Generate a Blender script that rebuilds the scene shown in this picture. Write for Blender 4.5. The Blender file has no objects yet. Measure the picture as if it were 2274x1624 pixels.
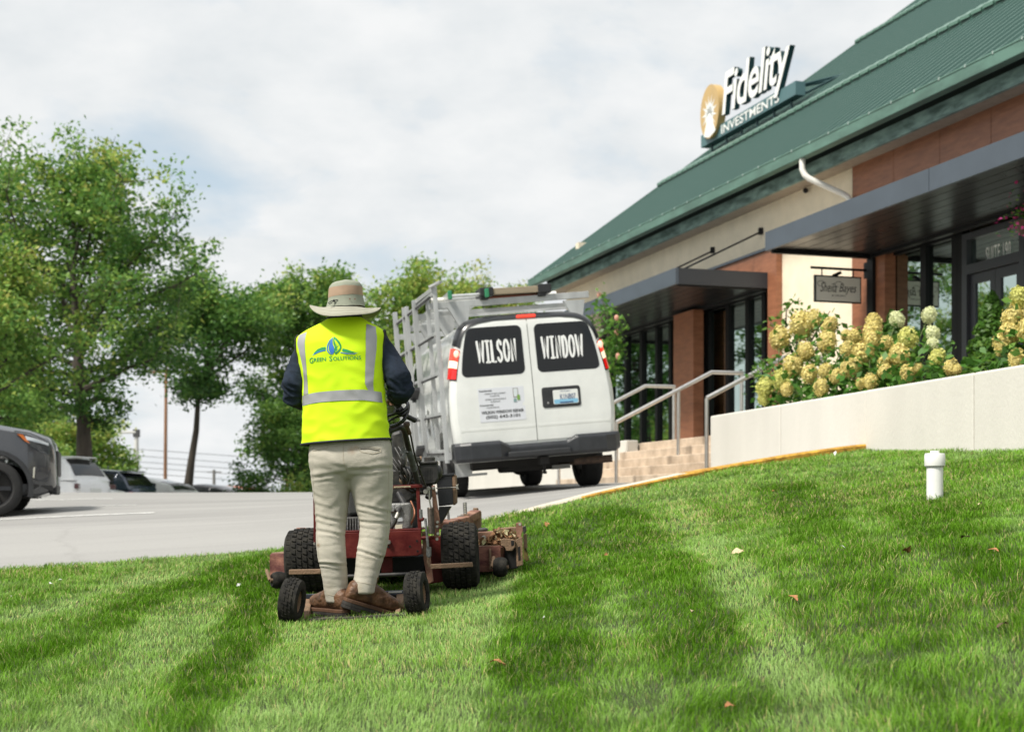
import bpy, bmesh, math, random
import numpy as np
from mathutils import Vector, Matrix, noise as mnoise
R = math.radians
random.seed(7)
rng = np.random.default_rng(7)
S = bpy.context.scene
C = S.collection
# ------------------------------------------------------------------ camera
cd = bpy.data.cameras.new('camera')
cam = bpy.data.objects.new('camera', cd); C.objects.link(cam)
cam.location = (0, 0, 0); cam.rotation_euler = (R(90), 0, 0)
cd.sensor_fit = 'HORIZONTAL'; cd.sensor_width = 36; cd.lens = 50
cd.shift_y = 0.1355
cd.clip_start = 0.05; cd.clip_end = 3000
cd.dof.use_dof = True; cd.dof.focus_distance = 7.3; cd.dof.aperture_fstop = 3.5
S.camera = cam
F = 3157.0                       # focal length in layout pixels (picture 2273 wide, horizon at y 1120)
def px(x, y, Y):                 # a point of the place from its direction and its depth
    return Vector(((x-1136.5)/F*Y, Y, (1120-y)/F*Y))
# ------------------------------------------------------------------ sky and sun
W = bpy.data.worlds.new('World'); S.world = W; W.use_nodes = True
SUN = Vector((-0.44, -0.38, 0.82)).normalized()
def build_world():
    nt = W.node_tree; nt.nodes.clear(); N = nt.nodes.new; L = nt.links.new
    out = N('ShaderNodeOutputWorld'); bg = N('ShaderNodeBackground'); bg.inputs['Strength'].default_value = 0.10
    sky = N('ShaderNodeTexSky'); sky.sky_type = 'NISHITA'; sky.sun_disc = False
    sky.sun_elevation = math.asin(SUN.z); sky.sun_rotation = math.atan2(SUN.x, SUN.y)
    tc = N('ShaderNodeTexCoord'); sep = N('ShaderNodeSeparateXYZ'); L(tc.outputs['Generated'], sep.inputs[0])
    zz = N('ShaderNodeMath'); zz.operation = 'MAXIMUM'; L(sep.outputs['Z'], zz.inputs[0]); zz.inputs[1].default_value = 0.0
    za = N('ShaderNodeMath'); za.operation = 'ADD'; L(zz.outputs[0], za.inputs[0]); za.inputs[1].default_value = 0.42
    dv = N('ShaderNodeVectorMath'); dv.operation = 'DIVIDE'; L(tc.outputs['Generated'], dv.inputs[0])
    cb = N('ShaderNodeCombineXYZ')
    for k in range(3): L(za.outputs[0], cb.inputs[k])
    L(cb.outputs[0], dv.inputs[1])
    mp = N('ShaderNodeMapping'); L(dv.outputs[0], mp.inputs[0]); mp.inputs['Location'].default_value = (3.1, 1.7, 0); mp.inputs['Scale'].default_value = (1.9, 2.2, 0.0)
    n1 = N('ShaderNodeTexNoise'); L(mp.outputs[0], n1.inputs['Vector']); n1.inputs['Scale'].default_value = 1.7; n1.inputs['Detail'].default_value = 9; n1.inputs['Roughness'].default_value = 0.56; n1.inputs['Distortion'].default_value = 0.3
    n2 = N('ShaderNodeTexNoise'); L(mp.outputs[0], n2.inputs['Vector']); n2.inputs['Scale'].default_value = 3.4; n2.inputs['Detail'].default_value = 8; n2.inputs['Roughness'].default_value = 0.55
    r1 = N('ShaderNodeValToRGB'); L(n1.outputs['Fac'], r1.inputs[0])
    r1.color_ramp.elements[0].position = 0.30; r1.color_ramp.elements[0].color = (0.30, 0.30, 0.30, 1)
    r1.color_ramp.elements[1].position = 0.47; r1.color_ramp.elements[1].color = (1, 1, 1, 1)
    r2 = N('ShaderNodeValToRGB'); L(n2.outputs['Fac'], r2.inputs[0])
    r2.color_ramp.elements[0].position = 0.32; r2.color_ramp.elements[0].color = (4.95, 5.22, 5.38, 1)
    r2.color_ramp.elements[1].position = 0.66; r2.color_ramp.elements[1].color = (6.05, 6.13, 6.15, 1)
    mx = N('ShaderNodeMixRGB'); L(r1.outputs[0], mx.inputs[0])
    sk = N('ShaderNodeMixRGB'); sk.blend_type = 'MIX'; sk.inputs[0].default_value = 0.75; L(sky.outputs[0], sk.inputs[1]); sk.inputs[2].default_value = (3.5, 4.5, 5.2, 1)
    L(sk.outputs[0], mx.inputs[1]); L(r2.outputs[0], mx.inputs[2])
    L(mx.outputs[0], bg.inputs['Color']); L(bg.outputs[0], out.inputs[0])
build_world()
sl = bpy.data.lights.new('sun', 'SUN'); so = bpy.data.objects.new('sun', sl); C.objects.link(so)
sl.energy = 3.7; sl.angle = R(10); sl.color = (1.0, 0.95, 0.86)
so.rotation_euler = SUN.to_track_quat('Z', 'Y').to_euler()
S.view_settings.view_transform = 'Standard'; S.view_settings.look = 'None'
S.view_settings.exposure = 0.60; S.view_settings.gamma = 1.0; S.view_settings.use_curve_mapping = False
S.render.engine = 'CYCLES'
S.cycles.use_denoising = True
S.cycles.max_bounces = 8; S.cycles.transparent_max_bounces = 12
S.cycles.use_adaptive_sampling = True; S.cycles.adaptive_threshold = 0.008
S.cycles.sample_clamp_indirect = 6.0
# ------------------------------------------------------------------ materials
MATS = {}
def M(name, col, rough=0.6, metal=0.0, var=0.0, vs=8.0, col2=None, bump=0.0, bs=60.0, spec=0.5, coat=0.0, emit=None, es=0.0, det=5.0, lo=0.35, hi=0.65, stretch=None, alpha=None):
    if name in MATS: return MATS[name]
    m = bpy.data.materials.new(name); m.use_nodes = True; MATS[name] = m
    nt = m.node_tree; b = nt.nodes['Principled BSDF']; N = nt.nodes.new; L = nt.links.new
    b.inputs['Roughness'].default_value = rough; b.inputs['Metallic'].default_value = metal
    b.inputs['Specular IOR Level'].default_value = spec; b.inputs['Coat Weight'].default_value = coat
    b.inputs['Base Color'].default_value = (*col, 1)
    m.diffuse_color = (*col, 1)
    if var > 0 or col2 or bump > 0:
        tc = N('ShaderNodeTexCoord'); mp = N('ShaderNodeMapping'); L(tc.outputs['Object'], mp.inputs[0])
        if stretch: mp.inputs['Scale'].default_value = stretch
    if var > 0 or col2:
        n = N('ShaderNodeTexNoise'); n.inputs['Scale'].default_value = vs; n.inputs['Detail'].default_value = det; n.inputs['Roughness'].default_value = 0.6
        L(mp.outputs[0], n.inputs['Vector'])
        r = N('ShaderNodeValToRGB'); L(n.outputs['Fac'], r.inputs[0])
        a = [c*(1-var) for c in col]; z = [min(1, c*(1+var)) for c in (col2 or col)]
        r.color_ramp.elements[0].position = lo; r.color_ramp.elements[0].color = (*a, 1)
        r.color_ramp.elements[1].position = hi; r.color_ramp.elements[1].color = (*z, 1)
        L(r.outputs[0], b.inputs['Base Color'])
        rr = N('ShaderNodeMapRange'); L(n.outputs['Fac'], rr.inputs[0]); rr.inputs['To Min'].default_value = max(0, rough-0.08); rr.inputs['To Max'].default_value = min(1, rough+0.08)
        L(rr.outputs[0], b.inputs['Roughness'])
    if bump > 0:
        n3 = N('ShaderNodeTexNoise'); n3.inputs['Scale'].default_value = bs; n3.inputs['Detail'].default_value = 4; L(mp.outputs[0], n3.inputs['Vector'])
        bp = N('ShaderNodeBump'); bp.inputs['Strength'].default_value = bump; bp.inputs['Distance'].default_value = 0.02
        L(n3.outputs['Fac'], bp.inputs['Height']); L(bp.outputs[0], b.inputs['Normal'])
    if emit:
        b.inputs['Emission Color'].default_value = (*emit, 1); b.inputs['Emission Strength'].default_value = es
    return m
# ------------------------------------------------------------------ mesh builder
class MB:
    def __init__(s): s.v = []; s.f = []; s.m = []
    def add(s, vs, fs, mi=0):
        o = len(s.v); s.v += [tuple(v) for v in vs]
        for f in fs: s.f.append(tuple(i+o for i in f)); s.m.append(mi)
        return s
    def box(s, c, sz, rot=None, mi=0, taper=None):
        x, y, z = [k/2 for k in sz]
        tx, ty = taper or (1, 1)
        p = [Vector(q) for q in ((-x,-y,-z),(x,-y,-z),(x,y,-z),(-x,y,-z),(-x*tx,-y*ty,z),(x*tx,-y*ty,z),(x*tx,y*ty,z),(-x*tx,y*ty,z))]
        if rot is not None:
            m = rot if isinstance(rot, Matrix) else Matrix.Rotation(rot, 3, 'Z'); p = [m @ q for q in p]
        c = Vector(c)
        return s.add([q+c for q in p], [(0,3,2,1),(4,5,6,7),(0,1,5,4),(1,2,6,5),(2,3,7,6),(3,0,4,7)], mi)
    def quadbox(s, a, b, w, h, mi=0, up=Vector((0,0,1))):     # a beam from a to b, width w, height h
        a = Vector(a); b = Vector(b); d = (b-a).normalized(); u = Vector(up); sd = d.cross(u).normalized(); u = sd.cross(d).normalized()
        p = []
        for e in (a, b):
            for (i, j) in ((-1,-1),(1,-1),(1,1),(-1,1)): p.append(e+sd*(i*w/2)+u*(j*h/2))
        return s.add(p, [(3,2,1,0),(4,5,6,7),(0,1,5,4),(1,2,6,5),(2,3,7,6),(3,0,4,7)], mi)
    def tube(s, pts, r, n=10, mi=0, caps=True, flat=1.0):
        pts = [Vector(p) for p in pts]; k = len(pts); rs = r if isinstance(r, (list, tuple)) else [r]*k
        t0 = (pts[1]-pts[0]).normalized(); u = t0.orthogonal().normalized(); vs = []; fs = []
        for i in range(k):
            t = (pts[min(i+1, k-1)]-pts[max(i-1, 0)]).normalized()
            u = (u-t*u.dot(t)); u = u.normalized() if u.length > 1e-6 else t.orthogonal().normalized()
            w = t.cross(u)
            for j in range(n):
                a = 2*math.pi*j/n; vs.append(pts[i]+u*(math.cos(a)*rs[i])+w*(math.sin(a)*rs[i]*flat))
        for i in range(k-1):
            for j in range(n): fs.append((i*n+j, i*n+(j+1) % n, (i+1)*n+(j+1) % n, (i+1)*n+j))
        if caps: fs.append(tuple(range(n-1, -1, -1))); fs.append(tuple(range((k-1)*n, k*n)))
        return s.add(vs, fs, mi)
    def lathe(s, prof, c, axis='z', n=24, mi=0, M3=None, close=False):
        vs = []; fs = []; k = len(prof); c = Vector(c)
        for (r, h) in prof:
            for j in range(n):
                a = 2*math.pi*j/n; x, y = math.cos(a)*r, math.sin(a)*r
                p = Vector((x, y, h)) if axis == 'z' else (Vector((h, x, y)) if axis == 'x' else Vector((y, h, x)))
                if M3 is not None: p = M3 @ p
                vs.append(p+c)
        for i in range(k-1 if not close else k):
            i2 = (i+1) % k
            for j in range(n): fs.append((i*n+j, i*n+(j+1) % n, i2*n+(j+1) % n, i2*n+j))
        if not close:
            if prof[0][0] > 1e-5: fs.append(tuple(range(n-1, -1, -1)))
            if prof[-1][0] > 1e-5: fs.append(tuple(range((k-1)*n, k*n)))
        return s.add(vs, fs, mi)
    def loft(s, rings, mi=0, caps=True, closed=True):
        n = len(rings[0]); vs = [p for r in rings for p in r]; fs = []
        for i in range(len(rings)-1):
            for j in range(n if closed else n-1):
                fs.append((i*n+j, i*n+(j+1) % n, (i+1)*n+(j+1) % n, (i+1)*n+j))
        if caps and closed: fs.append(tuple(range(n-1, -1, -1))); fs.append(tuple(range((len(rings)-1)*n, len(rings)*n)))
        return s.add(vs, fs, mi)
    def prism(s, poly, fn, d0, d1, mi=0):          # 2-D outline poly; fn(u, v, d) -> point; thickness d0..d1
        n = len(poly)
        vs = [fn(u, v, d0) for u, v in poly]+[fn(u, v, d1) for u, v in poly]
        return s.add(vs, [tuple(range(n)), tuple(range(2*n-1, n-1, -1))]+[(j, n+j, n+(j+1) % n, (j+1) % n)[::-1] for j in range(n)], mi)
    def sphere(s, c, r, nu=12, nv=8, mi=0):
        rx, ry, rz = r if isinstance(r, (tuple, list)) else (r, r, r); c = Vector(c)
        vs = [c+Vector((0, 0, -rz))]; fs = []
        for i in range(1, nv):
            a = -math.pi/2+math.pi*i/nv
            for j in range(nu): b = 2*math.pi*j/nu; vs.append(c+Vector((math.cos(a)*math.cos(b)*rx, math.cos(a)*math.sin(b)*ry, math.sin(a)*rz)))
        vs.append(c+Vector((0, 0, rz)))
        for j in range(nu): fs.append((0, 1+(j+1) % nu, 1+j))
        for i in range(nv-2):
            for j in range(nu): fs.append((1+i*nu+j, 1+i*nu+(j+1) % nu, 1+(i+1)*nu+(j+1) % nu, 1+(i+1)*nu+j))
        e = len(vs)-1
        for j in range(nu): fs.append((1+(nv-2)*nu+j, 1+(nv-2)*nu+(j+1) % nu, e))
        return s.add(vs, fs, mi)
    def mesh(s, name, mats, smooth=False):
        me = bpy.data.meshes.new(name); me.from_pydata([tuple(v) for v in s.v], [], s.f)
        for m in (mats if isinstance(mats, (list, tuple)) else [mats]): me.materials.append(m)
        if any(s.m): me.polygons.foreach_set('material_index', s.m)
        if smooth: me.polygons.foreach_set('use_smooth', [True]*len(me.polygons))
        bm = bmesh.new(); bm.from_mesh(me); bmesh.ops.recalc_face_normals(bm, faces=bm.faces); bm.to_mesh(me); bm.free()
        me.update(); return me
    def build(s, name, mats, parent=None, smooth=False, bevel=0, seg=2):
        return link(name, s.mesh(name, mats, smooth), parent, bevel, seg, smooth)
def link(name, me, parent=None, bevel=0, seg=2, smooth=False):
    o = bpy.data.objects.new(name, me); C.objects.link(o)
    if parent is not None: o.parent = parent
    if bevel:
        b = o.modifiers.new('bevel', 'BEVEL'); b.width = bevel; b.segments = seg; b.limit_method = 'ANGLE'; b.angle_limit = R(40)
    if smooth:
        try: me.set_sharp_from_angle(angle=R(38))
        except Exception: pass
    return o
def tag(o, label=None, cat=None, group=None, kind=None):
    if label: o['label'] = label
    if cat: o['category'] = cat
    if group: o['group'] = group
    if kind: o['kind'] = kind
    return o
def thing(name, label, cat, loc=(0,0,0), rot=(0,0,0), group=None):
    o = bpy.data.objects.new(name, None); C.objects.link(o); o.empty_display_size = 0.2
    o.location = loc; o.rotation_euler = rot
    return tag(o, label, cat, group)
def copy_tree(o, parent=None):
    c = o.copy(); C.objects.link(c); c.parent = parent
    for ch in o.children: copy_tree(ch, c)
    return c
def remesh(parts, voxel, smooth=3, name='tmp'):   # closed overlapping shells -> one continuous mesh (verts, faces)
    me = parts.mesh(name, []) if isinstance(parts, MB) else parts
    o = bpy.data.objects.new(name, me); C.objects.link(o)
    r = o.modifiers.new('r', 'REMESH'); r.mode = 'VOXEL'; r.voxel_size = voxel
    if smooth:
        q = o.modifiers.new('s', 'SMOOTH'); q.factor = 0.5; q.iterations = smooth
    dg = bpy.context.evaluated_depsgraph_get(); ev = o.evaluated_get(dg); out = bpy.data.meshes.new_from_object(ev)
    bpy.data.objects.remove(o); bpy.data.meshes.remove(me)
    return out
def finish(me, name, mat, parent, smooth=True):
    me.name = name; me.materials.clear()
    for m in (mat if isinstance(mat, (list, tuple)) else [mat]): me.materials.append(m)
    if smooth: me.polygons.foreach_set('use_smooth', [True]*len(me.polygons))
    return link(name, me, parent)
def coords(me):
    a = np.empty(len(me.vertices)*3, np.float32); me.vertices.foreach_get('co', a); return a.reshape(-1, 3)
def set_coords(me, a): me.vertices.foreach_set('co', np.asarray(a, np.float32).ravel()); me.update()
def normals(me):
    a = np.empty(len(me.vertices)*3, np.float32); me.vertices.foreach_get('normal', a); return a.reshape(-1, 3)
_TC = {}
def text_geo(s, size=1.0, shear=0.0, offset=0.0, spacing=1.0, align='CENTER', ext=0.0, res=4):
    key = (s, size, shear, offset, spacing, align, ext, res)
    if key in _TC: return _TC[key]
    cu = bpy.data.curves.new('t', 'FONT'); cu.body = s; cu.size = size; cu.shear = shear; cu.offset = offset
    cu.space_character = spacing; cu.align_x = align; cu.extrude = ext; cu.resolution_u = res
    o = bpy.data.objects.new('t', cu); C.objects.link(o)
    dg = bpy.context.evaluated_depsgraph_get(); me = bpy.data.meshes.new_from_object(o.evaluated_get(dg))
    vs = [v.co.copy() for v in me.vertices]; fs = [tuple(p.vertices) for p in me.polygons]
    bpy.data.objects.remove(o); bpy.data.curves.remove(cu); bpy.data.meshes.remove(me)
    _TC[key] = (vs, fs); return vs, fs
def put_text(mb, s, fn, mi=0, width=None, height=None, **kw):   # fn(u, v, w) -> point; fitted to width x height, centred
    vs, fs = text_geo(s, **kw)
    xs = [v.x for v in vs]; ys = [v.y for v in vs]
    x0, x1, y0, y1 = min(xs), max(xs), min(ys), max(ys)
    sx = width/(x1-x0) if width else 1; sy = height/(y1-y0) if height else sx
    if height and not width: sx = sy
    mb.add([fn((v.x-(x0+x1)/2)*sx, (v.y-(y0+y1)/2)*sy, v.z) for v in vs], fs, mi)
def ribbon(pts, w):                       # flat stroke outline as 2-D quads
    P = [Vector((p[0], p[1], 0)) for p in pts]; q = []; n = len(P)
    for i in range(n):
        t = (P[min(i+1, n-1)]-P[max(i-1, 0)]).normalized(); nn = Vector((-t.y, t.x, 0))*(w/2)
        if 0 < i < n-1:
            a = (P[i]-P[i-1]).normalized(); b = (P[i+1]-P[i]).normalized(); k = max(0.72, math.sqrt(max(0.01, (1+a.dot(b))/2))); nn = nn/k
        q.append((P[i]+nn, P[i]-nn))
    vs = [p for pr in q for p in pr]
    return vs, [(2*i, 2*i+1, 2*i+3, 2*i+2) for i in range(n-1)]
def fbm(p, o=4):
    return mnoise.fractal(Vector(p), 1.0, 2.0, o)
def smooth01(t): t = np.clip(t, 0, 1); return t*t*(3-2*t)
# ================================================================== the ground
class TPS:
    def __init__(s, P, lam=1e-3):
        P = np.array(P, float); s.xy = P[:, :2]; n = len(P)
        K = s.k(s.xy, s.xy)+lam*np.eye(n); A = np.zeros((n+3, n+3)); A[:n, :n] = K
        A[:n, n] = 1; A[:n, n+1:] = s.xy; A[n, :n] = 1; A[n+1:, :n] = s.xy.T
        s.w = np.linalg.solve(A, np.r_[P[:, 2], 0, 0, 0])
    @staticmethod
    def k(a, b):
        d2 = ((a[:, None]-b[None])**2).sum(-1); return 0.5*d2*np.log(d2+1e-9)
    def __call__(s, X, Y):
        q = np.c_[np.ravel(X), np.ravel(Y)].astype(float); out = np.empty(len(q)); n = len(s.xy)
        for i in range(0, len(q), 60000):
            c = q[i:i+60000]; out[i:i+60000] = s.k(c, s.xy) @ s.w[:n]+s.w[n]+c @ s.w[n+1:]
        return out.reshape(np.shape(X))
KP = [(0,1265,11.3),(300,1243,11.65),(620,1217,12.0),(850,1188,12.3),(1080,1152,12.6),(1240,1121,13.0),(1390,1090,13.4),(1570,1052,14.1),(1750,1022,14.6),(1920,1001,15.05)]
KERB = [Vector((-40,0.6,-1.5)), Vector((-14,8.3,-1.05)), Vector((-8,10.15,-0.76))]+[px(*k) for k in KP]
KX = np.array([k.x for k in KERB]); KY = np.array([k.y for k in KERB]); KZ = np.array([k.z for k in KERB])
RW = 8.05                                        # distance of the retaining wall's face
UD = Vector((-0.2970, 0.9549, 0)); RD = Vector((0.9549, 0.2970, 0))     # along the building, and towards it
def BP(r, s, z=0.0): return RD*r+UD*s+Vector((0, 0, z))
def on_r(x, y, r):                               # direction (x, y) met at distance r from the camera line: (s, z)
    k = (x-1136.5)/F; Y = r/(0.9549*k+0.2970); X = k*Y
    return -0.2970*X+0.9549*Y, (1120-y)/F*Y
def yb(X):
    X = np.asarray(X, float); a = np.interp(X, KX, KY); b = (RW-0.9549*X)/0.2970
    return np.where(X > KX[-1], np.minimum(b, KY[-1]), a)
lawn_pts = [tuple(k) for k in KERB[1:]]+[(-1.15,7.4,-.624),(-.5,7.4,-.586),(-.3,8.8,-.538),(-1.29,8.8,-.563),
    tuple(px(2075,1106,10)), tuple(px(2273,1004,12.5)), (1.4,4,-.58),(-1.4,4,-.76),(0,4,-.72),(0,0,-.92),(-4,0,-1.1),(4,0,-.55),(-4,6,-.83),(5.6,8,.32),(-14,0,-1.4),(3.0,6,-.18),(1.2,8,-.30),(7.5,2,.3)]
lawn_z = TPS(lawn_pts, 0.006)
VY = px(1193, 973, 16.55); VROT = Matrix.Rotation(R(11), 3, 'Z') @ Matrix.Rotation(R(-5.0), 3, 'Y') @ Matrix.Rotation(R(.8), 3, 'X')
VORG = VY-VROT @ Vector((0,0,.62))
lot_pts = [(k.x-.1, k.y+.25, k.z-.13) for k in KERB[1:-1]]+[*[tuple(VORG+VROT @ Vector((x, y, .002))) for x in (-.84,.84) for y in (1.08,4.55)], tuple(px(0,1145,18.5)), tuple(px(135,1138,18.5)),
    (2.56,19,.28),(.8,24.5,.31),(3.6,15.6,.43)]+[((x-1136)/F*29, 29, 25/F*29-.005) for x in (-700,-300,100,400,700,1000,1200)]+[(x,38,-.46) for x in (-20,-12,-6,0,6)]+[(x,44,-.52) for x in (-24,-12,-4,4)]+[(x,50,-.62) for x in (-24,-12,-4,4)]+[(x,60,-.68) for x in (-30,-14,0)]+[(x,80,-.9) for x in (-40,-14,8)]+[(-14,8.7,-1.2),(-14,17,-.42),(-26,17,-.6),(-8,22,.02),(-4,24,.15),(6,29,.3),(-35,30,-.1)]
lot_z = TPS(lot_pts, 0.003)
def hit(zf, x, y, Y0, Y1, n=600):                # where a direction first meets a surface
    Ys = np.linspace(Y0, Y1, n); X = (x-1136.5)/F*Ys; d = (1120-y)/F*Ys-zf(X, Ys)
    i = np.argmax(d <= 0) if (d <= 0).any() else n-1
    return Vector((X[i], Ys[i], float(zf(X[i:i+1], Ys[i:i+1])[0])))
def sheet(name, xs, vs, sgn, zf, mat, dz=0.0):
    X, V = np.meshgrid(xs, vs, indexing='ij'); Y = yb(X) if sgn < 0 else np.where(X > KX[-1], KY[-1], yb(np.minimum(X, KX[-1])))
    Y = Y+sgn*V; Z = zf(X, Y)+dz; n, m = X.shape
    Z[:, 0] -= 0.05
    me = bpy.data.meshes.new(name); vv = np.stack([X, Y, Z], -1).reshape(-1, 3)
    f = [(i*m+j, (i+1)*m+j, (i+1)*m+j+1, i*m+j+1) for i in range(n-1) for j in range(m-1)]
    if sgn < 0: f = [q[::-1] for q in f]
    me.from_pydata(vv.tolist(), [], f); me.materials.append(mat); me.polygons.foreach_set('use_smooth', [True]*len(f))
    return tag(link(name, me), kind='structure')
def asphalt_mat():
    m = M('asphalt', (.3,.3,.3), 0.9); nt = m.node_tree; b = nt.nodes['Principled BSDF']; N = nt.nodes.new; L = nt.links.new
    tc = N('ShaderNodeTexCoord'); mp = N('ShaderNodeMapping'); mp.inputs['Rotation'].default_value = (0,0,R(-8)); mp.inputs['Scale'].default_value = (0.16, 1.3, 1); L(tc.outputs['Object'], mp.inputs[0])
    n1 = N('ShaderNodeTexNoise'); n1.inputs['Scale'].default_value = 0.55; n1.inputs['Detail'].default_value = 7; n1.inputs['Roughness'].default_value = .62; n1.inputs['Distortion'].default_value = .6; L(mp.outputs[0], n1.inputs['Vector'])
    n2 = N('ShaderNodeTexNoise'); n2.inputs['Scale'].default_value = 90; n2.inputs['Detail'].default_value = 2; L(tc.outputs['Object'], n2.inputs['Vector'])
    r = N('ShaderNodeValToRGB'); L(n1.outputs['Fac'], r.inputs[0])
    r.color_ramp.elements[0].position = .33; r.color_ramp.elements[0].color = (.25,.246,.238,1); r.color_ramp.elements[1].position = .6; r.color_ramp.elements[1].color = (.325,.32,.308,1)
    mx = N('ShaderNodeMixRGB'); mx.blend_type = 'MULTIPLY'; mx.inputs[0].default_value = 1; L(r.outputs[0], mx.inputs[1])
    r2 = N('ShaderNodeValToRGB'); L(n2.outputs['Fac'], r2.inputs[0]); r2.color_ramp.elements[0].position = .3; r2.color_ramp.elements[0].color = (.82,.82,.82,1); r2.color_ramp.elements[1].position = .7
    L(r2.outputs[0], mx.inputs[2])
    v = N('ShaderNodeTexVoronoi'); v.feature = 'DISTANCE_TO_EDGE'; v.inputs['Scale'].default_value = .23; wv = N('ShaderNodeTexNoise'); wv.inputs['Scale'].default_value = 1.3; wv.inputs['Detail'].default_value = 6; L(tc.outputs['Object'], wv.inputs['Vector'])
    av = N('ShaderNodeMixRGB'); av.inputs[0].default_value = .35; L(tc.outputs['Object'], av.inputs[1]); L(wv.outputs['Color'], av.inputs[2]); L(av.outputs[0], v.inputs['Vector'])
    r3 = N('ShaderNodeValToRGB'); L(v.outputs['Distance'], r3.inputs[0]); r3.color_ramp.elements[0].color = (.62,.61,.6,1); r3.color_ramp.elements[1].position = .006; r3.color_ramp.elements[1].color = (1,1,1,1)
    m2 = N('ShaderNodeMixRGB'); m2.blend_type = 'MULTIPLY'; m2.inputs[0].default_value = .22; L(mx.outputs[0], m2.inputs[1]); L(r3.outputs[0], m2.inputs[2])
    L(m2.outputs[0], b.inputs['Base Color'])
    bp = N('ShaderNodeBump'); bp.inputs['Strength'].default_value = .25; bp.inputs['Distance'].default_value = .01; L(n2.outputs['Fac'], bp.inputs['Height']); L(bp.outputs[0], b.inputs['Normal'])
    return m
soil = M('soil', (.035,.05,.012), .95, var=.3, vs=9, bump=.6, bs=120)
xs_f = np.r_[np.arange(-40,-7,1.0), np.arange(-7,8.3,.1), np.arange(8.4,14,1.0)]
lawn = sheet('lawn', xs_f, np.r_[0,.02,.1,np.arange(.25,24,.25)], -1, lawn_z, soil)
xs_l = np.r_[np.arange(-70,-7,1.0), np.arange(-7,4,.25), np.arange(4,26,1.0)]
vs_l = np.r_[0,.02,.1,np.arange(.3,32,.4),np.arange(32.5,85,1.5)]
lot = sheet('parking_lot', xs_l, vs_l, 1, lot_z, asphalt_mat())
g = MB(); g.add([(-1500,-60,-2.4),(1500,-60,-2.4),(1500,2400,-9),(-1500,2400,-9)], [(0,1,2,3)])
tag(g.build('ground', M('far_ground', (.07,.10,.035), .95, var=.3, vs=.05)), kind='structure')
# painted parking lines on the lot
def lot_strip(p0, p1, w, name='painted_line'):
    p0, p1 = Vector(p0), Vector(p1); d = (p1-p0); d.z = 0; n = max(2, int(d.length/.4)); sd = Vector((-d.y, d.x, 0)).normalized()*w/2
    vs = []; fs = []
    for i in range(n+1):
        p = p0+(p1-p0)*(i/n)
        for q in (p+sd, p-sd): vs.append((q.x, q.y, float(lot_z(np.array([q.x]), np.array([q.y]))[0])+.006))
    for i in range(n): fs.append((2*i, 2*i+1, 2*i+3, 2*i+2))
    mb = MB(); mb.add(vs, fs); return mb.build(name, M('line_paint', (.72,.72,.70), .7, var=.15, vs=6, bump=.2), lot)
for (a, b, ext) in (((0,1153.5),(342,1138.5),1), ((27,1128.5),(302,1120.6),1), ((60,1110),(250,1107),1)):
    p0 = hit(lot_z, *a, 12.4, 30); p1 = hit(lot_z, *b, 12.4, 30); p0 = p0+(p0-p1)*1.0; lot_strip(p0, p1, .10)
# ------------------------------------------------------------------ kerb
kerb = bpy.data.objects.new('kerb', None); C.objects.link(kerb); tag(kerb, kind='structure')
concrete = M('kerb_concrete', (.56,.50,.40), .85, var=.18, vs=7, bump=.4, bs=80)
yellow = M('kerb_yellow', (.38,.19,.015), .75, var=.35, vs=9, bump=.3, bs=60, col2=(.52,.29,.04))
def kerb_path():
    P = KERB[1:]; out = [P[0]]
    for i in range(len(P)-1):
        p0, p1, p2, p3 = P[max(i-1,0)], P[i], P[i+1], P[min(i+2,len(P)-1)]
        n = max(2, int((p2-p1).length/.25))
        for k in range(1, n+1):
            t = k/n; out.append(.5*((2*p1)+(p2-p0)*t+(2*p0-5*p1+4*p2-p3)*t*t+(3*p1-p0-3*p2+p3)*t**3))
    return out
KPATH = kerb_path()
def kerb_stones():
    acc = 0; seg = [KPATH[0]]; segs = []
    for a, b in zip(KPATH, KPATH[1:]):
        acc += (b-a).length; seg.append(b)
        if acc > 1.3: segs.append(seg); seg = [b]; acc = 0
    if len(seg) > 1: segs.append(seg)
    for s in segs:
        rings = []; t0 = (s[0]-s[-1]).normalized()*.006
        xe = 1136.5+F*s[-1].x/s[-1].y; yel = 1430 < xe < 1580 or xe > 1640; allyel = xe > 1680
        for i, p in enumerate(s):
            d = (s[min(i+1,len(s)-1)]-s[max(i-1,0)]); d.z = 0; d.normalize(); nn = Vector((-d.y, d.x, 0))
            xp = 1136.5+F*p.x/p.y; up = -.03+.080*float(np.clip((xp-1000)/330, 0, 1))+.025*float(np.clip((xp-1640)/250, 0, 1))
            q = p+(-t0 if i == len(s)-1 else (t0 if i == 0 else Vector()))*0.5
            prof = [(-.02,-.25),(-.02,up-.015),(-.005,up),(.13,up),(.15,up-.02),(.155,-.35)]
            rings.append([q+nn*u+Vector((0,0,h)) for u, h in prof])
        mb = MB(); n = 6
        vs = [p for r in rings for p in r]
        fs = []; mi = []
        for i in range(len(rings)-1):
            for j in range(n):
                fs.append((i*n+j, i*n+(j+1)%n, (i+1)*n+(j+1)%n, (i+1)*n+j)); mi.append(1 if (allyel or (yel and j in (0,1))) else 0)
        fs += [tuple(range(n-1,-1,-1)), tuple(range((len(rings)-1)*n, len(rings)*n))]; mi += [1 if allyel else 0]*2
        o = len(mb.v); mb.v += [tuple(v) for v in vs]; mb.f += fs; mb.m += mi
        mb.build('kerb_stone', [concrete, yellow], kerb)
kerb_stones()
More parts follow.
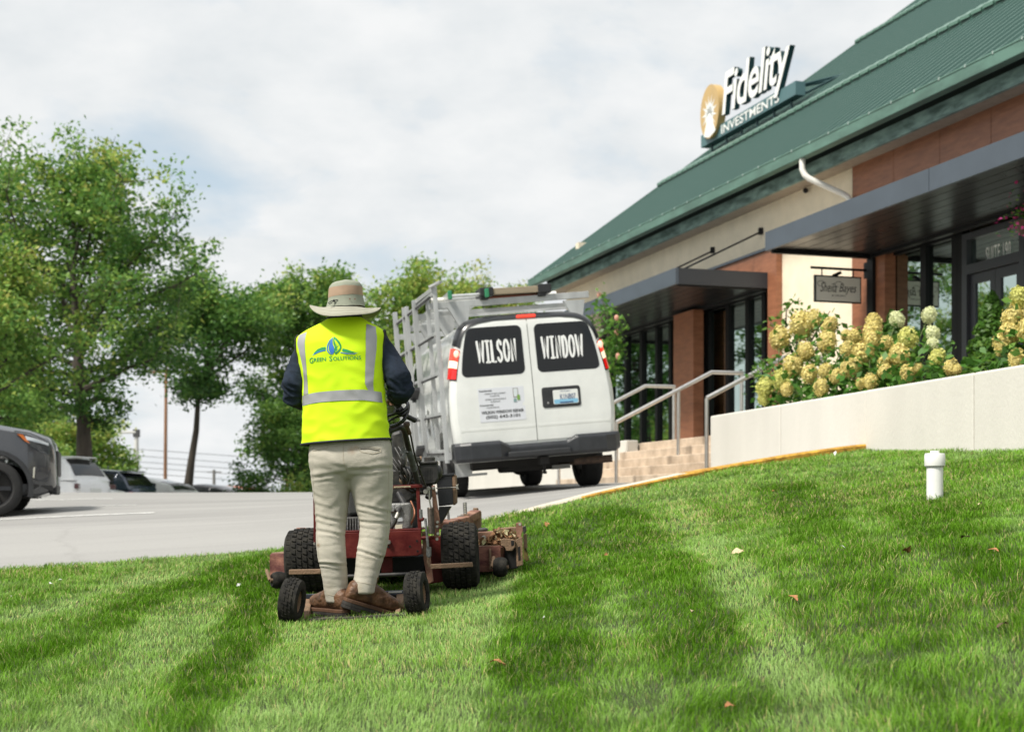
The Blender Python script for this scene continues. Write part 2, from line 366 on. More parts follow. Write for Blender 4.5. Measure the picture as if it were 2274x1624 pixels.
# ------------------------------------------------------------------ grass
def vnoise(X, Y, sc, seed):
    r = np.random.default_rng(seed); G = r.random((64, 64)); x = X*sc+100; y = Y*sc+100
    i = np.floor(x).astype(int); j = np.floor(y).astype(int); fx = smooth01(x-i); fy = smooth01(y-j)
    g = lambda a, b: G[a % 64, b % 64]
    return (g(i,j)*(1-fx)+g(i+1,j)*fx)*(1-fy)+(g(i,j+1)*(1-fx)+g(i+1,j+1)*fx)*fy
# lines where the grass lies towards the camera (tinted dark) or away (tinted pale): directions, half width in m, pull
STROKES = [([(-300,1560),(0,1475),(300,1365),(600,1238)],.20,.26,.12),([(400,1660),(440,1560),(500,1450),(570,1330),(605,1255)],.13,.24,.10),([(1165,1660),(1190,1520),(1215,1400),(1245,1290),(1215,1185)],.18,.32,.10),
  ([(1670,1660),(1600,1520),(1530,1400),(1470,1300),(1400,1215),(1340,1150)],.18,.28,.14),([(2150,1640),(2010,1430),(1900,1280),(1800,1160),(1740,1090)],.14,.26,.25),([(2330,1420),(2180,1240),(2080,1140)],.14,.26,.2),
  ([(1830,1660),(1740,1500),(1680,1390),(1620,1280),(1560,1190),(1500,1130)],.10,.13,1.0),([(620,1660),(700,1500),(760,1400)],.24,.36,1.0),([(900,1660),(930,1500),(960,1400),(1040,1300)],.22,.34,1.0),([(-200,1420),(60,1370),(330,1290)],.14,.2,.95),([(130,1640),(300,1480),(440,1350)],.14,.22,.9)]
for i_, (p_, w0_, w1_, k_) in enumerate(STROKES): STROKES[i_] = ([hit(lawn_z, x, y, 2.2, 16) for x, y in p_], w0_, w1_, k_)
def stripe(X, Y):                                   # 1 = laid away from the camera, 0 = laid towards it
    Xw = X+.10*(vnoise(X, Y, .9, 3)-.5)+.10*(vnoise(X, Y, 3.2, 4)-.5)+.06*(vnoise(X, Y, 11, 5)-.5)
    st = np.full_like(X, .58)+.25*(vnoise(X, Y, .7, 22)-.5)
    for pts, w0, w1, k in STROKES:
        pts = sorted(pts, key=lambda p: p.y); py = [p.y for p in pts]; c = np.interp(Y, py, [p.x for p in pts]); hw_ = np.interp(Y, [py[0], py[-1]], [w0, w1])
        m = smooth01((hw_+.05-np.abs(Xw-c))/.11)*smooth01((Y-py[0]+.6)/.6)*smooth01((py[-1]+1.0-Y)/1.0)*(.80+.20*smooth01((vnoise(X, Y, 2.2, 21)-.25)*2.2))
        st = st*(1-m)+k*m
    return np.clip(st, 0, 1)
def make_grass(n):
    Y = (np.sqrt(rng.random(n*2))*0+1)
    u = rng.random(n*3); Y0, Y1 = 2.6, 16.0
    a = .55                                             # density falls off with distance
    Y = (Y0**a+u*(Y1**a-Y0**a))**(1/a)
    X = (rng.random(n*3)*2-1)*(.36*Y+1.45+.03*Y)
    ok = (Y < yb(X)-.02) & (X < 8)
    X, Y = X[ok][:n], Y[ok][:n]; n = len(X)
    Z = lawn_z(X, Y)
    st = stripe(X, Y)
    patch = vnoise(X, Y, 1.1, 8); fine = vnoise(X, Y, 5.0, 9); blot = vnoise(X, Y, .45, 12)
    sc = np.clip(Y/6.5, .75, 2.2)
    h = (.024+.026*rng.random(n))*(1.08-.22*st)*(.55+.9*fine)*(.8+.4*vnoise(X, Y, 14, 33))
    wd = (.0011+.0013*rng.random(n)**2)*sc
    th = rng.random(n)*2*np.pi
    wx, wy = np.cos(th)*wd, np.sin(th)*wd
    lean = st[:, None]*np.array([[.02, .60]])+(1-st)[:, None]*np.array([[-.02, -.42]])+(rng.random((n,2))-.5)*1.3+(np.stack([vnoise(X, Y, 7, 31), vnoise(X, Y, 7, 32)], 1)-.5)*1.1
    lx, ly = lean[:,0]*h, lean[:,1]*h
    V = np.zeros((n,5,3), np.float32)
    V[:,0] = np.c_[X-wx, Y-wy, Z-.006]; V[:,1] = np.c_[X+wx, Y+wy, Z-.006]
    mx, my, mz = X+lx*.35, Y+ly*.35, Z+h*.55
    V[:,2] = np.c_[mx-wx*.8, my-wy*.8, mz]; V[:,3] = np.c_[mx+wx*.8, my+wy*.8, mz]
    V[:,4] = np.c_[X+lx, Y+ly, Z+h*np.clip(1-.3*(lean**2).sum(1), .35, 1)]
    me = bpy.data.meshes.new('grass'); me.vertices.add(n*5); me.vertices.foreach_set('co', V.ravel())
    base = np.arange(n)[:,None]*5
    li = np.concatenate([base+np.array([[0,1,3,2]]), base+np.array([[2,3,4]])], 1).astype(np.int32)
    me.loops.add(n*7); me.loops.foreach_set('vertex_index', li.ravel())
    ls = (np.arange(n)[:,None]*7+np.array([[0,4]])).astype(np.int32)
    me.polygons.add(n*2); me.polygons.foreach_set('loop_start', ls.ravel())
    me.polygons.foreach_set('use_smooth', np.ones(n*2, bool))
    me.update(calc_edges=True)
    at = me.color_attributes.new('blade', 'FLOAT_COLOR', 'POINT')
    col = np.zeros((n,5,4), np.float32)
    col[:,:,0] = np.clip(.10+.62*(1-st)+.55*(rng.random(n)-.5)+.45*(patch-.5)+.30*(fine-.5), 0, 1)[:,None]      # pale <-> dark: stripe light and shade put into the blade colour
    dry = (rng.random(n) < (.05+.30*st*np.clip(blot*2.2-.7,0,1)*fine+.16*np.clip(patch*2-1.0,0,1))).astype(float)*(.5+.5*rng.random(n))  # straw blades, more of them in pale stripes to paint those brighter
    col[:,:,1] = dry[:,None]
    col[:,:,2] = np.array([[0,0,.55,.55,1.0]])
    at.data.foreach_set('color', col.ravel())
    m = M('grass_blade', (.1,.2,.03), .6, spec=.10); nt = m.node_tree; b = nt.nodes['Principled BSDF']; N = nt.nodes.new; L = nt.links.new
    an = N('ShaderNodeAttribute'); an.attribute_name = 'blade'; sp = N('ShaderNodeSeparateColor'); L(an.outputs['Color'], sp.inputs[0])
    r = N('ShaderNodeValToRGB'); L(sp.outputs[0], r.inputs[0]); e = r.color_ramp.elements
    e[0].position = 0; e[0].color = (.285,.435,.135,1); e[1].position = 1; e[1].color = (.048,.150,.003,1)  # stripe tones, standing in for light on the leaning blades
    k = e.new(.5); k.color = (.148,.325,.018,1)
    dm = N('ShaderNodeMixRGB'); L(sp.outputs[1], dm.inputs[0]); L(r.outputs[0], dm.inputs[1]); dm.inputs[2].default_value = (.52,.44,.21,1)
    # straw-tinted sheath low on the blade, darkened for the shade between blades
    rt = N('ShaderNodeValToRGB'); L(sp.outputs[2], rt.inputs[0]); rt.color_ramp.elements[0].color = (.62,.66,.42,1); rt.color_ramp.elements[1].color = (1,1,1,1); rt.color_ramp.elements[1].position = .5
    mu = N('ShaderNodeMixRGB'); mu.blend_type = 'MULTIPLY'; mu.inputs[0].default_value = 1; L(dm.outputs[0], mu.inputs[1]); L(rt.outputs[0], mu.inputs[2])
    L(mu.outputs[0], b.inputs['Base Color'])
    tr = N('ShaderNodeBsdfTranslucent'); L(mu.outputs[0], tr.inputs[0]); ms = N('ShaderNodeMixShader'); ms.inputs[0].default_value = .22
    L(b.outputs[0], ms.inputs[1]); L(tr.outputs[0], ms.inputs[2]); L(ms.outputs[0], nt.nodes['Material Output'].inputs[0])
    me.materials.append(m)
    return tag(link('grass', me), 'short mown green grass with lighter and darker mowing stripes', 'grass', kind='stuff')
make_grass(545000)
# ================================================================== the shop building
def sx(x, r): return on_r(x, 0, r)[0]
RF, RC, RGL = 12.7, 10.7, 12.82
ZD = 1.05                                            # walkway level
S_FAR = on_r(1176, 622, 11.9)[0]; ZG = 6.08; S_NEAR = 5.0
PITCH = .735
cream = M('cream_stucco', (.80,.70,.54), .85, var=.06, vs=2.5, bump=.25, bs=90)
wallwhite = M('wall_white', (.62,.60,.545), .8, var=.045, vs=1.6, bump=.2, bs=60, stretch=(1,1,.35), det=6)
brown = M('brown_panel', (.25,.098,.050), .42, var=.12, vs=3, col2=(.29,.118,.062), stretch=(1,1,5), det=8)
green = M('green_metal', (.012,.034,.029), .55, var=.35, vs=1.5, spec=.4)
greenband = M('green_fascia', (.085,.165,.132), .55, var=.25, vs=1.2, stretch=(1,1,3))
greenband2 = M('green_fascia_pale', (.13,.21,.19), .6, var=.35, vs=2.2, stretch=(1,1,4), col2=(.21,.31,.285))
charcoal = M('charcoal_metal', (.066,.083,.105), .45, var=.08, vs=2)
soffitm = M('soffit_metal', (.014,.014,.016), .3, var=.1, vs=4, spec=.3)
blackm = M('black_frame', (.008,.0085,.010), .5, spec=.25)
tan = M('tan_stone', (.46,.36,.265), .85, var=.16, vs=3, bump=.35, bs=70, col2=(.52,.42,.32))
steel = M('brushed_steel', (.62,.60,.57), .32, metal=.85, var=.06, vs=20)
whitem = M('white_paint', (.80,.79,.74), .5, var=.04, vs=4)
def glass_mat(name, tint=(.32,.42,.38), refl=.72):
    m = bpy.data.materials.new(name); m.use_nodes = True; nt = m.node_tree; nt.nodes.clear(); N = nt.nodes.new; L = nt.links.new
    o = N('ShaderNodeOutputMaterial'); mx = N('ShaderNodeMixShader'); t = N('ShaderNodeBsdfTransparent'); gl = N('ShaderNodeBsdfGlossy')
    t.inputs[0].default_value = (*tint, 1); gl.inputs['Roughness'].default_value = .015; gl.inputs[0].default_value = (.72,.86,.80,1)
    nn = N('ShaderNodeTexNoise'); nn.inputs['Scale'].default_value = 1.2; tc = N('ShaderNodeTexCoord'); L(tc.outputs['Object'], nn.inputs['Vector'])
    bp = N('ShaderNodeBump'); bp.inputs['Strength'].default_value = .03; bp.inputs['Distance'].default_value = .05; L(nn.outputs['Fac'], bp.inputs['Height']); L(bp.outputs[0], gl.inputs['Normal'])
    fr = N('ShaderNodeLayerWeight'); fr.inputs[0].default_value = .35; mr = N('ShaderNodeMapRange'); L(fr.outputs['Fresnel'], mr.inputs[0]); mr.inputs['To Min'].default_value = refl; mr.inputs['To Max'].default_value = 1
    L(mr.outputs[0], mx.inputs[0]); L(t.outputs[0], mx.inputs[1]); L(gl.outputs[0], mx.inputs[2]); L(mx.outputs[0], o.inputs[0])
    return m
glass = glass_mat('shop_glass')
bld = thing('shop_building', 'low shop building with green ribbed metal roof, brown panels and dark canopies', 'building', BP(RF, 20, ZD))
bo = bld.location.copy()
def bb(mb, name, mats, parent=None, **kw):           # world-built part parented to the building
    o = mb.build(name, mats, parent or bld, **kw)
    if parent is None: o.location = -bo
    return o
def bx(mb, r0, r1, s0, s1, z0, z1, mi=0):            # box in building axes
    p = [BP(r, s, z) for z in (z0, z1) for (r, s) in ((r0,s0),(r1,s0),(r1,s1),(r0,s1))]
    return mb.add(p, [(0,3,2,1),(4,5,6,7),(0,1,5,4),(1,2,6,5),(2,3,7,6),(3,0,4,7)], mi)
def part(name, mat, *boxes, parent=None, bevel=0):
    mb = MB()
    for b in boxes: bx(mb, *b)
    return bb(mb, name, mat, parent, bevel=bevel)
# roof: slab, ribs up the slope, cap rows, gutter, fascia
def rz(r): return ZG-.04+PITCH*(r-11.95)
RR = 27.0
rm = MB(); P = [BP(11.97, S_NEAR, rz(11.97)), BP(11.97, S_FAR, rz(11.97)), BP(RR, S_FAR, rz(RR)), BP(RR, S_NEAR, rz(RR)), BP(2*RR-11.97, S_NEAR, rz(11.97)), BP(2*RR-11.97, S_FAR, rz(11.97))]
dn = Vector((0,0,-.16)); Q = P+[p+dn for p in P]
rm.add(Q, [(0,1,2,3),(3,2,5,4),(6,9,8,7),(9,10,11,8),(0,6,7,1),(4,5,11,10),(1,7,8,2),(2,8,11,5),(0,3,9,6),(3,4,10,9)])
roof = bb(rm, 'roof', green)
ribm = MB(); nrm = (Vector((0,0,1))-RD*PITCH).normalized()
def rib_ring(r): 
    b = BP(r, 0, rz(r)); return [b-UD*.042-nrm*.01, b-UD*.03+nrm*.055, b+UD*.03+nrm*.055, b+UD*.042-nrm*.01]
ribm.loft([rib_ring(11.99), rib_ring(RR)]); rme = ribm.mesh('roof_rib', M('rib_metal', (.055,.118,.100), .5))
s = 11.0
while s < S_FAR-.03:
    o = link('roof_rib', rme, roof); o.location = UD*s; s += .40
edge = MB(); edge.quadbox(BP(11.9, S_FAR+.03, rz(11.9)+.02), BP(RR, S_FAR+.03, rz(RR)+.02), .10, .13); bb(edge, 'rake_trim', greenband)
for rr in (15.75, 22.0):                              # two rows of overlapping cap pieces, the rail below coloured as their shadow line
    base = MB(); base.quadbox(BP(rr-.02, 8, rz(rr)+.035), BP(rr-.02, S_FAR+.12, rz(rr)+.035), .10, .11); row = bb(base, 'cap_rail', M('cap_shadow', (.018,.06,.042), .5), None)
    cm = MB(); c0 = BP(rr, 0, rz(rr)+.11); cm.add([c0+UD*a+RD*b+Vector((0,0,h)) for a, b, h in ((-.15,-.10,-.06),(.15,-.10,-.045),(.15,.10,.10),(-.15,.10,.10),(-.15,-.10,.0),(.13,-.10,.02),(.13,.10,.16),(-.15,.10,.14))], [(0,3,2,1),(4,5,6,7),(0,1,5,4),(1,2,6,5),(2,3,7,6),(3,0,4,7)])
    cme = cm.mesh('cap_piece', M('cap_metal', (.10,.20,.15), .35, metal=.2)); s = 10.0
    while s < S_FAR+.1:
        o = link('cap_piece', cme, row); o.location = UD*s; s += .345
part('gutter', greenband, (11.86,12.02,S_NEAR,S_FAR+.06,ZG-.19,ZG-.004), (11.85,11.90,S_NEAR,S_FAR+.06,ZG-.02,ZG+.012), bevel=.012)
s = 12.0; jm = MB(); bx(jm, 11.845, 11.905, -.012, .012, ZG-.022, ZG+.018); jme = jm.mesh('gutter_strap', M('strap', (.42,.5,.46), .4, metal=.4))
while s < S_FAR:
    o = link('gutter_strap', jme, bld); o.location = UD*s-bo; s += .62
s = S_NEAR
while s < S_FAR-.2:                                    # pale fascia boards behind and below the gutter
    e = min(s+3.2, S_FAR); part('fascia_board', greenband2, (12.27,12.33,s+.004,e-.004,5.70,5.93)); s = e
part('soffit', M('soffit_tan', (.36,.30,.235), .8, var=.1), (12.34,RF+.1,S_NEAR,S_FAR-.1,5.72,5.80))
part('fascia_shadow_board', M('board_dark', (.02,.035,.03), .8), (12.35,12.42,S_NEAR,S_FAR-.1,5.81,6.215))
# walls
S_B = sx(1895, RF); S_P = sx(1723.5, RF)
S_PW = sx(1723.5, RF-.12)
part('cream_wall', cream, (RF,RF+.25,S_B+.004,S_PW-.004,ZD-.3,5.72))
part('cream_wall', cream, (RF,RF+.25,S_PW,33.40,4.21,5.72))
part('cream_wall', cream, (RF,RF+.25,33.404,S_FAR-.7,ZD-.3,5.72))
part('cream_return', cream, (RF+.26,24,S_FAR-.95,S_FAR-.72,ZD-.3,7.0))
e = S_B
while e > S_NEAR+.2:                                   # brown panels above the first canopy
    w = 1.27; part('brown_panel', brown, (RF-.03,RF+.2,max(e-w,S_NEAR)+.005,e-.005,4.36,5.72)); e -= w
part('back_wall', M('inner_wall', (.30,.25,.19), .9), (16.0,16.2,S_NEAR,S_FAR-.8,ZD-.3,5.6))
part('inner_floor', M('inner_floor', (.18,.15,.12), .6), (RF+.26,16.0,S_NEAR,S_FAR-.8,ZD-.3,ZD+.01))
part('inner_ceiling', M('inner_ceiling', (.34,.32,.28), .9), (RF+.26,16.0,S_NEAR,S_FAR-.8,4.4,4.5))
# ---- canopies
def canopy(s0, s1, joints):
    root = part('canopy', charcoal, (RC+.07,RF-.05,s0+.06,s1-.06,4.34,4.385))
    js = [s0]+joints+[s1]
    for a, b in zip(js, js[1:]): part('canopy_fascia', charcoal, (RC,RC+.06,a+.006,b-.006,4.085,4.385), parent=root)
    for (a, b) in ((s0,s0+.055),(s1-.055,s1)): part('canopy_end', M('charcoal_end_shaded', (.032,.036,.043), .5), (RC+.062,RF-.03,a,b,4.087,4.383), parent=root)  # end faces in darker charcoal, their shade put into the colour
    r = RC+.07; k = 0
    while r < RF-.16:
        part('soffit_plank', soffitm, (r,r+.118,s0+.06,s1-.06,4.105+.003*(k%2),4.13), parent=root); r += .122; k += 1
    part('canopy_header', blackm, (RF-.16,RF-.05,s0+.05,s1-.05,4.05,4.30), parent=root)
    part('canopy_edge_beam', blackm, (RC+.08,RF-.17,s0+.062,s0+.13,4.06,4.10), parent=root); part('canopy_edge_beam', blackm, (RC+.08,RF-.17,s1-.13,s1-.062,4.04,4.10), parent=root)
    return root
s10 = sx(1698, RC); s20 = sx(1500, RC)
can1 = canopy(8.5, s10, [sx(2062, RC)-4.6, sx(2062, RC)])
can2 = canopy(s20, 33.2, [28.7])
for sv in (s20+.45, s20+2.6):
    tr = MB(); tr.tube([BP(RC+.25, sv, 4.39), BP(RF, sv-.0, 5.25)], .018, 8); tr.box(BP(RC+.25, sv, 4.41), (.08,.08,.07)); tr.box(BP(RF-.02, sv, 5.25), (.1,.1,.12))
    bb(tr, 'tie_rod', blackm)
# ---- brown portal of the far bay and its pillars
S_PE = sx(1723.5, RF-.12)
part('portal_header', brown, (RF-.12,RF-.002,S_PE,33.2,4.39,4.80)); part('portal_cap', charcoal, (RF-.16,RF-.001,S_PE-.03,33.2,4.802,4.85))
part('portal_pilaster', brown, (RF-.12,RF-.002,S_PE,sx(1704, RF-.12),ZD,4.388))
c0, c1 = sx(1539, 12.35), sx(1495, 12.35)
part('pillar', brown, (12.35,12.58,c0,c1,ZD,4.05))
part('pilaster', brown, (RF-.035,RF+.1,sx(1932, RF),S_B-.004,ZD,4.35))
part('pilaster', brown, (RF-.10,RF+.1,sx(1976, RF),sx(1945, RF),ZD,4.1))
part('canopy_post', blackm, (RF-.16,RF-.04,sx(1944, RF-.1),sx(1931, RF-.1),ZD,4.06))
# ---- glazing
def bay(s_hi, s_lo, mulls, z0=ZD+.05, z1=4.04, rails=(), wide=.11):
    frame = part('window_frame', blackm, (RGL-.06,RGL+.06,s_lo-.06,s_hi+.06,z1,z1+.16))
    part('window_sill', blackm, (RGL-.06,RGL+.06,s_lo-.06,s_hi+.06,z0-.05,z0+.05), parent=frame)
    edges = [s_hi]+mulls+[s_lo]
    for m in edges: part('mullion', blackm, (RGL-.075,RGL+.07,m-wide/2,m+wide/2,z0+.051,z1-.001), parent=frame)
    for a, b in zip(edges, edges[1:]):
        zs = [z0+.052]+sorted(rails)+[z1-.002]
        for lo, hi in zip(zs, zs[1:]): part('pane', glass, (RGL-.006,RGL+.006,b+wide/2+.002,a-wide/2-.002,lo,hi), parent=frame)
        for t in rails: part('transom', blackm, (RGL-.06,RGL+.06,b+wide/2,a-wide/2,t-.04,t+.04), parent=frame)
    return frame
bay(33.3, sx(1494, RGL)+.02, [sx(1463, RGL), sx(1428.6, RGL), sx(1393.7, RGL), sx(1360, RGL)][::-1], wide=.14)
bay(sx(1560, RGL), sx(1702, RGL), [sx(1576, RGL), sx(1621, RGL), sx(1665, RGL)], wide=.14)
bay(sx(1982, RGL), sx(2140, RGL), [sx(2058, RGL), sx(2128, RGL)], wide=.15)
bay(2*sx(2213, RGL)-sx(2148, RGL)-.13, 9.0, [13.0,11.7,10.4], wide=.12)
# the suite door with its transom light
DJ0 = sx(2148, RGL)+.02; DJ1 = 2*sx(2213, RGL)-DJ0-.01
door = part('door_frame', M('door_metal', (.045,.048,.058), .4), (RGL-.09,RGL+.06,DJ0-.12,DJ0,ZD,4.03), (RGL-.09,RGL+.06,DJ1,DJ1+.12,ZD,4.03), (RGL-.09,RGL+.06,DJ1+.12,DJ0-.12,3.42,3.56), (RGL-.09,RGL+.06,DJ1+.12,DJ0-.12,3.93,4.03))
tp = part('transom_pane', glass, (RGL-.006,RGL+.006,DJ1+.125,DJ0-.125,3.565,3.925), parent=door)
dmid = sx(2213, RGL)
for (a, b) in ((DJ0-.13, dmid), (dmid-.01, 2*dmid-DJ0+.12)):
    leaf = part('door_leaf', M('door_metal', (.045,.048,.058), .4), (RGL-.03,RGL+.03,a-.12,a,ZD+.02,3.41), (RGL-.03,RGL+.03,b,b+.12,ZD+.02,3.41), (RGL-.03,RGL+.03,b+.12,a-.12,ZD+.02,ZD+.26), (RGL-.03,RGL+.03,b+.12,a-.12,3.27,3.41), parent=door)
    part('door_pane', glass, (RGL-.006,RGL+.006,b+.122,a-.122,ZD+.262,3.268), parent=door)
part('door_handle', blackm, (RGL-.10,RGL-.031,DJ0-.22,DJ0-.17,ZD+.95,ZD+1.25), parent=door)
tm = MB(); zc = on_r(2219, 562, RGL)[1]; sa, sb = sx(2194, RGL), sx(2243, RGL)
put_text(tm, 'SUITE 190', lambda u, v, w: BP(RGL-.02, (sa+sb)/2-u, zc+.02+v), width=(sa-sb)*1.12, height=.23, offset=.004, spacing=1.12)
bb(tm, 'lettering', M('letter_white', (.88,.88,.86), .6), door)
# ---- downspout
dp = MB(); pts = []
for (x, y, r) in ((1781,352,11.93),(1781,376,11.93),(1786,388,11.96),(1797,397,12.02),(1830,412,12.25),(1868,429,12.5),(1882,437,12.60),(1888,448,12.63),(1889,480,12.64)):
    s_, z_ = on_r(x, y, r); pts.append(BP(r, s_, z_))
dp.tube(pts, .052, 12); bb(dp, 'downspout', whitem, smooth=True)
cl = MB(); sv, zv = on_r(1775, 417, 12.5); cl.sphere(BP(12.62, sv, 5.64), .05); bb(cl, 'soffit_lamp', blackm)
# ================================================================== platform, steps, walls
plat = MB(); bx(plat, 9.3, 12.9, S_NEAR, S_FAR-1, ZD-.6, ZD); bx(plat, 8.32, 9.3, S_NEAR, 17.1, ZD-.6, ZD-.02)
wk = tag(plat.build('walkway', M('walk_concrete', (.46,.42,.36), .9, var=.12, vs=2, bump=.2)), kind='structure')
stp = thing('entrance_steps', 'tan stone entrance steps between the white van and the white retaining wall', 'steps', BP(8.7, 20, .28)); so_ = stp.location.copy()
for i in range(5):
    zt = ZD-.152*i; ra = 9.3-.3*i; left = 22.5+.24*i
    if i == 0: ra = 9.27
    n = 1; ss = np.linspace(17.28, left, n+1)
    for a, b in zip(ss, ss[1:]):
        mb = MB(); bx(mb, ra, ra+.30-(.0 if i else .01), a+.003, b-.003, zt-.32, zt); o = mb.build('step_stone', tan, stp, bevel=.012); o.location = -so_
lw = thing('low_wall', 'low cream platform wall seen under the white van', 'wall', BP(9, 26, .2)); lo_ = lw.location.copy()
ss = np.linspace(23.75, S_FAR-.5, 7)
for a, b in zip(ss, ss[1:]):
    mb = MB(); bx(mb, 9.05, 9.29, a+.004, b-.004, -.4, 1.09); o = mb.build('wall_panel', wallwhite, lw, bevel=.015); o.location = -lo_
mb = MB(); bx(mb, 9.05, 9.26, 22.52, 23.74, -.4, 1.10); o = mb.build('wall_panel', wallwhite, lw, bevel=.015); o.location = -lo_
rw = thing('retaining_wall', 'long smooth white retaining wall between the lawn and the hydrangeas', 'wall', BP(RW, 12, .3)); ro_ = rw.location.copy()
js = [sx(1576, RW), sx(1732, RW), sx(1922, RW), sx(2163, RW), sx(2163, RW)-3.4, 2.0]
def wtop(s): return 1.235-.011*(s-11)
for i, (a, b) in enumerate(zip(js, js[1:])):
    r0 = RW-(.012 if i >= 2 else 0)
    mb = MB(); p = [BP(r, s, z) for (s, zt) in ((a-.004, wtop(a)), (b+.004, wtop(b))) for (r, z) in ((r0,-.6),(RW+.26,-.6),(RW+.26,zt),(r0,zt))]
    mb.add(p, [(0,1,2,3),(7,6,5,4),(0,4,5,1),(1,5,6,2),(2,6,7,3),(3,7,4,0)])
    o = mb.build('wall_panel', wallwhite, rw, bevel=.02); o.location = -ro_
# ---- handrails
def handrail(label, s, rlow, zbase, rtop_end, posts):
    slope = .152/.3; zt = ZD+.96
    root = thing('handrail', label, 'railing', BP(rlow, s, zbase), group='steel handrails on the entrance steps')
    o0 = root.location.copy()
    zl = zt-slope*(9.3-rlow); mb = MB(); mb.tube([BP(rlow, s, zl), BP(9.3, s, zt), BP(rtop_end, s, zt)], .031, 12); x = mb.build('rail', steel, root, smooth=True); x.location = -o0
    for (r, zb) in posts:
        z1 = zt-slope*max(0, 9.3-r); mb = MB(); mb.tube([BP(r, s, zb), BP(r, s, z1)], .027, 12); x = mb.build('post', steel, root, smooth=True); x.location = -o0
handrail('steel handrail on the steps nearest the white retaining wall', 17.42, 8.15, .44, 9.95, [(8.15,.30),(9.9,ZD)])
handrail('middle steel handrail on the steps, with its lower post', 19.7, 7.75, .2, 9.82, [(7.75,.1),(8.75,.72),(9.8,ZD)])
handrail('far steel handrail on the steps beside the white van', 22.3, 7.75, .2, 9.84, [(7.75,.1),(9.82,ZD)])
# ================================================================== signs
# roof sign
RS = 16.57; sl0, sr0 = sx(1556, RS), sx(1766, RS); zb0 = 9.80
rs = thing('roof_sign', 'large roof sign with white letters and a gold sunburst medallion', 'sign', BP(RS, (sl0+sr0)/2, zb0-.3)); rs0 = rs.location.copy()
teal = M('sign_teal', (.075,.155,.165), .5, var=.05); tealdark = M('sign_teal_dark', (.008,.045,.050), .5); signwhite = M('sign_white', (.82,.83,.80), .45)
def rsp(mb, name, mat, parent=None, **kw):
    o = mb.build(name, mat, parent or rs, **kw)
    if parent is None: o.location = -rs0
    return o
mb = MB(); bx(mb, RS, RS+.26, sr0, sl0, zb0, zb0+.33); base = rsp(mb, 'sign_beam', teal)
mb = MB()
for k in range(6):
    sv = sr0+(sl0-sr0)*(k+.5)/6; mb.tube([BP(RS+.13, sv, zb0), BP(RS+.13, sv, rz(RS+.13))], .03, 6); mb.tube([BP(RS+.2, sv, zb0+.3), BP(RS+1.3, sv, rz(RS+1.3))], .03, 6)
for dz in (.05,.28): mb.tube([BP(RS+.25, sr0+.05, zb0+dz), BP(RS+1.35+dz, sr0-.12, rz(RS+1.4))], .03, 6)
rsp(mb, 'support_frame', tealdark)
f0, f1 = sx(1606, RS), sx(1757, RS)
zf0 = on_r(1604, 271, RS)[1]; ft = MB(); wd = f0-f1; cs = (f0+f1)/2
put_text(ft, 'Fidelity', lambda u, v, w: BP(RS+.03+w, cs-u, zf0-.14+.66+v), width=wd, height=1.42, shear=.22, offset=.016, ext=.07, spacing=.95)
rsp(ft, 'letters', tealdark)
ft = MB(); put_text(ft, 'Fidelity', lambda u, v, w: BP(RS-.045, cs-u, zf0-.14+.66+v), width=wd, height=1.42, shear=.22, offset=.016, spacing=.95)
rsp(ft, 'letter_faces', signwhite)
i0, i1 = sx(1602, RS), sx(1730, RS); ft = MB()
put_text(ft, 'INVESTMENTS', lambda u, v, w: BP(RS-.015, (i0+i1)/2-u, zb0+.165+v), width=i0-i1, height=.235, offset=.012)
rsp(ft, 'letters', signwhite, base)
m0, m1 = sx(1562, RS), sx(1603, RS); mc = (m0+m1)/2; mz = on_r(1583, 248, RS)[1]; ma = (m0-m1)/2; mh = .72
gold = M('sign_gold', (.52,.35,.14), .4, var=.08, vs=2)
el = [(ma*math.cos(t), mh*math.sin(t)) for t in np.linspace(0, 2*math.pi, 41)[:-1]]
mb = MB(); mb.prism(el, lambda u, v, d: BP(RS+d, mc-u, mz+v), -.10, .12); med = rsp(mb, 'medallion', gold)
mb = MB()
for k in range(26):
    a = 2*math.pi*k/26; L_ = (.92 if k % 2 else .62); w = .10
    dx, dy = math.cos(a)*ma*L_*.92, math.sin(a)*mh*L_*.8; nx, ny = -math.sin(a)*w*ma, math.cos(a)*w*mh
    oy = -.05; mb.add([BP(RS-.104, mc-q[0], mz+oy+q[1]) for q in ((nx,ny),(dx,dy),(-nx,-ny))], [(0,1,2)])
tri = [(-.07,-.05),(.07,-.05),(.34*ma/.5,-.60),(.0,-.70),(-.30*ma/.5,-.60)]; mb.prism(tri, lambda u, v, d: BP(RS+d, mc-u, mz+v), -.108, -.1055)
rsp(mb, 'sunburst', signwhite, med)
# hanging shop sign
ss_, zs_ = on_r(1922, 600, 12.6)
hs = thing('hanging_sign', 'small grey hanging sign with black script lettering on a wall bracket', 'sign', BP(12.6, ss_, zs_-.6)); h0 = hs.location.copy()
def hp(mb, name, mat, parent=None, **kw):
    o = mb.build(name, mat, parent or hs, **kw)
    if parent is None: o.location = -h0
    return o
mb = MB(); mb.tube([BP(11.58, ss_, zs_), BP(12.64, ss_, zs_)], .022, 8); mb.box(BP(12.62, ss_, zs_), (.05,.12,.26), rot=R(17.3)); hp(mb, 'bracket', blackm)
mb = MB()
for r in (11.78, 12.36): mb.tube([BP(r, ss_, zs_), BP(r, ss_, zs_-.13)], .010, 6)
hp(mb, 'hanger', blackm)
mb = MB(); bx(mb, 11.64, 12.50, ss_-.022, ss_+.022, zs_-.56, zs_-.12); brd = hp(mb, 'board_frame', M('sign_rim', (.018,.022,.022), .5))
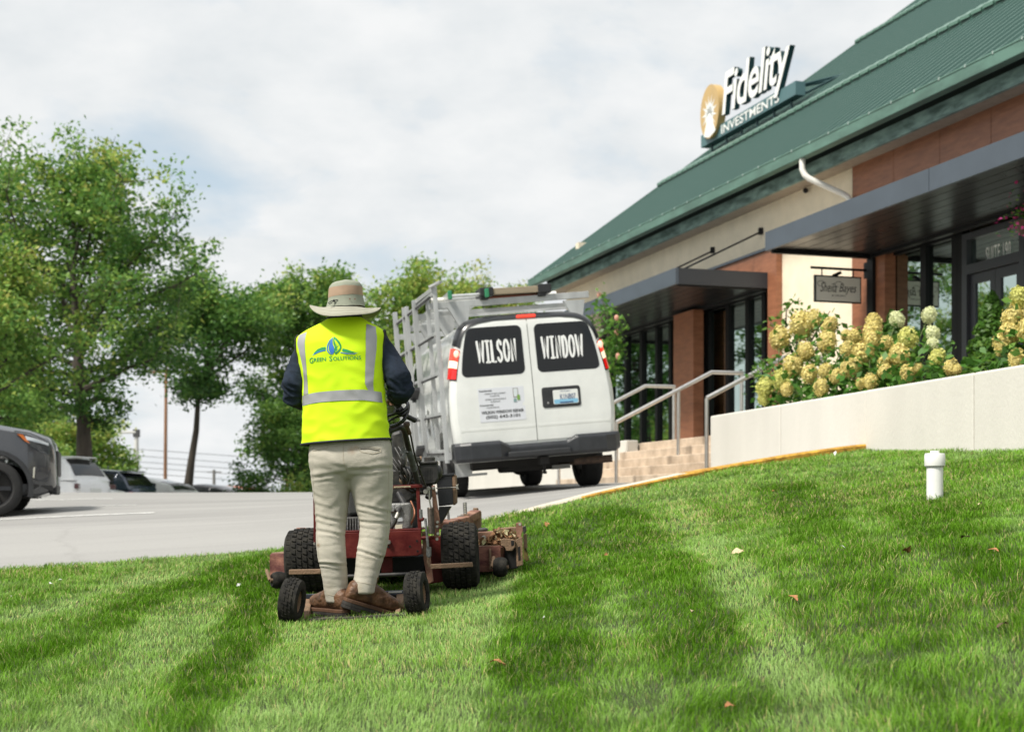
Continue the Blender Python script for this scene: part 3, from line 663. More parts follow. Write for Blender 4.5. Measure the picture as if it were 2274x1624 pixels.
mb = MB(); bx(mb, 11.665, 12.475, ss_-.027, ss_-.0225, zs_-.535, zs_-.145); hp(mb, 'board', M('board_grey', (.80,.78,.72), .6), brd).location = (0,0,0)
mb = MB(); fnn = lambda u, v, w: BP(12.07+u, ss_-.030, zs_-.315+v)
put_text(mb, 'Sheila', lambda u, v, w: fnn(u-.185, v, w), width=.30, height=.155, shear=.35, offset=.0); put_text(mb, 'Bayes', lambda u, v, w: fnn(u+.175, v-.02, w), width=.32, height=.185, shear=.35, offset=.0)
put_text(mb, 'JEWELERS', lambda u, v, w: fnn(u, v-.135, w), width=.26, height=.032)
for (c, dxx) in ((-.30,0),(.03,0)): 
    vs, fs = ribbon([(c+.07*math.cos(t)-.02, .055+.045*math.sin(t)) for t in np.linspace(.3, 4.6, 14)], .007); mb.add([fnn(v.x, v.y, 0) for v in vs], fs)
hp(mb, 'lettering', M('ink_black', (.012,.012,.012), .6), brd)
mb = MB(); mb.box(BP(12.06, ss_, zs_-.09), (.14,.07,.05), rot=Matrix.Rotation(R(17), 3, 'Z') @ Matrix.Rotation(R(-25), 3, 'Y')); hp(mb, 'sign_lamp', blackm)
# ================================================================== trees and plants
def leaf_mat(name, ramp, trans=.35, rough=.45):
    m = M(name, ramp[0][1], rough, spec=.3); nt = m.node_tree; b = nt.nodes['Principled BSDF']; N = nt.nodes.new; L = nt.links.new
    a = N('ShaderNodeAttribute'); a.attribute_name = 'tint'; r = N('ShaderNodeValToRGB'); L(a.outputs['Fac'], r.inputs[0]); e = r.color_ramp.elements
    e[0].position = ramp[0][0]; e[0].color = (*ramp[0][1], 1); e[1].position = ramp[-1][0]; e[1].color = (*ramp[-1][1], 1)
    for p, c in ramp[1:-1]: k = e.new(p); k.color = (*c, 1)
    L(r.outputs[0], b.inputs['Base Color']); t = N('ShaderNodeBsdfTranslucent'); L(r.outputs[0], t.inputs[0]); ms = N('ShaderNodeMixShader'); ms.inputs[0].default_value = trans
    L(b.outputs[0], ms.inputs[1]); L(t.outputs[0], ms.inputs[2]); L(ms.outputs[0], nt.nodes['Material Output'].inputs[0])
    return m
tree_leaf = leaf_mat('tree_leaf', [(0,(.024,.072,.018)),(.38,(.085,.205,.042)),(.7,(.22,.37,.070)),(.88,(.38,.44,.09)),(1,(.40,.31,.11))], trans=.36)
bush_leaf = leaf_mat('bush_leaf', [(0,(.022,.075,.012)),(.5,(.075,.20,.028)),(1,(.19,.33,.055))])
bark = M('bark', (.075,.062,.05), .9, var=.4, vs=4, bump=.9, bs=18, stretch=(1,1,.25))
def leaves(name, P, tint, size, mat, parent, aspect=.55, up=.5, rg=None, vary=.4, out=None):
    rg = rg or rng; P = np.asarray(P, float); n = len(P)
    sz = size*(1-vary/2+vary*rg.random(n))
    nrm = rg.normal(size=(n,3)); nrm[:,2] += up*2
    if out is not None: nrm += out
    nrm /= np.linalg.norm(nrm, axis=1)[:,None]
    t = rg.normal(size=(n,3)); t -= nrm*(t*nrm).sum(1)[:,None]; t /= np.linalg.norm(t, axis=1)[:,None]; b = np.cross(nrm, t)
    L_ = t*(sz/2)[:,None]; W_ = b*(sz*aspect/2)[:,None]
    V = np.stack([P-L_, P-L_*.1+W_, P+L_, P-L_*.1-W_], 1).astype(np.float32)
    V[:,[1,3]] += (nrm*(sz*.12)[:,None])[:,None]
    me = bpy.data.meshes.new(name); me.vertices.add(n*4); me.vertices.foreach_set('co', V.ravel())
    me.loops.add(n*4); me.loops.foreach_set('vertex_index', np.arange(n*4, dtype=np.int32))
    me.polygons.add(n); me.polygons.foreach_set('loop_start', np.arange(n, dtype=np.int32)*4); me.update(calc_edges=True)
    at = me.attributes.new('tint', 'FLOAT', 'POINT'); at.data.foreach_set('value', np.repeat(np.clip(tint, 0, 1), 4).astype(np.float32))
    me.materials.append(mat)
    o = link(name, me, parent); o['kind'] = 'stuff'
    return o
def branch_pts(p, d, L_, rg, n=5, sag=.0, wob=.12):
    pts = [Vector(p)]; d = Vector(d).normalized()
    for i in range(n):
        d = (d+Vector(rg.normal(size=3))*wob+Vector((0,0,sag))).normalized(); pts.append(pts[-1]+d*(L_/n))
    return pts
def tree(name, label, base, H, z0, rad, seed, tr=.2, limbs=16, leaf=.15, per=34, tint=(.15,.6), cl=.42, group='trees beyond the parking lot', squash=1.0, dense=1.0, bronze=0, lean=(0,0)):
    rg = np.random.default_rng(seed); base = Vector(base)
    root = thing(name, label, 'tree', base, group=group)
    H *= .90; tm = MB(); top = H*.80; lv = Vector((lean[0], lean[1], 0))
    tp = [Vector((0,0,-.4))]+[Vector((rg.normal()*.05*H*.2*k/6, rg.normal()*.05*H*.2*k/6, top*k/6))+lv*(k/6)**1.5 for k in range(1,7)]
    rr = [tr*1.35]+[tr*(1-.13*k) for k in range(1,7)]; rr[1] = tr; tm.tube(tp, rr, 10)
    cz = (H+z0)/2; ch = (H-z0)/2*1.02; cl_pts = []; 
    def tpos(z):
        k = np.clip(z/top*6, 0, 6); i = min(5, int(k)); return tp[i+1]*(k-i)+tp[i]*(1-(k-i)) if i > 0 else tp[1]*(k-i)+Vector((0,0,0))*(1-(k-i))
    for i in range(limbs):
        f = (i+.5)/limbs; zs = z0*.85+(top-z0*.85)*f**1.05; p = tpos(zs); az = i*2.39996+rg.normal()*.25
        el = R(6+62*f**1.4)+rg.normal()*.12
        d = Vector((math.cos(az)*math.cos(el), math.sin(az)*math.cos(el), math.sin(el)))
        # reach to the crown's envelope
        k = 0
        for k in np.linspace(.1, 3*rad+2, 60):
            q = p+d*k-lv*.6
            if (q.x/rad)**2+(q.y/rad)**2+((q.z-cz)/ch)**2 > 1 and k > .6: break
        L_ = max(.6, k*(.80+.32*rg.random())); n = 6
        pts = branch_pts(p, d, L_, rg, n, .05, .13); r0 = max(.03, tr*.42*(1-.6*f)); tm.tube(pts, [r0*(1-.8*j/n) for j in range(n+1)], 6)
        nsub = max(3, int(L_*2.6*dense))
        for j in range(nsub):
            t = .30+.70*(j+rg.random())/nsub; kk = min(n-1, int(t*n)); q = pts[kk].lerp(pts[kk+1], t*n-kk)
            dd = (d*.55+Vector(rg.normal(size=3))*.65+Vector((0,0,.15))).normalized(); l2 = (.35+.45*rg.random())*min(1.9, L_*.45)
            sp = branch_pts(q, dd, l2, rg, 3, .02, .2); tm.tube(sp, [.018,.013,.009,.005], 4, caps=False)
            for s_ in (1,2,3):
                if rg.random() < .92: cl_pts.append((sp[s_]+Vector(rg.normal(size=3))*.14, .55+.55*rg.random(), t))
        cl_pts.append((pts[-1], 1.0, 1))
    tm.build('trunk', bark, root, smooth=True)
    PS = []; T = []
    for (c, sz, t) in cl_pts:
        n = max(8, int(1.75*per*sz*(.6+.8*rg.random()))); q = rg.normal(size=(n,3))*np.array([cl, cl, cl*.6])*sz*.60+np.array(c)
        ct = tint[0]+(tint[1]-tint[0])*np.clip(rg.normal(.5,.28), 0, 1)
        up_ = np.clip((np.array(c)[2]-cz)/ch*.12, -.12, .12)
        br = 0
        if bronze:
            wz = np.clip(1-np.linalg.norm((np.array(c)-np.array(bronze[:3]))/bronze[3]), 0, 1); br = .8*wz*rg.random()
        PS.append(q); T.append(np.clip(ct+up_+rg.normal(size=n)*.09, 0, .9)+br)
    PS = np.concatenate(PS); T = np.concatenate(T)
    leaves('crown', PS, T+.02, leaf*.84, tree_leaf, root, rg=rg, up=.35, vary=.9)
    return root
def tz(x, Y): 
    X = (x-1136.5)/F*Y; return Vector((X, Y, float(lot_z(np.array([X]), np.array([min(Y,80.)]))[0])-.05))
def hy(y, Y, b): return (1120-y)/F*Y-b.z
b = tz(190,42); tree('oak_tree', 'tallest broad tree at the left, its thick trunk above the white hatchback', b, hy(262,42,b), hy(900,42,b), 4.7, 11, tr=.27, limbs=30, leaf=.175, per=30, tint=(.16,.74), cl=.5, dense=1.15, bronze=(.6,-3,4.6,2.4), lean=(-.5,0))
b = tz(412,50); tree('oak_tree', 'smaller tree with a slim bare trunk right of the tallest tree', b, hy(585,50,b), hy(840,50,b), 3.2, 12, tr=.17, limbs=26, leaf=.18, per=30, tint=(.12,.66), cl=.5, dense=1.2, lean=(.9,0))
b = tz(-40,36); tree('oak_tree', 'yellow-green tree cut off by the left edge of the picture', b, hy(520,36,b), hy(965,36,b), 2.9, 13, tr=.15, limbs=22, leaf=.16, per=32, tint=(.34,.80), cl=.48, dense=1.2)
b = tz(676,54); tree('oak_tree', 'rounded tree directly behind the hat of the person', b, hy(540,54,b), 1.6, 2.65, 14, tr=.2, limbs=24, leaf=.19, per=32, tint=(.18,.70), cl=.52, dense=1.35)
b = tz(925,58); tree('oak_tree', 'yellowish tree rising behind the rack of the white van', b, hy(570,58,b), 1.2, 3.7, 16, tr=.2, limbs=34, leaf=.2, per=34, tint=(.38,.86), cl=.55, dense=1.3)
b = tz(1085,64); tree('oak_tree', 'low tree beside the far end of the green roof', b, hy(575,64,b), 1.2, 3.2, 17, tr=.2, limbs=24, leaf=.2, per=34, tint=(.4,.88), cl=.55, dense=1.2)
b = tz(775,70); tree('oak_tree', 'darker tree between the person and the yellowish tree', b, hy(640,70,b), 1.2, 3.0, 18, tr=.2, limbs=22, leaf=.22, per=32, tint=(.12,.55), cl=.6, dense=1.2)
b = tz(638,48); tree('low_tree', 'bushy low tree reaching the ground beside the person', b, hy(880,48,b), .3, 1.4, 19, tr=.09, limbs=18, leaf=.15, per=34, tint=(.15,.62), cl=.42, dense=1.6, group='low trees at the edge of the lot')
b = tz(200,56); tree('low_tree', 'small bright green tree behind the thick trunk', b, hy(925,56,b), .8, 1.9, 20, tr=.08, limbs=16, leaf=.17, per=34, tint=(.4,.8), cl=.45, dense=1.5, group='low trees at the edge of the lot')
b = tz(95,60); tree('low_tree', 'leafy low tree behind the grey car bonnet', b, hy(880,60,b), 1.0, 2.6, 23, tr=.1, limbs=18, leaf=.19, per=34, tint=(.3,.78), cl=.5, dense=1.3, group='low trees at the edge of the lot')
for k, (X, Y, H, rd) in enumerate(((-21,35,9.5,4.0),(-27,28,10.5,4.3),(-20,48,9,3.8))):
    tree('oak_tree', ('middle', 'nearest', 'farthest')[k]+' of the trees seen only mirrored in the shop windows', (X, Y, -.6), H, 2.2, rd, 40+k, tr=.2, limbs=18, leaf=.26, per=22, tint=(.2,.7), cl=.6, dense=.8, group='trees mirrored in the shop windows')
# low hedge patch under the trees
def bushcloud(name, label, base, rx, ry, rz_, n, leaf, mat, tint, seed, cat='bush', group=None, clumps=26, stems=True, kindname='foliage'):
    rg = np.random.default_rng(seed); root = thing(name, label, cat, base, group=group)
    cs = rg.normal(size=(clumps,3)); cs /= np.linalg.norm(cs, axis=1)[:,None]; cs *= (.35+.6*rg.random(clumps)**.5)[:,None]; cs[:,2] = np.abs(cs[:,2])
    q = []; t = []
    for c in cs:
        m = n//clumps; q.append((c+rg.normal(size=(m,3))*.20)*np.array([rx,ry,rz_])); t.append(np.full(m, tint[0]+(tint[1]-tint[0])*rg.random())+rg.normal(size=m)*.1)
    q = np.concatenate(q); q[:,2] = np.maximum(q[:,2], .02)
    leaves(kindname, q, np.concatenate(t), leaf, mat, root, rg=rg)
    if stems:
        mb = MB()
        for c in cs[:9]: mb.tube([Vector((0,0,-.05)), Vector(c*np.array([rx,ry,rz_]))*.5+Vector((rg.normal()*.03,0,.02)), Vector(c*np.array([rx,ry,rz_]))], [.02,.014,.006], 5, caps=False)
        mb.build('stem', bark, root)
    return root
b = tz(672,46); bushcloud('hedge_bush', 'low yellow-green bush at the edge of the lot beside the person', b, .95, .6, hy(1052,46,b), 2600, .12, tree_leaf, (.55,.85), 31)
# ------------------------------------------------------------------ hydrangeas in the planter
HYD = [(275,1190,50,0),(385,1130,60,0),(445,1100,45,0),(385,1085,28,0),(525,1125,38,0),(510,1210,48,0),(405,1255,40,0),(340,1330,48,0),(425,1370,42,0),(505,1355,35,0),(555,1380,32,0),(480,1435,38,0),(200,1435,42,1),(285,1400,45,1),(195,1490,30,1),(310,1445,30,0),(605,1175,25,0),(650,1185,35,0),(745,1110,38,0),(735,1160,45,0),(735,1200,40,0),(615,1250,38,0),(685,1270,50,0),(630,1335,48,0),(725,1260,22,0),(810,1215,32,0),(860,1095,35,2),(915,1190,48,1),(870,1275,48,0),(800,1310,35,0),(800,1355,33,0),(730,1405,35,0),(680,1418,25,0),(915,1365,38,0),(965,1340,22,0),(1060,1285,38,1),(1040,1165,33,2),(1040,1215,28,2),(1020,1075,35,2),(1130,1335,35,0),(1160,1345,22,0)]
HYD2 = [(1470,985,45,1),(1442,1095,55,0),(1425,1165,50,0),(1392,1222,50,0),(1462,1290,42,0),(1520,1150,55,0),(1560,1260,50,0),(1550,1050,50,0)]
hyd_mats = []
for i, (c, c2) in enumerate((((.80,.68,.25),(.87,.78,.36)), ((.72,.72,.22),(.80,.80,.32)), ((.82,.85,.50),(.86,.90,.62)))):
    hyd_mats.append(leaf_mat('hydrangea_petal_%d' % i, [(0,tuple(k*.62 for k in c)),(.5,c),(.85,c2),(1,(.52,.30,.15) if i == 0 else c2)], trans=.25, rough=.7))
def head_mesh(i, seed):
    rg = np.random.default_rng(seed); n = 330
    d = rg.normal(size=(n,3)); d /= np.linalg.norm(d, axis=1)[:,None]
    lump = np.array([1+.16*fbm((v[0]*2.2+seed, v[1]*2.2, v[2]*2.2), 2) for v in d])
    P = d*lump[:,None]*np.array([.92,.92,1.12])*(.93+.1*rg.random(n))[:,None]
    sz = .24*(.7+.6*rg.random(n)); nr = d+rg.normal(size=(n,3))*.45; nr /= np.linalg.norm(nr, axis=1)[:,None]
    t = rg.normal(size=(n,3)); t -= nr*(t*nr).sum(1)[:,None]; t /= np.linalg.norm(t, axis=1)[:,None]; b_ = np.cross(nr, t)
    V = np.stack([P-t*sz[:,None]/2, P+b_*sz[:,None]/2+nr*.04, P+t*sz[:,None]/2, P-b_*sz[:,None]/2+nr*.04], 1)
    mb = MB(); mb.add(V.reshape(-1,3), [tuple(range(4*k, 4*k+4)) for k in range(n)])
    mb.sphere((0,0,0), (.84,.84,1.02), 10, 8); me = bpy.data.meshes.new('flower_head'); me.from_pydata([tuple(v) for v in mb.v], [], mb.f)
    tv = np.clip(np.r_[np.repeat(.45+.28*d[:,2]*0+.22*rg.normal(size=n), 4), np.full(len(mb.v)-4*n, .1)], 0, 1)
    me.attributes.new('tint', 'FLOAT', 'POINT').data.foreach_set('value', tv.astype(np.float32)); me.materials.append(hyd_mats[i]); return me
HM = [[head_mesh(i, 50+7*i+k) for k in range(3)] for i in range(3)]
def hydrangea(label, heads, seed, rfun, spread, group):
    rg = np.random.default_rng(seed); pts = []
    for (cx, cy, rad, kind) in heads:
        x, y = 1609+.4443*cx, 222+.4443*cy; r = rfun(cx, cy)
        s_, z_ = on_r(x, y, r); p = BP(r, s_, z_); pts.append((p, rad*.4443*p.y/F, kind))
    cen = sum((p for p, _, _ in pts), Vector())/len(pts); base = BP(8.75, cen.dot(UD), ZD)
    root = thing('hydrangea_bush', label, 'bush', base, group=group)
    st = MB(); Q = []; T = []
    for p, rad, kind in pts:
        o = link('flower_head', HM[kind][int(rg.integers(3))], root); o.location = p-base; o.scale = (rad*1.1,)*3; o.rotation_euler = (rg.normal()*.3, rg.normal()*.3, rg.random()*6)
        foot = base+UD*((p-base).dot(UD)*.75+rg.normal()*.1)+RD*rg.normal()*.1
        st.tube([foot-base, (p+foot)/2-base+Vector((0,0,.08)), p-base], [.012,.009,.006], 5, caps=False)
        n = 46
        for k in range(n):
            a = rg.random(); q = p.lerp(foot, .08+a*.9)+Vector(rg.normal(size=3))*(.10+.10*a)
            q = q-RD*min(0, 0); d_ = q.dot(RD)
            if d_ < 8.16 and q.z < 1.26: q = q+RD*(8.16-d_+.05)
            Q.append(q-base); T.append(.35+.35*rg.normal()*.5+.25*(1-a))
    for (s0, s1) in spread:
        for k in range(700):
            q = BP(8.32+.9*rg.random(), s0+(s1-s0)*rg.random(), ZD+.02+.42*rg.random()**1.3); Q.append(q-base); T.append(.2+.4*rg.random())
    st.build('stem', M('green_stem', (.10,.14,.04), .7), root)
    leaves('foliage', np.array([tuple(q) for q in Q]), np.array(T), .105, bush_leaf, root, aspect=.62, rg=rg, up=.5)
    return root
hydrangea('large hydrangea bush with tan and lime flower heads along the white wall', HYD, 61, lambda x, y: 8.32+.85*np.clip((1430-y)/330, 0, 1), [(sx(1690, 8.6), sx(2120, 8.6))], 'hydrangea bushes on the planter')
hydrangea('hydrangea bush cut off by the right edge of the picture', HYD2, 62, lambda x, y: 8.35+.25*np.clip((1300-y)/300, 0, 1), [(sx(2225, 8.5), sx(2370, 8.5))], 'hydrangea bushes on the planter')
pl = MB(); bx(pl, 8.32, 9.25, S_NEAR, 17.05, ZD-.1, ZD+.03); tag(pl.build('planter_soil', M('mulch', (.05,.032,.02), .95, var=.4, vs=25, bump=.8, bs=60)), kind='structure')
# arborvitae cones
def cone_shrub(label, x, ytop, r, rad, seed, pot=True):
    rg = np.random.default_rng(seed); s_, zt = on_r(x, ytop, r); base = BP(r, s_, ZD); H = zt-ZD; root = thing('cone_shrub', label, 'bush', base, group='clipped cone shrubs by the doors')
    n = 4200; h = rg.random(n)**1.25; z0_ = .42 if pot else .05
    rr = rad*(1-h)**.75*(.75+.32*rg.random(n))*(1+.14*np.sin(h*40+rg.random(n)*2)); a = rg.random(n)*6.283
    P = np.c_[np.cos(a)*rr, np.sin(a)*rr, z0_+(H-z0_)*h]; out = np.c_[np.cos(a), np.sin(a), np.full(n,.6)]*1.6
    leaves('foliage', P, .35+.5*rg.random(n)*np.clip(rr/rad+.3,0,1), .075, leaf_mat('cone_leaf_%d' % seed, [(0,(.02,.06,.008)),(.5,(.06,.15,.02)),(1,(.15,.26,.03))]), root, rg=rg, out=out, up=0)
    mb = MB(); mb.tube([Vector((0,0,.0)), Vector((0,0,H*.8))], [.03,.008], 6); mb.build('stem', bark, root)
    if pot: mb = MB(); mb.lathe([(.17,0),(.2,.03),(.26,.40),(.28,.42),(.28,.45),(.24,.45),(.23,.36),(0,.36)], (0,0,0), n=20); mb.build('pot', M('pot_brown', (.06,.028,.018), .5), root, smooth=True)
    return root
cone_shrub('bright green cone shrub in a dark pot before the suite door', 2203, 648, 11.6, .43, 71)
cone_shrub('dark narrow cone shrub behind the hydrangea heads', 1979, 690, 10.6, .28, 72)
# airy shrubs
def airy(label, stems, r, seed, leaf, tint, buds=0, n=26, spread=.09):
    rg = np.random.default_rng(seed); s0, z0_ = on_r(stems[0][0][0], stems[0][0][1], r); root = thing('leafy_shrub', label, 'bush', BP(r, s0, ZD)); o0 = root.location.copy()
    mb = MB(); Q = []; T = []; bd = []
    for st in stems:
        pts = []
        for (x, y) in st: s_, z_ = on_r(x, y, r+rg.normal()*.04); pts.append(BP(r+rg.normal()*.03, s_, max(z_, ZD))-o0)
        mb.tube(pts, [.016-.011*k/max(1,len(pts)-1) for k in range(len(pts))], 5, caps=False)
        for k in range(1, len(pts)):
            for j in range(n):
                q = pts[k-1].lerp(pts[k], rg.random())+Vector(rg.normal(size=3))*spread; Q.append(tuple(q)); T.append(tint[0]+(tint[1]-tint[0])*rg.random())
        if buds and rg.random() < buds: bd.append(pts[-1])
    mb.build('stem', bark, root)
    leaves('foliage', np.array(Q), np.array(T), leaf, bush_leaf, root, rg=rg, up=.3, aspect=.5)
    for p in bd: m2 = MB(); m2.sphere((0,0,0), (.045,.045,.06), 8, 6); o = m2.build('bud', M('pink_bud', (.55,.28,.20), .6, var=.2, vs=30), root, smooth=True); o.location = p
    return root
airy('tall loose shrub with pink buds beside the white van roof', [[(1342,960),(1345,880),(1350,800),(1352,740),(1345,690),(1328,655)],[(1342,960),(1350,860),(1358,790),(1366,745),(1362,705)],[(1345,880),(1340,800),(1330,740),(1310,690)],[(1350,860),(1362,820),(1372,790)],[(1345,900),(1338,850),(1332,800),(1340,760)],[(1350,800),(1368,770),(1376,738)]], 9.6, 81, .12, (.3,.9), buds=.9, n=44, spread=.10)
airy('olive leafy shrub rising behind the left hydrangea heads', [[(1770,800),(1755,740),(1745,690),(1752,668)],[(1775,800),(1775,720),(1790,690)],[(1780,800),(1815,730),(1838,690)],[(1800,800),(1840,740),(1865,705)],[(1770,800),(1730,745),(1715,715)]], 9.15, 82, .095, (.35,1.0), n=20, spread=.065)
airy('low leafy sprigs over the handrail left of the hydrangeas', [[(1720,850),(1700,830),(1665,812)],[(1725,850),(1705,810),(1690,795)],[(1720,860),(1700,850),(1672,830)]], 8.6, 83, .085, (.4,1.0), n=24, spread=.05)
# ================================================================== the white van
paint_white = M('van_white', (.66,.675,.65), .3, var=.05, vs=3, spec=.5, coat=.5)
black_plastic = M('black_plastic', (.018,.019,.021), .5, var=.2, vs=12, bump=.06, bs=200)
trim_black = M('trim_black', (.012,.013,.015), .28, coat=.3)
rubber = M('rubber', (.016,.016,.016), .85, var=.25, vs=20, bump=.3, bs=90)
under = M('underbody', (.014,.013,.012), .9, var=.3, vs=6)
alu = M('aluminium', (.60,.61,.60), .38, metal=.75, var=.1, vs=9, stretch=(1,1,.3))
alupaint = M('rack_alu', (.42,.43,.43), .42, metal=.3, var=.12, vs=7, stretch=(1,1,.3))
darkglass = M('dark_glass', (.008,.009,.010), .05, spec=.4)
HW = [(.40,.90),(.50,.935),(.62,.962),(.9,.985),(1.15,.98),(1.36,.955),(1.55,.918),(1.75,.872),(1.88,.832),(1.97,.782),(2.03,.71),(2.065,.60),(2.085,.40),(2.09,0.0)]
hz, hh = np.array([a for a, b in HW]), np.array([b for a, b in HW])
def hw(z): return float(np.interp(z, hz, hh))
CZ = 1.15
def tfac(x, z):
    lo, hi = .05, 1.3
    for _ in range(22):
        t = (lo+hi)/2; qx, qz = x/t, CZ+(z-CZ)/t
        if qz < .40 or qz > 2.09 or abs(qx) > hw(qz): lo = t
        else: hi = t
    return hi
def ycap(t): return float(np.interp(t, [0,.88,.93,.965,.985,1.0], [0,.004,.014,.034,.06,.10]))
def rake(z): return .085*max(0.0, (z-.85)/1.24)**1.5
def rp(x, z, off=0.0): return Vector((x, ycap(tfac(x, z))+rake(z)-off, z))
van = thing('white_van', 'white window-repair cargo van with roof rack and lit tail lights', 'van', VY-VROT @ Vector((0,0,.62)))
van.rotation_euler = VROT.to_euler()
def van_body():
    out = [(-hw(z), z) for z, _ in HW[:-1]]+[(0, 2.09)]+[(hw(z), z) for z, _ in HW[:-1]][::-1]
    rings = []
    for t in (.02,.3,.6,.8,.88,.93,.965,.985,1.0):
        rings.append([Vector((x*t, ycap(t)+rake(CZ+(z-CZ)*t), CZ+(z-CZ)*t)) for x, z in out])
    def arch(y):
        zb = .40
        for ay in (1.08, 4.55):
            d = abs(y-ay)
            if d < .45: zb = max(zb, .36+math.sqrt(.45**2-d*d))
        return zb
    ys = [.16,.3,.5,.6,.632,.66,.72,.82,.95,1.08,1.21,1.34,1.44,1.50,1.528,1.56,1.7,2.2,2.8,3.4,3.9,4.08,4.12,4.2,4.35,4.55,4.75,4.9,4.99,5.03,5.2,5.5,5.66,5.72]
    for y in ys:
        zt = float(np.interp(y, [0,3.7,4.3,4.95,5.55,5.66,5.72], [2.1,2.1,1.75,1.22,1.05,.95,.80])); k = float(np.interp(y, [0,4.6,5.4,5.66,5.72], [1,1,.96,.90,.82])); zb = arch(y)
        rk = max(0, 1-(y-.10)/.5)
        rings.append([Vector((x*k, y+rake(z)*rk, max(zb, min(z, zt)))) for x, z in out])
    mb = MB(); mb.loft(rings); o = mb.build('body', paint_white, van, smooth=True); return o
vbody = van_body()
def patch(xl, xr, z0, z1, off, rad=0.0, rows=14, cols=10, skirt=.02, fn=rp):
    mb = MB(); zs = list(np.linspace(z0, z1, rows)) if rad <= 0 else sorted(set([z0+rad*(1-math.cos(a)) for a in np.linspace(0, math.pi/2, 6)]+[z1-rad*(1-math.cos(a)) for a in np.linspace(0, math.pi/2, 6)]+list(np.linspace(z0+rad, z1-rad, max(2, rows-8)))))
    G = []
    for z in zs:
        ins = 0
        if rad > 0:
            d = min(z-z0, z1-z)
            if d < rad: ins = rad-math.sqrt(max(0, rad*rad-(rad-d)**2))
        a, b = (xl(z) if callable(xl) else xl)+ins, (xr(z) if callable(xr) else xr)-ins
        G.append([fn(a+(b-a)*k/(cols-1), z, off) for k in range(cols)])
    n = len(zs); vs = [p for r in G for p in r]; mb.add(vs, [(i*cols+j, i*cols+j+1, (i+1)*cols+j+1, (i+1)*cols+j) for i in range(n-1) for j in range(cols-1)])
    ring = [i for i in range(cols)]+[i*cols+cols-1 for i in range(1, n)]+[(n-1)*cols+j for j in range(cols-2, -1, -1)]+[i*cols for i in range(n-2, 0, -1)]
    m = len(vs); mb.add([], []); bk = [vs[i]+Vector((0, skirt, 0)) for i in ring]; o = len(mb.v); mb.v += [tuple(p) for p in bk]; k = len(ring)
    for j in range(k): mb.f.append((ring[j], ring[(j+1) % k], o+(j+1) % k, o+j)); mb.m.append(0)
    return mb
def dl(z): return .928*hw(CZ+(z-CZ)/.928)
doorL = patch(lambda z: -dl(z), -.0045, .605, 2.015, .010, 0, 26, 12).build('rear_door', paint_white, van, smooth=True)
doorR = patch(.0045, lambda z: dl(z), .605, 2.015, .010, 0, 26, 12).build('rear_door', paint_white, van, smooth=True)
patch(-.006, .006, .60, 2.02, .002, 0, 20, 2, .004).build('door_seam', trim_black, van)
for sgn, d in ((-1, doorL), (1, doorR)):
    xa = lambda z: -(.822-.095*max(0, (z-1.40)/.52)**1.5); xb = -.075
    w = patch(xa if sgn < 0 else (lambda z: .075), (lambda z: xb) if sgn < 0 else (lambda z: -xa(z)), 1.385, 1.955, .0125, .065, 22, 14, .008).build('window_surround', trim_black, d, smooth=True)
    patch((lambda z: xa(z)+.008) if sgn < 0 else (lambda z: .083), (lambda z: xb-.008) if sgn < 0 else (lambda z: -xa(z)-.008), 1.393, 1.947, .0145, .06, 22, 14, .004).build('window_pane', darkglass, d, smooth=True)
# pressed crease across both doors
for sgn, d in ((-1, doorL), (1, doorR)):
    mb = MB(); a, b = (-.88, -.02) if sgn < 0 else (.02, .88); n = 10
    rr = []
    for k in range(n+1):
        x = a+(b-a)*k/n; rr.append([rp(x, .745, .009), rp(x, .765, .0135), rp(x, .80, .0095)])
    mb.loft(rr, caps=False, closed=False); mb.build('door_crease', paint_white, d, smooth=True)
# black surround over the lamps and roof edge; lamps
outl = [(-hw(z), z) for z in np.linspace(1.38, 1.96, 16)]; top_ = [(-hw(z), z) for z in (1.99,2.02,2.04,2.06,2.07,2.08,2.086)]+[(0,2.09)]
def strip(poly, t0, t1, off, mat, name, parent, emit=None):
    mb = MB(); rr = []
    for x, z in poly:
        row = []
        for t in np.linspace(t0, t1, 6):
            qx, qz = x*t, CZ+(z-CZ)*t; y = ycap(min(t,1.0))+rake(qz)+(max(0, t-1.0)*9); nrm_ = Vector((x*.5, -1+.9*(t > .985), (z-CZ)*.3)).normalized()
            row.append(Vector((qx, y, qz))+nrm_*off)
        rr.append(row)
    mb.loft(rr, caps=False, closed=False); return mb.build(name, mat, parent, smooth=True)
full = [(x, z) for x, z in outl if z >= 1.735]+top_; full = full+[(-x, z) for x, z in full[:-1]][::-1]
strip(full, .935, 1.006, .012, trim_black, 'roof_edge_trim', van)
red = M('lens_red', (.52,.012,.010), .15, coat=.6, emit=(.9,.01,.005), es=.25); redlit = M('lens_red_lit', (.7,.05,.03), .2, emit=(1,.06,.03), es=.55); whitelit = M('lens_reverse_lit', (.7,.55,.42), .2, emit=(1,.74,.48), es=.7)
for sgn in (-1, 1):
    lamp = None
    for (a, b, m, nm) in ((1.60,1.733,redlit,'brake_lens'),(1.515,1.597,whitelit,'reverse_lens'),(1.385,1.512,red,'tail_lens')):
        pl_ = [(sgn*hw(z), z) for z in np.linspace(a, b, 6)]
        o = strip(pl_, .935, 1.008, .016, m, 'tail_light' if lamp is None else nm, lamp or van)
        if lamp is None: lamp = o
    pl_ = [(sgn*hw(z), z) for z in np.linspace(1.37, 1.74, 6)]; strip(pl_, .93, 1.0, .008, trim_black, 'lamp_housing', lamp)
    p = rp(sgn*hw(1.67)*.962, 1.665, .022); mb = MB(); mb.sphere(p, (.035,.012,.045), 12, 8); mb.build('bulb_glow', M('bulb', (1,.6,.5), .3, emit=(1,.30,.20), es=.9), lamp, smooth=True)
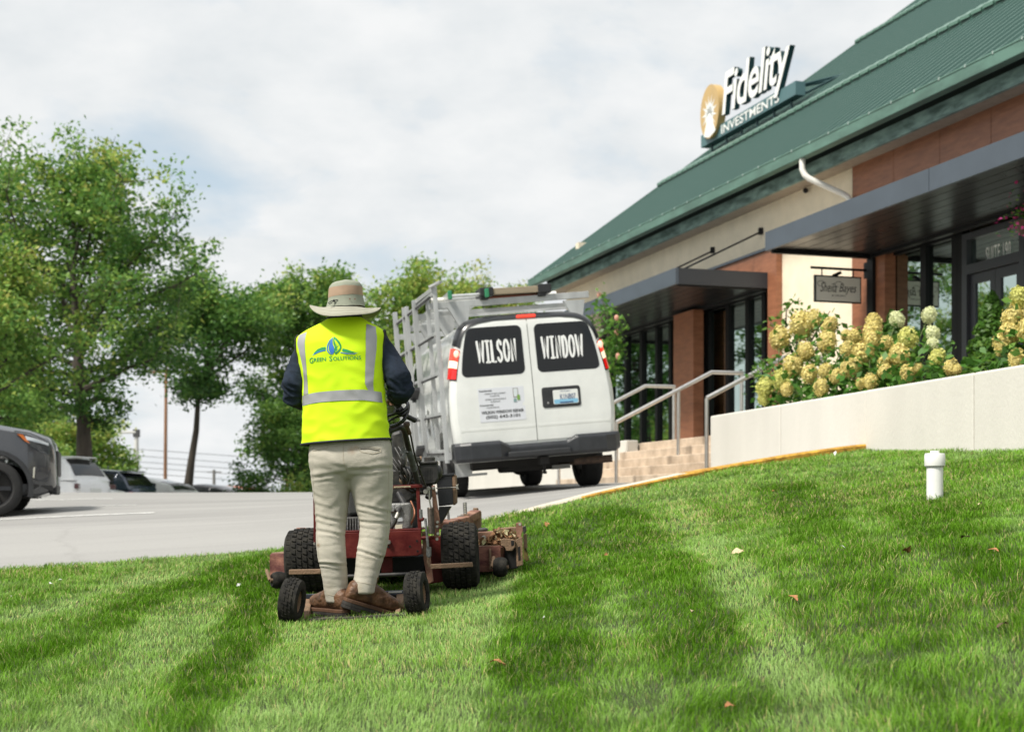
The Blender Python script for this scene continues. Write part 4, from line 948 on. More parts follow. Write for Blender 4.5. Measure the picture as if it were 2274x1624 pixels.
mb = MB(); mb.box(rp(0, 2.055, .03), (.23,.03,.035)); mb.build('high_brake_light', redlit, van, bevel=.008)
# number plate and its recess
rec = patch(.095, .555, .965, 1.205, .016, .03, 14, 8, .01).build('plate_recess', black_plastic, doorR, smooth=True)
plate = patch(.225, .525, 1.0, 1.165, .022, .015, 12, 4, .004).build('licence_plate', M('plate_white', (.66,.68,.66), .4), doorR, smooth=True)
patch(.232, .518, 1.006, 1.055, .0235, .012, 10, 4, .001).build('plate_band', M('plate_blue', (.20,.44,.62), .4), plate)
patch(.30, .46, 1.010, 1.024, .0245, 0, 3, 3, .001).build('plate_strip', M('plate_navy', (.02,.05,.16), .4), plate)
mb = MB(); put_text(mb, 'K1NB07', lambda u, v, w: rp(.40+u, 1.085+v, .0255), width=.185, height=.062, offset=.004); put_text(mb, 'KENTUCKY', lambda u, v, w: rp(.375+u, 1.148+v, .0255), width=.12, height=.016)
mb.build('plate_number', M('plate_ink', (.05,.09,.20), .5), plate)
mb = MB(); mb.sphere(rp(.16, 1.02, .018), (.014,.008,.014), 8, 6); mb.build('lock', M('lock_metal', (.4,.4,.4), .3, metal=1), rec)
# window lettering: condensed strokes, serifs on the I
GL = {'W':([[(0,1),(.24,0),(.5,.92),(.76,0),(1,1)]],1.0),'I':([[(.25,0),(.25,1)],[(0,1),(.5,1)],[(0,0),(.5,0)]],.5),'L':([[(.05,1),(.05,0),(.55,0)]],.58),'S':([[(.62+.0,.80),(.55,.93),(.35,1.0),(.14,.93),(.06,.76),(.14,.60),(.36,.50),(.58,.38),(.64,.20),(.54,.06),(.33,0),(.10,.06),(.02,.18)]],.68),
      'O':([[(.4+.4*math.cos(t), .5+.5*math.sin(t)) for t in np.linspace(0, 2*math.pi, 25)]],.8),'N':([[(.05,0),(.05,1),(.65,0),(.65,1)]],.7),'D':([[(.05,0),(.05,1),(.30,1),(.52,.93),(.66,.75),(.70,.5),(.66,.25),(.52,.07),(.30,0),(.05,0)]],.72)}
def stroke_word(word, x0, x1, z0, z1, fn, w=.026, gap=.40):
    tot = sum(GL[c][1] for c in word)+gap*(len(word)-1); sc = (x1-x0)/tot; x = x0; mb = MB()
    for c in word:
        st, wd = GL[c]
        for s_ in st:
            pts = [(x+a*sc, z0+b*(z1-z0)) for a, b in s_]; vs, fs = ribbon(pts, w); mb.add([fn(v.x, v.y) for v in vs], fs)
            for q in (pts[0], pts[-1]):
                mb.add([fn(q[0]+w/2*math.cos(a), q[1]+w/2*math.sin(a)) for a in np.linspace(0, 2*math.pi, 9)[:-1]], [tuple(range(8))])
        x += (wd+gap)*sc
    return mb
decal = M('decal_white', (.74,.75,.74), .55)
stroke_word('WILSON', -.615, -.165, 1.545, 1.79, lambda x, z: rp(x, z, .0165)).build('lettering', decal, doorL)
stroke_word('WINDOW', .155, .635, 1.545, 1.79, lambda x, z: rp(x, z, .0165)).build('lettering', decal, doorR)
# magnetic sign
mag = patch(-.655, -.115, .855, 1.245, .0125, .004, 8, 6, .003).build('magnetic_sign', M('magnet', (.60,.62,.66), .5), doorL)
mb = MB(); tx = lambda X, Z: (lambda u, v, w: rp(X+u, Z+v, .0140))
for s_, X, Z, w_, h_, of in (('Residential:',-.565,1.215,.15,.020,.02),('- WINDOW REPLACEMENT',-.46,1.178,.26,.017,.0),('& REPAIR',-.46,1.150,.11,.016,0),('- SCREEN REPLACEMENT',-.46,1.113,.26,.017,0),('& REPAIR',-.46,1.085,.11,.016,0),('Commercial:',-.565,1.05,.16,.020,.02),('- DOOR REPAIR',-.50,1.018,.16,.017,0),('WILSON WINDOW REPAIR',-.385,.965,.50,.036,.02),('(502) 642-3101',-.385,.905,.40,.046,.02)):
    put_text(mb, s_, tx(X, Z), width=w_, height=h_, offset=of)
mb.build('lettering', M('ink_black', (.012,.012,.012), .6), mag)
def mag_quad(nm, x0, x1, z0, z1, off, m): patch(x0, x1, z0, z1, off, 0, 3, 3, .001).build(nm, m, mag)
mag_quad('drawn_frame', -.245, -.185, 1.12, 1.225, .0140, M('mag_grey', (.22,.20,.18), .6)); mag_quad('drawn_glass', -.238, -.192, 1.127, 1.218, .0146, M('mag_pale', (.55,.6,.62), .6)); mag_quad('drawn_bucket', -.20, -.168, 1.085, 1.145, .0150, M('mag_green', (.16,.30,.06), .6)); mag_quad('drawn_step', -.245, -.21, 1.065, 1.105, .0145, M('mag_teal', (.20,.30,.30), .6))
# bumper
bm_ = MB()
def bump_ring(x, dep, zt, zb, wrap): 
    return [Vector((x, wrap+.10, zb)), Vector((x, wrap-dep+.03, zb)), Vector((x, wrap-dep, zb+.04)), Vector((x, wrap-dep, zt-.035)), Vector((x, wrap-dep+.03, zt)), Vector((x, wrap+.10, zt))]
rings = []
for x in (-.985,-.97,-.92,-.80,-.46,-.34,.34,.46,.80,.93,.985,1.0):
    ax = abs(x); wrap = .02+max(0, (ax-.75)/.25)**2*.13; cen = -.40 < x < .38
    rings.append(bump_ring(x, .075 if cen else .13, .575 if cen else .635, .405+(.03 if ax > .97 else 0), wrap))
bm_.loft(rings); bumper = bm_.build('rear_bumper', M('bumper_black', (.022,.024,.028), .36, var=.2, vs=10), van, bevel=.014, seg=2)
mb = MB(); mb.box((-.01,-.10,.455), (.74,.06,.07)); mb.build('bumper_step', black_plastic, bumper, bevel=.015)
# underbody, exhaust, hitch, bracket plates
mb = MB(); mb.box((0,2.9,.42), (1.5,5.3,.20)); mb.build('chassis', under, van)
mb = MB(); mb.tube([(-.80,1.08,.36),(.80,1.08,.36)], .06, 10); mb.sphere((0,1.08,.36), (.17,.16,.16), 12, 8); mb.build('rear_axle', under, van, smooth=True)
mb = MB(); mb.tube([(.28,1.7,.34),(.34,.6,.33),(.50,.28,.32),(.93,.20,.32)], .045, 12); mb.build('exhaust_pipe', M('rusty_pipe', (.07,.045,.032), .8, var=.4, vs=20), van, smooth=True)
mb = MB(); mb.box((-.02,.62,.30), (.62,.66,.10)); mb.build('spare_cover', under, van, bevel=.03)
mb = MB(); mb.box((.05,.02,.36), (.10,.2,.09)); mb.tube([(.05,-.02,.33),(.05,-.02,.26)], .02, 8); mb.tube([(.05,-.02,.25),(.05,.02,.22),(.08,.03,.22)], .018, 8); mb.build('tow_hitch', under, van, bevel=.004)
mb = MB(); mb.box((.32,.3,.27), (.22,.06,.05)); mb.build('underbody_box', M('grey_box', (.16,.16,.15), .6), van)
mb = MB(); mb.box((-.83,.42,.37), (.20,.02,.25)); mb.box((-.73,.44,.26), (.36,.04,.03)); mb.build('rack_bracket', alupaint, van, bevel=.004)
def wheel(name, parent, c, r, w, rimr, spokes=8, rimmat=None, side=-1):
    t = MB(); prof = [(rimr,-w*.42),(rimr+.02,-w*.5),(r*.90,-w*.5),(r*.97,-w*.42),(r,-w*.30),(r,w*.30),(r*.97,w*.42),(r*.90,w*.5),(rimr+.02,w*.5),(rimr,w*.42)]
    t.lathe(prof, (0,0,0), 'x', 36, close=True); o = t.build(name, rubber, parent, smooth=True); o.location = c
    g = MB()
    for k in (-.16,-.05,.05,.16): g.lathe([(r+.002,k*w-.004),(r+.004,k*w),(r+.002,k*w+.004)], (0,0,0), 'x', 30)
    g.build('groove', under, o)
    m = MB(); m.lathe([(0,-w*.2),(rimr*.25,-w*.2),(rimr*.3,-w*.1),(rimr*.9,-w*.1),(rimr,-w*.42),(rimr,w*.42),(rimr*.9,w*.1),(rimr*.3,w*.1),(rimr*.25,w*.2),(0,w*.2)], (0,0,0), 'x', 28)
    for k in range(spokes):
        a = 2*math.pi*k/spokes; m.box((0, math.cos(a)*rimr*.6, math.sin(a)*rimr*.6), (w*.62, rimr*.22, rimr*.62), rot=Matrix.Rotation(a-math.pi/2, 3, 'X'))
    m.build('rim', rimmat or M('steel_rim', (.25,.25,.25), .5, metal=.6), o, smooth=True); return o
for sx_ in (-1,1):
    for yy in (1.08,4.55): wheel('wheel', van, (sx_*.84, yy, .365), .372, .245, .21)
# fuel opening and side panel creases on the left flank
mb = MB(); n = 20; mb.add([Vector((-hw(.96+.17*math.sin(a))-.004, 1.95+.10*math.cos(a), .96+.17*math.sin(a))) for a in np.linspace(0, 2*math.pi, n+1)[:-1]], [tuple(range(n))]); mb.build('fuel_opening', trim_black, van)
for yy in (1.62, 2.9, 3.75):
    mb = MB(); mb.loft([[Vector((-hw(z)-.003, yy-.006, z)), Vector((-hw(z)-.003, yy+.006, z))] for z in np.linspace(.55,1.9,12)], caps=False, closed=False); mb.build('panel_seam', M('seam_grey', (.16,.16,.16), .7), van)
mb = MB(); mb.loft([[Vector((-hw(z)-.012+.0*z, y, z)) for z in (1.40,1.58,1.78)] for y in (2.95,3.3,3.70)], caps=False, closed=False); mb.build('side_window', darkglass, van)
mb = MB(); mb.box((-1.14,4.15,1.32), (.10,.16,.26)); mb.build('side_mirror', black_plastic, van, bevel=.03)
mb = MB(); mb.box((1.14,4.15,1.32), (.10,.16,.26)); mb.build('side_mirror', black_plastic, van, bevel=.03)
mb = MB(); mb.box((0,5.78,.52), (1.86,.16,.22)); mb.build('front_bumper', black_plastic, van, bevel=.03)
mb = MB(); mb.add([Vector((-.72,4.30,1.75)),Vector((.72,4.30,1.75)),Vector((.84,4.95,1.24)),Vector((-.84,4.95,1.24))], [(0,1,2,3)]); o = mb.build('windscreen', darkglass, van); o.location = (0,.012,.012)
# side glass rack
rack = MB(); rack.quadbox((-1.03,.12,.50), (-1.03,3.7,.52), .05, .09); rk = rack.build('glass_rack', alupaint, van)
def post(y, z0, z1, w=.07, d=.05, x=-1.055):
    mb = MB(); mb.quadbox((x, y, z0), (x+.02, y, z1), d, w, up=Vector((0,1,0))); mb.build('rack_post', alupaint, rk, bevel=.004)
post(.16,.42,2.46,.055); post(.80,.50,2.42,.035); post(1.50,.44,2.48,.09,.06,-1.12); post(2.3,.5,2.50,.07,.05,-1.12); post(2.75,.5,2.54,.06,.05,-1.10); post(3.6,.5,2.58,.09,.06,-1.12)
strapm = M('rack_rubber', (.025,.025,.025), .8)
for z in (.56,1.0,1.46,1.92,2.38):
    mb = MB(); mb.quadbox((-1.06,.16,z), (-1.06,3.6,z+.06), .04, .04); mb.build('rack_rail', alupaint, rk, bevel=.003)
    mb = MB(); mb.quadbox((-1.095,.20,z-.03), (-1.09,3.55,z+.03), .025, .020); mb.build('rubber_strip', strapm, rk)
for (y, z) in ((1.5,1.32),(1.5,.60)): mb = MB(); mb.box((-1.19,y,z), (.10,.30,.045), rot=Matrix.Rotation(R(-20), 3, 'X')); mb.box((-1.19,y+.13,z-.04), (.05,.05,.12)); mb.build('rack_clamp', black_plastic, rk, bevel=.004)
mb = MB(); mb.quadbox((-1.055,.16,2.43), (-1.07,1.5,2.46), .05, .05); mb.quadbox((-1.09,.14,2.46), (-.98,.02,2.50), .05, .03); mb.build('rack_top_rail', alupaint, rk, bevel=.003)
# roof bars
for i, y in enumerate((.42,1.55,2.9,4.0)):
    mb = MB(); mb.quadbox((-1.08,y,2.27), (.86,y,2.30), .05, .075); bar = mb.build('roof_bar', alupaint, van, bevel=.004)
    for x in (-.70,.70):
        mb = MB(); mb.add([Vector(q) for q in ((x-.16,y-.03,2.24),(x+.10,y-.03,2.24),(x+.05,y-.03,1.98),(x-.02,y-.03,1.98),(x-.16,y+.03,2.24),(x+.10,y+.03,2.24),(x+.05,y+.03,1.98),(x-.02,y+.03,1.98))], [(0,1,2,3),(7,6,5,4),(0,4,5,1),(1,5,6,2),(2,6,7,3),(3,7,4,0)]); mb.build('bar_leg', alupaint, bar)
mb = MB(); mb.quadbox((-.98,.55,2.19), (.74,.55,2.21), .06, .045); mb.build('roof_bar', alupaint, van, bevel=.004)
# load on the roof: things of their own
def on_van(name, label, cat, loc):
    o = thing(name, label, cat, van.location+VROT @ Vector(loc)); o.rotation_euler = VROT.to_euler(); return o
pk = on_van('scaffold_plank', 'tan plank with black ends strapped across the white van roof', 'plank', (-.05,.50,2.31))
mb = MB(); mb.box((.02,0,.085), (.80,.30,.075)); mb.build('plank_board', M('plank_tan', (.30,.25,.175), .75, var=.12, vs=6, stretch=(.3,1,4)), pk, bevel=.006)
for x in (-.34,.36): mb = MB(); mb.box((x,0,.085), (.16,.34,.105)); mb.box((x-.03,0,.02), (.10,.30,.05)); mb.build('plank_end', black_plastic, pk, bevel=.01)
mb = MB(); mb.box((.0,.05,.03), (.66,.2,.02)); mb.build('plank_strap', M('strap_red', (.42,.13,.08), .7), pk)
ld = on_van('ladder', 'aluminium ladder lying along the left of the white van roof', 'ladder', (-.62,.30,2.32))
for x in (-.22,.22): mb = MB(); mb.box((x,1.7,.055), (.035,3.4,.085)); mb.build('ladder_rail', alu, ld, bevel=.004); mb = MB(); mb.box((x,-.01,.055), (.045,.06,.10)); mb.build('ladder_cap', M('ladder_green', (.03,.22,.10), .5), ld, bevel=.006)
for k in range(11): mb = MB(); mb.tube([(-.21,.12+.3*k,.055),(.21,.12+.3*k,.055)], .022, 10); mb.build('ladder_rung', alu, ld, smooth=True)
for (z, r, lab) in ((.02,.032,'white pole lying across the van roof under the plank'),):
    po = on_van('pole', lab, 'pole', (0,.75,2.33)); mb = MB(); mb.tube([(-1.0,0,.045),(.55,.05,.045)], .032, 12); mb.build('shaft', whitem, po, smooth=True); mb = MB(); mb.tube([(-.52,0,.045),(-.45,0,.045)], .036, 12); mb.build('band', black_plastic, po)
# ================================================================== parked cars and the passing grey car
def car(name, label, loc, rz_, L=4.6, W=.92, H=1.66, hood=1.02, belt=1.0, col=(.6,.6,.6), kind='suv', wheel_r=.35, fo=.92, wb=2.69, group=None, metal=0.0, lamp='red', detail=False):
    cp = M('car_paint_%s' % name+str(col), col, .25, metal=metal, coat=.6, var=.02)
    root = thing(name, label, 'car', loc, (0,0,rz_), group); ya, yr = L-fo, L-fo-wb
    def arch(y):
        zb = .24
        for a in (ya, yr):
            d = abs(y-a); r = wheel_r+.075
            if d < r: zb = max(zb, wheel_r+math.sqrt(r*r-d*d))
        return zb
    ws_b = ya-.42 if kind != 'sedan' else ya-.55                    # windscreen base
    rings = []
    ys = sorted(set([0,.03,.08,.18,.35,.6]+list(np.linspace(.8, L-.6, 30))+[L-.5,L-.42,L-.35,L-.28,L-.2,L-.15,L-.1,L-.06,L-.03,L]+[a+d for a in (ya,yr) for d in (-wheel_r-.08,-wheel_r-.06,-.3,-.15,0,.15,.3,wheel_r+.06,wheel_r+.08)]))
    for y in ys:
        w = W*float(np.interp(y, [0,.04,.2,.6,L-.9,L-.5,L-.35,L-.2,L-.1,L-.03,L], [.78,.88,.96,1,1,.985,.955,.88,.77,.62,.48]))
        zt = float(np.interp(y, [0,.06,.5,ws_b,ws_b+.3,L-.35,L-.1,L-.02,L], [belt-.16,belt-.02,belt,belt-.01,hood,hood-.09,hood-.18,hood-.28,hood-.42] if kind != 'sedan' else [belt-.2,belt-.06,belt+.02,belt-.01,hood,hood-.06,hood-.15,hood-.25,hood-.36]))
        zb = max(arch(y), float(np.interp(y, [0,.15,L-.2,L], [.42,.26,.26,.40])))
        mid = .55*zt+.45*zb
        rings.append([Vector(q) for q in ((-w*.94,y,zb),(-w*1.0,y,max(zb+.02,min(.55,mid))),(-w*.995,y,max(zb+.04,zt-.22)),(-w*.955,y,max(zb+.06,zt-.05)),(-w*.80,y,zt+.01),(0,y,zt+.045),(w*.80,y,zt+.01),(w*.955,y,max(zb+.06,zt-.05)),(w*.995,y,max(zb+.04,zt-.22)),(w,y,max(zb+.02,min(.55,mid))),(w*.94,y,zb))])
    mb = MB(); mb.loft(rings); body = mb.build('body', cp, root, smooth=True)
    if kind == 'suv': pr = [(.10,belt-.02),(.32,belt+.34),(.50,H-.12),(.62,H-.06),(1.5,H),(ws_b-1.1,H-.02),(ws_b-.75,H-.08),(ws_b+.15,belt-.01)]
    elif kind == 'coupe': pr = [(.06,belt-.02),(.30,belt+.22),(.75,H-.18),(1.1,H-.08),(1.9,H),(ws_b-1.1,H-.02),(ws_b-.75,H-.08),(ws_b+.15,belt-.01)]
    else: pr = [(.62,belt-.02),(.95,belt+.20),(1.30,H-.10),(1.55,H-.03),(2.0,H),(ws_b-.95,H-.02),(ws_b-.65,H-.07),(ws_b+.15,belt-.01)]
    py = [p[0] for p in pr]; pz = [p[1] for p in pr]
    def zr(y): return float(np.interp(y, py, pz))
    def gp(y, t, sgn, off=0.0):
        z = belt-.03+(zr(y)-belt+.03)*t; f = (z-belt)/(H-belt+1e-6); x = W*(.945-.20*max(0, f)**1.25)+off; return Vector((sgn*x, y, z))
    gy = sorted(set(py+list(np.linspace(py[0], py[-1], 26)))); rr = []
    for y in gy: rr.append([gp(y,0,-1),gp(y,.5,-1),gp(y,.88,-1),gp(y,1,-1)*1.0*Vector((1,1,1)).x if False else Vector((gp(y,1,-1).x*.90,y,zr(y)+.0)),Vector((0,y,zr(y)+.025)),Vector((gp(y,1,1).x*.90,y,zr(y))),gp(y,.88,1),gp(y,.5,1),gp(y,0,1)])
    mb = MB(); mb.loft(rr); mb.build('cabin', cp, root, smooth=True)
    dg = darkglass
    y_r0 = pr[2][0]+.12 if kind == 'suv' else pr[2][0]; y_f1 = ws_b-.22
    for sgn in (-1, 1):
        segs = [(y_r0, y_r0+.55),(y_r0+.60, y_r0+1.42),(y_r0+1.48, y_f1)]
        for a, b in segs:
            if b-a < .15: continue
            mb = MB(); rows = []
            for y in np.linspace(a, b, 8):
                hi = (zr(y)-.075-belt+.03)/(zr(y)-belt+.03+1e-6)
                if hi < .12: hi = .12
                rows.append([gp(y, .09, sgn, .007), gp(y, (hi+.09)/2, sgn, .007), gp(y, hi, sgn, .007)])
            mb.loft(rows, caps=False, closed=False); mb.build('side_window', dg, root, smooth=True)
    def slope_glass(nm, y0, y1, sg):
        mb = MB(); rows = []
        for y in np.linspace(y0, y1, 6):
            f = (zr(y)-belt)/(H-belt); xw = W*(.80-.16*max(0,f)); rows.append([Vector((x, y+sg*.012, zr(y)+.018+.02*(1-(x/xw)**2))) for x in np.linspace(-xw, xw, 6)])
        mb.loft(rows, caps=False, closed=False); mb.build(nm, dg, root, smooth=True)
    slope_glass('rear_window', pr[0][0]+.06, pr[2][0]-.02, -1); slope_glass('windscreen', pr[-2][0]+.06, ws_b+.06, 1)
    for sgn in (-1, 1):
        mb = MB(); zz = belt-.17; w0 = W*.9
        mb.box((sgn*(W*.86), .045, zz), (.30,.10,.13), rot=R(-sgn*18)); mb.build('tail_light', red if lamp == 'red' else M('lens_dark', (.06,.012,.012), .2, coat=.5), root, bevel=.02)
        for yy in (ya, yr): wheel('wheel', root, (sgn*(W-.10), yy, wheel_r), wheel_r, .225, wheel_r*.66, 5, M('dark_alloy', (.035,.036,.04), .35, metal=.6) if detail else None)
        mb = MB(); mb.box((sgn*(W+.09), ws_b-.28, belt+.08), (.17,.09,.13)); mb.build('door_mirror', cp, root, bevel=.03)
    mb = MB(); mb.box((0,.05,.42), (W*1.5,.12,.18)); mb.build('rear_bumper', black_plastic, root, bevel=.03)
    mb = MB(); mb.box((0, L/2, .30), (W*1.7, L*.86, .12)); mb.build('underbody', under, root)
    mb = MB(); mb.box((0,.005,.72), (.5,.03,.13)); mb.build('licence_plate', M('plate_white', (.66,.68,.66), .4), root)
    if kind == 'suv': mb = MB(); mb.box((0,.42,H-.06), (W*1.25,.22,.03)); mb.build('roof_spoiler', cp, root, bevel=.01)
    if detail:
        cl = black_plastic
        for sgn in (-1, 1):
            for yy in (ya, yr):
                mb = MB(); rows = []
                for a in np.linspace(R(-14), R(194), 22):
                    c, s_ = math.cos(a), math.sin(a); r0 = wheel_r+.065; r1 = wheel_r+.135
                    rows.append([Vector((sgn*(W*.97), yy+c*r0, max(.2, wheel_r+s_*r0))), Vector((sgn*(W+.014), yy+c*(r0+.01), max(.2, wheel_r+s_*(r0+.01)))), Vector((sgn*(W+.012), yy+c*r1, max(.2, wheel_r+s_*r1))), Vector((sgn*(W*.965), yy+c*r1, max(.2, wheel_r+s_*r1)))])
                mb.loft(rows, caps=False, closed=False); mb.build('arch_cladding', cl, root, smooth=True)
            def front(u, v, off):          # u: 0 at the wheel side .. 1 at the nose; v height
                v = v if v < .5 else .5+(v-.5)*1.30; y = L-.50+u*.46; w = W*float(np.interp(y, [L-.9,L-.5,L-.35,L-.2,L-.1,L-.03,L], [1,.985,.955,.88,.77,.62,.48])); return Vector((sgn*(w*.992+off), y+off*.6, v))
            def fpoly(nm, pts, off, m, d=.02):
                mb = MB(); n = len(pts); mb.add([front(u, v, off) for u, v in pts]+[front(u, v, off-d) for u, v in pts], [tuple(range(n)), tuple(range(2*n-1, n-1, -1))]+[(j, (j+1)%n, n+(j+1)%n, n+j) for j in range(n)]); return mb.build(nm, m, root)
            fpoly('headlight', [(.14,.93),(.36,.92),(.60,.895),(.86,.855),(.90,.80),(.88,.735),(.62,.765),(.36,.83)], .012, M('headlight_dark', (.05,.055,.06), .08, coat=.8))
            fpoly('headlight_strip', [(.26,.915),(.60,.885),(.86,.85),(.87,.825),(.60,.85),(.30,.875)], .018, M('headlight_clear', (.70,.74,.78), .12, coat=.8))
            fpoly('side_marker', [(.06,.935),(.20,.925),(.38,.84),(.26,.865)], .019, M('marker_amber', (.62,.16,.03), .25, coat=.5))
            fpoly('fog_recess', [(.52,.58),(.66,.61),(.93,.60),(.93,.54),(.84,.45),(.58,.46),(.50,.50)], .008, M('fog_trim', (.045,.046,.05), .4))
            fpoly('fog_lamp', [(.47,.60),(.52,.61),(.50,.50),(.46,.50)], .016, M('chrome', (.7,.7,.7), .15, metal=1))
            fpoly('lower_lip', [(.02,.42),(.5,.42),(.97,.40),(.99,.33),(.7,.28),(.02,.25)], .014, black_plastic, .04)
            fpoly('hood_seam', [(.0,.965),(.4,.945),(.8,.885),(.8,.879),(.4,.938),(.0,.957)], .008, trim_black)
        mb = MB(); mb.box((0,L-.01,.70), (W*.84,.05,.34)); mb.build('grille', black_plastic, root, bevel=.02)
        mb = MB(); mb.box((0,L-.05,.36), (W*1.0,.10,.14)); mb.build('front_lip', black_plastic, root, bevel=.02)
    return root
def car_at(x, Y, rot, off, **kw):              # (x, Y): where the rear corner stands
    p = Vector(((x-1136.5)/F*Y, Y, 0)); m = Matrix.Rotation(rot, 3, 'Z'); p = p-m @ Vector(off); c = p+m @ Vector((0,2.2,0)); p.z = float(lot_z(np.array([c.x]), np.array([c.y]))[0])+.005
    return car(loc=p, rz_=rot, **kw)
GRP = 'cars parked beyond the crest of the lot'
car_at(254, 37, R(76), (.92,0,0), name='white_hatchback', label='white crossover with dark rear window parked nearest the thick trunk', col=(.72,.73,.74), H=1.63, lamp='dark', group=GRP)
car_at(292, 40.2, R(76), (.92,0,0), name='white_sedan', label='white car showing only a red tail light behind the white crossover', col=(.70,.71,.71), kind='sedan', H=1.42, belt=.93, hood=.92, group=GRP)
car_at(357, 43.6, R(76), (.92,0,0), name='blue_car', label='dark blue parked car left of the slim tree trunk', col=(.035,.05,.085), H=1.58, group=GRP, metal=.4)
car_at(447, 47.5, R(76), (.92,0,0), name='white_hatchback', label='white parked car with red tail light under the slim tree trunk', col=(.74,.74,.74), H=1.50, kind='coupe', group=GRP)
car_at(578, 57, R(72), (.92,0,0), name='black_car', label='black parked car low behind the crest, left of the person', col=(.02,.02,.024), H=1.48, kind='coupe', group=GRP)
car_at(606, 62, R(75), (.92,0,0), name='orange_car', label='orange parked car behind the black one', col=(.45,.10,.03), H=1.50, group=GRP)
car_at(634, 66, R(78), (.92,0,0), name='grey_car', label='farthest grey parked car beside the low yellow-green bush', col=(.10,.10,.11), H=1.48, kind='coupe', group=GRP)
sv = px(-14, 1146, 18.3); mrot = Matrix.Rotation(R(-75), 3, 'Z'); sp_ = sv-mrot @ Vector((.82, 4.42-.76, 0)); sp_.z = sv.z
car('grey_crossover', 'dark grey crossover car entering at the left edge, front wheel showing', sp_, R(-75), L=4.42, W=.925, H=1.76, hood=1.20, belt=1.16, col=(.075,.078,.084), metal=.55, wheel_r=.362, fo=.76, wb=2.69, detail=True)
# ================================================================== the mower with its riding platform
ML = px(850, 1312, 8.8)
mow = thing('walk_behind_mower', 'dirty red walk-behind mower with riding platform on the lawn', 'mower', ML)
def Q(x, y, Y): return px(x, y, Y)-ML
redp = M('mower_red', (.115,.006,.006), .55, var=.4, vs=14, col2=(.085,.012,.009), bump=.1, bs=60, spec=.25)
reddirt = M('mower_red_dusty', (.17,.050,.034), .75, var=.35, vs=11, col2=(.25,.14,.09), bump=.2, bs=70)
dust = M('mower_dust', (.25,.165,.10), .9, var=.35, vs=16, col2=(.17,.105,.065), bump=.35, bs=90)
blk = M('mower_black', (.013,.013,.014), .48, var=.4, vs=16, col2=(.03,.028,.025))
blkg = M('mower_black_gloss', (.012,.012,.013), .22)
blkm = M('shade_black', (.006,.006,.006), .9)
castalu = M('cast_alu', (.20,.20,.195), .5, metal=.55, var=.35, vs=18, bump=.2, bs=80)
boltm = M('bolt_metal', (.38,.36,.32), .4, metal=.8, var=.3, vs=40)
tyrem = M('mower_tyre', (.015,.015,.0145), .92, var=.35, vs=24, col2=(.026,.024,.020), bump=.25, bs=120, spec=.2)
def plate(name, pts, Y, th, mat, parent=None, bevel=0.004, dY=None):
    mb = MB(); k = dY or [0]*len(pts)
    n = len(pts); a = [Q(x, y, Y+k[i]) for i, (x, y) in enumerate(pts)]; b = [q+Vector((0, th, 0)) for q in a]
    mb.add(a+b, [tuple(range(n)), tuple(range(2*n-1, n-1, -1))]+[(j, (j+1) % n, n+(j+1) % n, n+j) for j in range(n)])
    return mb.build(name, mat, parent or mow, bevel=bevel)
def tubeq(name, pts, r, mat, parent=None, n=10):
    mb = MB(); P_ = [Q(*p) for p in pts]
    if len(P_) > 2:                                     # smooth the path
        out = []
        for i in range(len(P_)-1):
            p0, p1, p2, p3 = P_[max(i-1,0)], P_[i], P_[i+1], P_[min(i+2,len(P_)-1)]
            for t in np.linspace(0, 1, 7)[:-1]: out.append(.5*((2*p1)+(p2-p0)*t+(2*p0-5*p1+4*p2-p3)*t*t+(3*p1-p0-3*p2+p3)*t**3))
        P_ = out+[P_[-1]]
    mb.tube(P_, r, n); return mb.build(name, mat, parent or mow, smooth=True)
def bolt(p, r, parent, mat=None):
    mb = MB(); mb.lathe([(0,-.012),(r*.8,-.012),(r,-.006),(r,.01)], p, 'y', 8); return mb.build('bolt', mat or boltm, parent)
# drive wheels with turf tread
def turf_wheel(c, r, w, tilt, rows=6, around=30, lug=.009, parent=mow, name='drive_wheel', yaw=0):
    prof = [(r*.50,-w*.40),(r*.58,-w*.49),(r*.80,-w*.50),(r*.93,-w*.44),(r-.008,-w*.33),(r-.003,-w*.1),(r-.003,w*.1),(r-.008,w*.33),(r*.93,w*.44),(r*.80,w*.50),(r*.58,w*.49),(r*.50,w*.40)]
    mb = MB(); mb.lathe(prof, (0,0,0), 'x', 40, close=True); o = mb.build(name, tyrem, parent, smooth=True); o.location = c; o.rotation_euler = (0, tilt, yaw)
    t = MB()
    for k in range(rows):
        u = -1+2*(k+.5)/rows; x = u*w*.44; rr = r-.004-.018*abs(u)**3
        for j in range(around):
            a = 2*math.pi*(j+.5*(k % 2)+.18*u)/around; da = 2*math.pi/around*.40; dx = w*.44/rows*.86; sk = .22*da
            vs = []
            for (h, s_) in ((-.006,1.0),(lug,.80)):
                for (i_, j_) in ((-1,-1),(1,-1),(1,1),(-1,1)):
                    aa = a+j_*da*s_+i_*sk; R_ = rr+h-(.012*max(0, abs(u+i_*.12)-.75)); vs.append((x+i_*dx*s_, math.cos(aa)*R_, math.sin(aa)*R_))
            t.add(vs, [(0,3,2,1),(4,5,6,7),(0,1,5,4),(1,2,6,5),(2,3,7,6),(3,0,4,7)])
    tr_ = t.build('tread', tyrem, o); tr_['kind'] = 'stuff'
    m = MB(); m.lathe([(0,-w*.15),(r*.14,-w*.15),(r*.16,-w*.05),(r*.45,-w*.1),(r*.52,-w*.42),(r*.52,w*.42),(r*.45,w*.1),(r*.16,w*.05),(r*.14,w*.15),(0,w*.15)], (0,0,0), 'x', 24); m.build('rim', dust, o, smooth=True)
    return o
RT = R(-2.8)
turf_wheel(Q(681,1244,8.82), .200, .235, RT); turf_wheel(Q(1022,1232,8.82), .205, .225, RT)
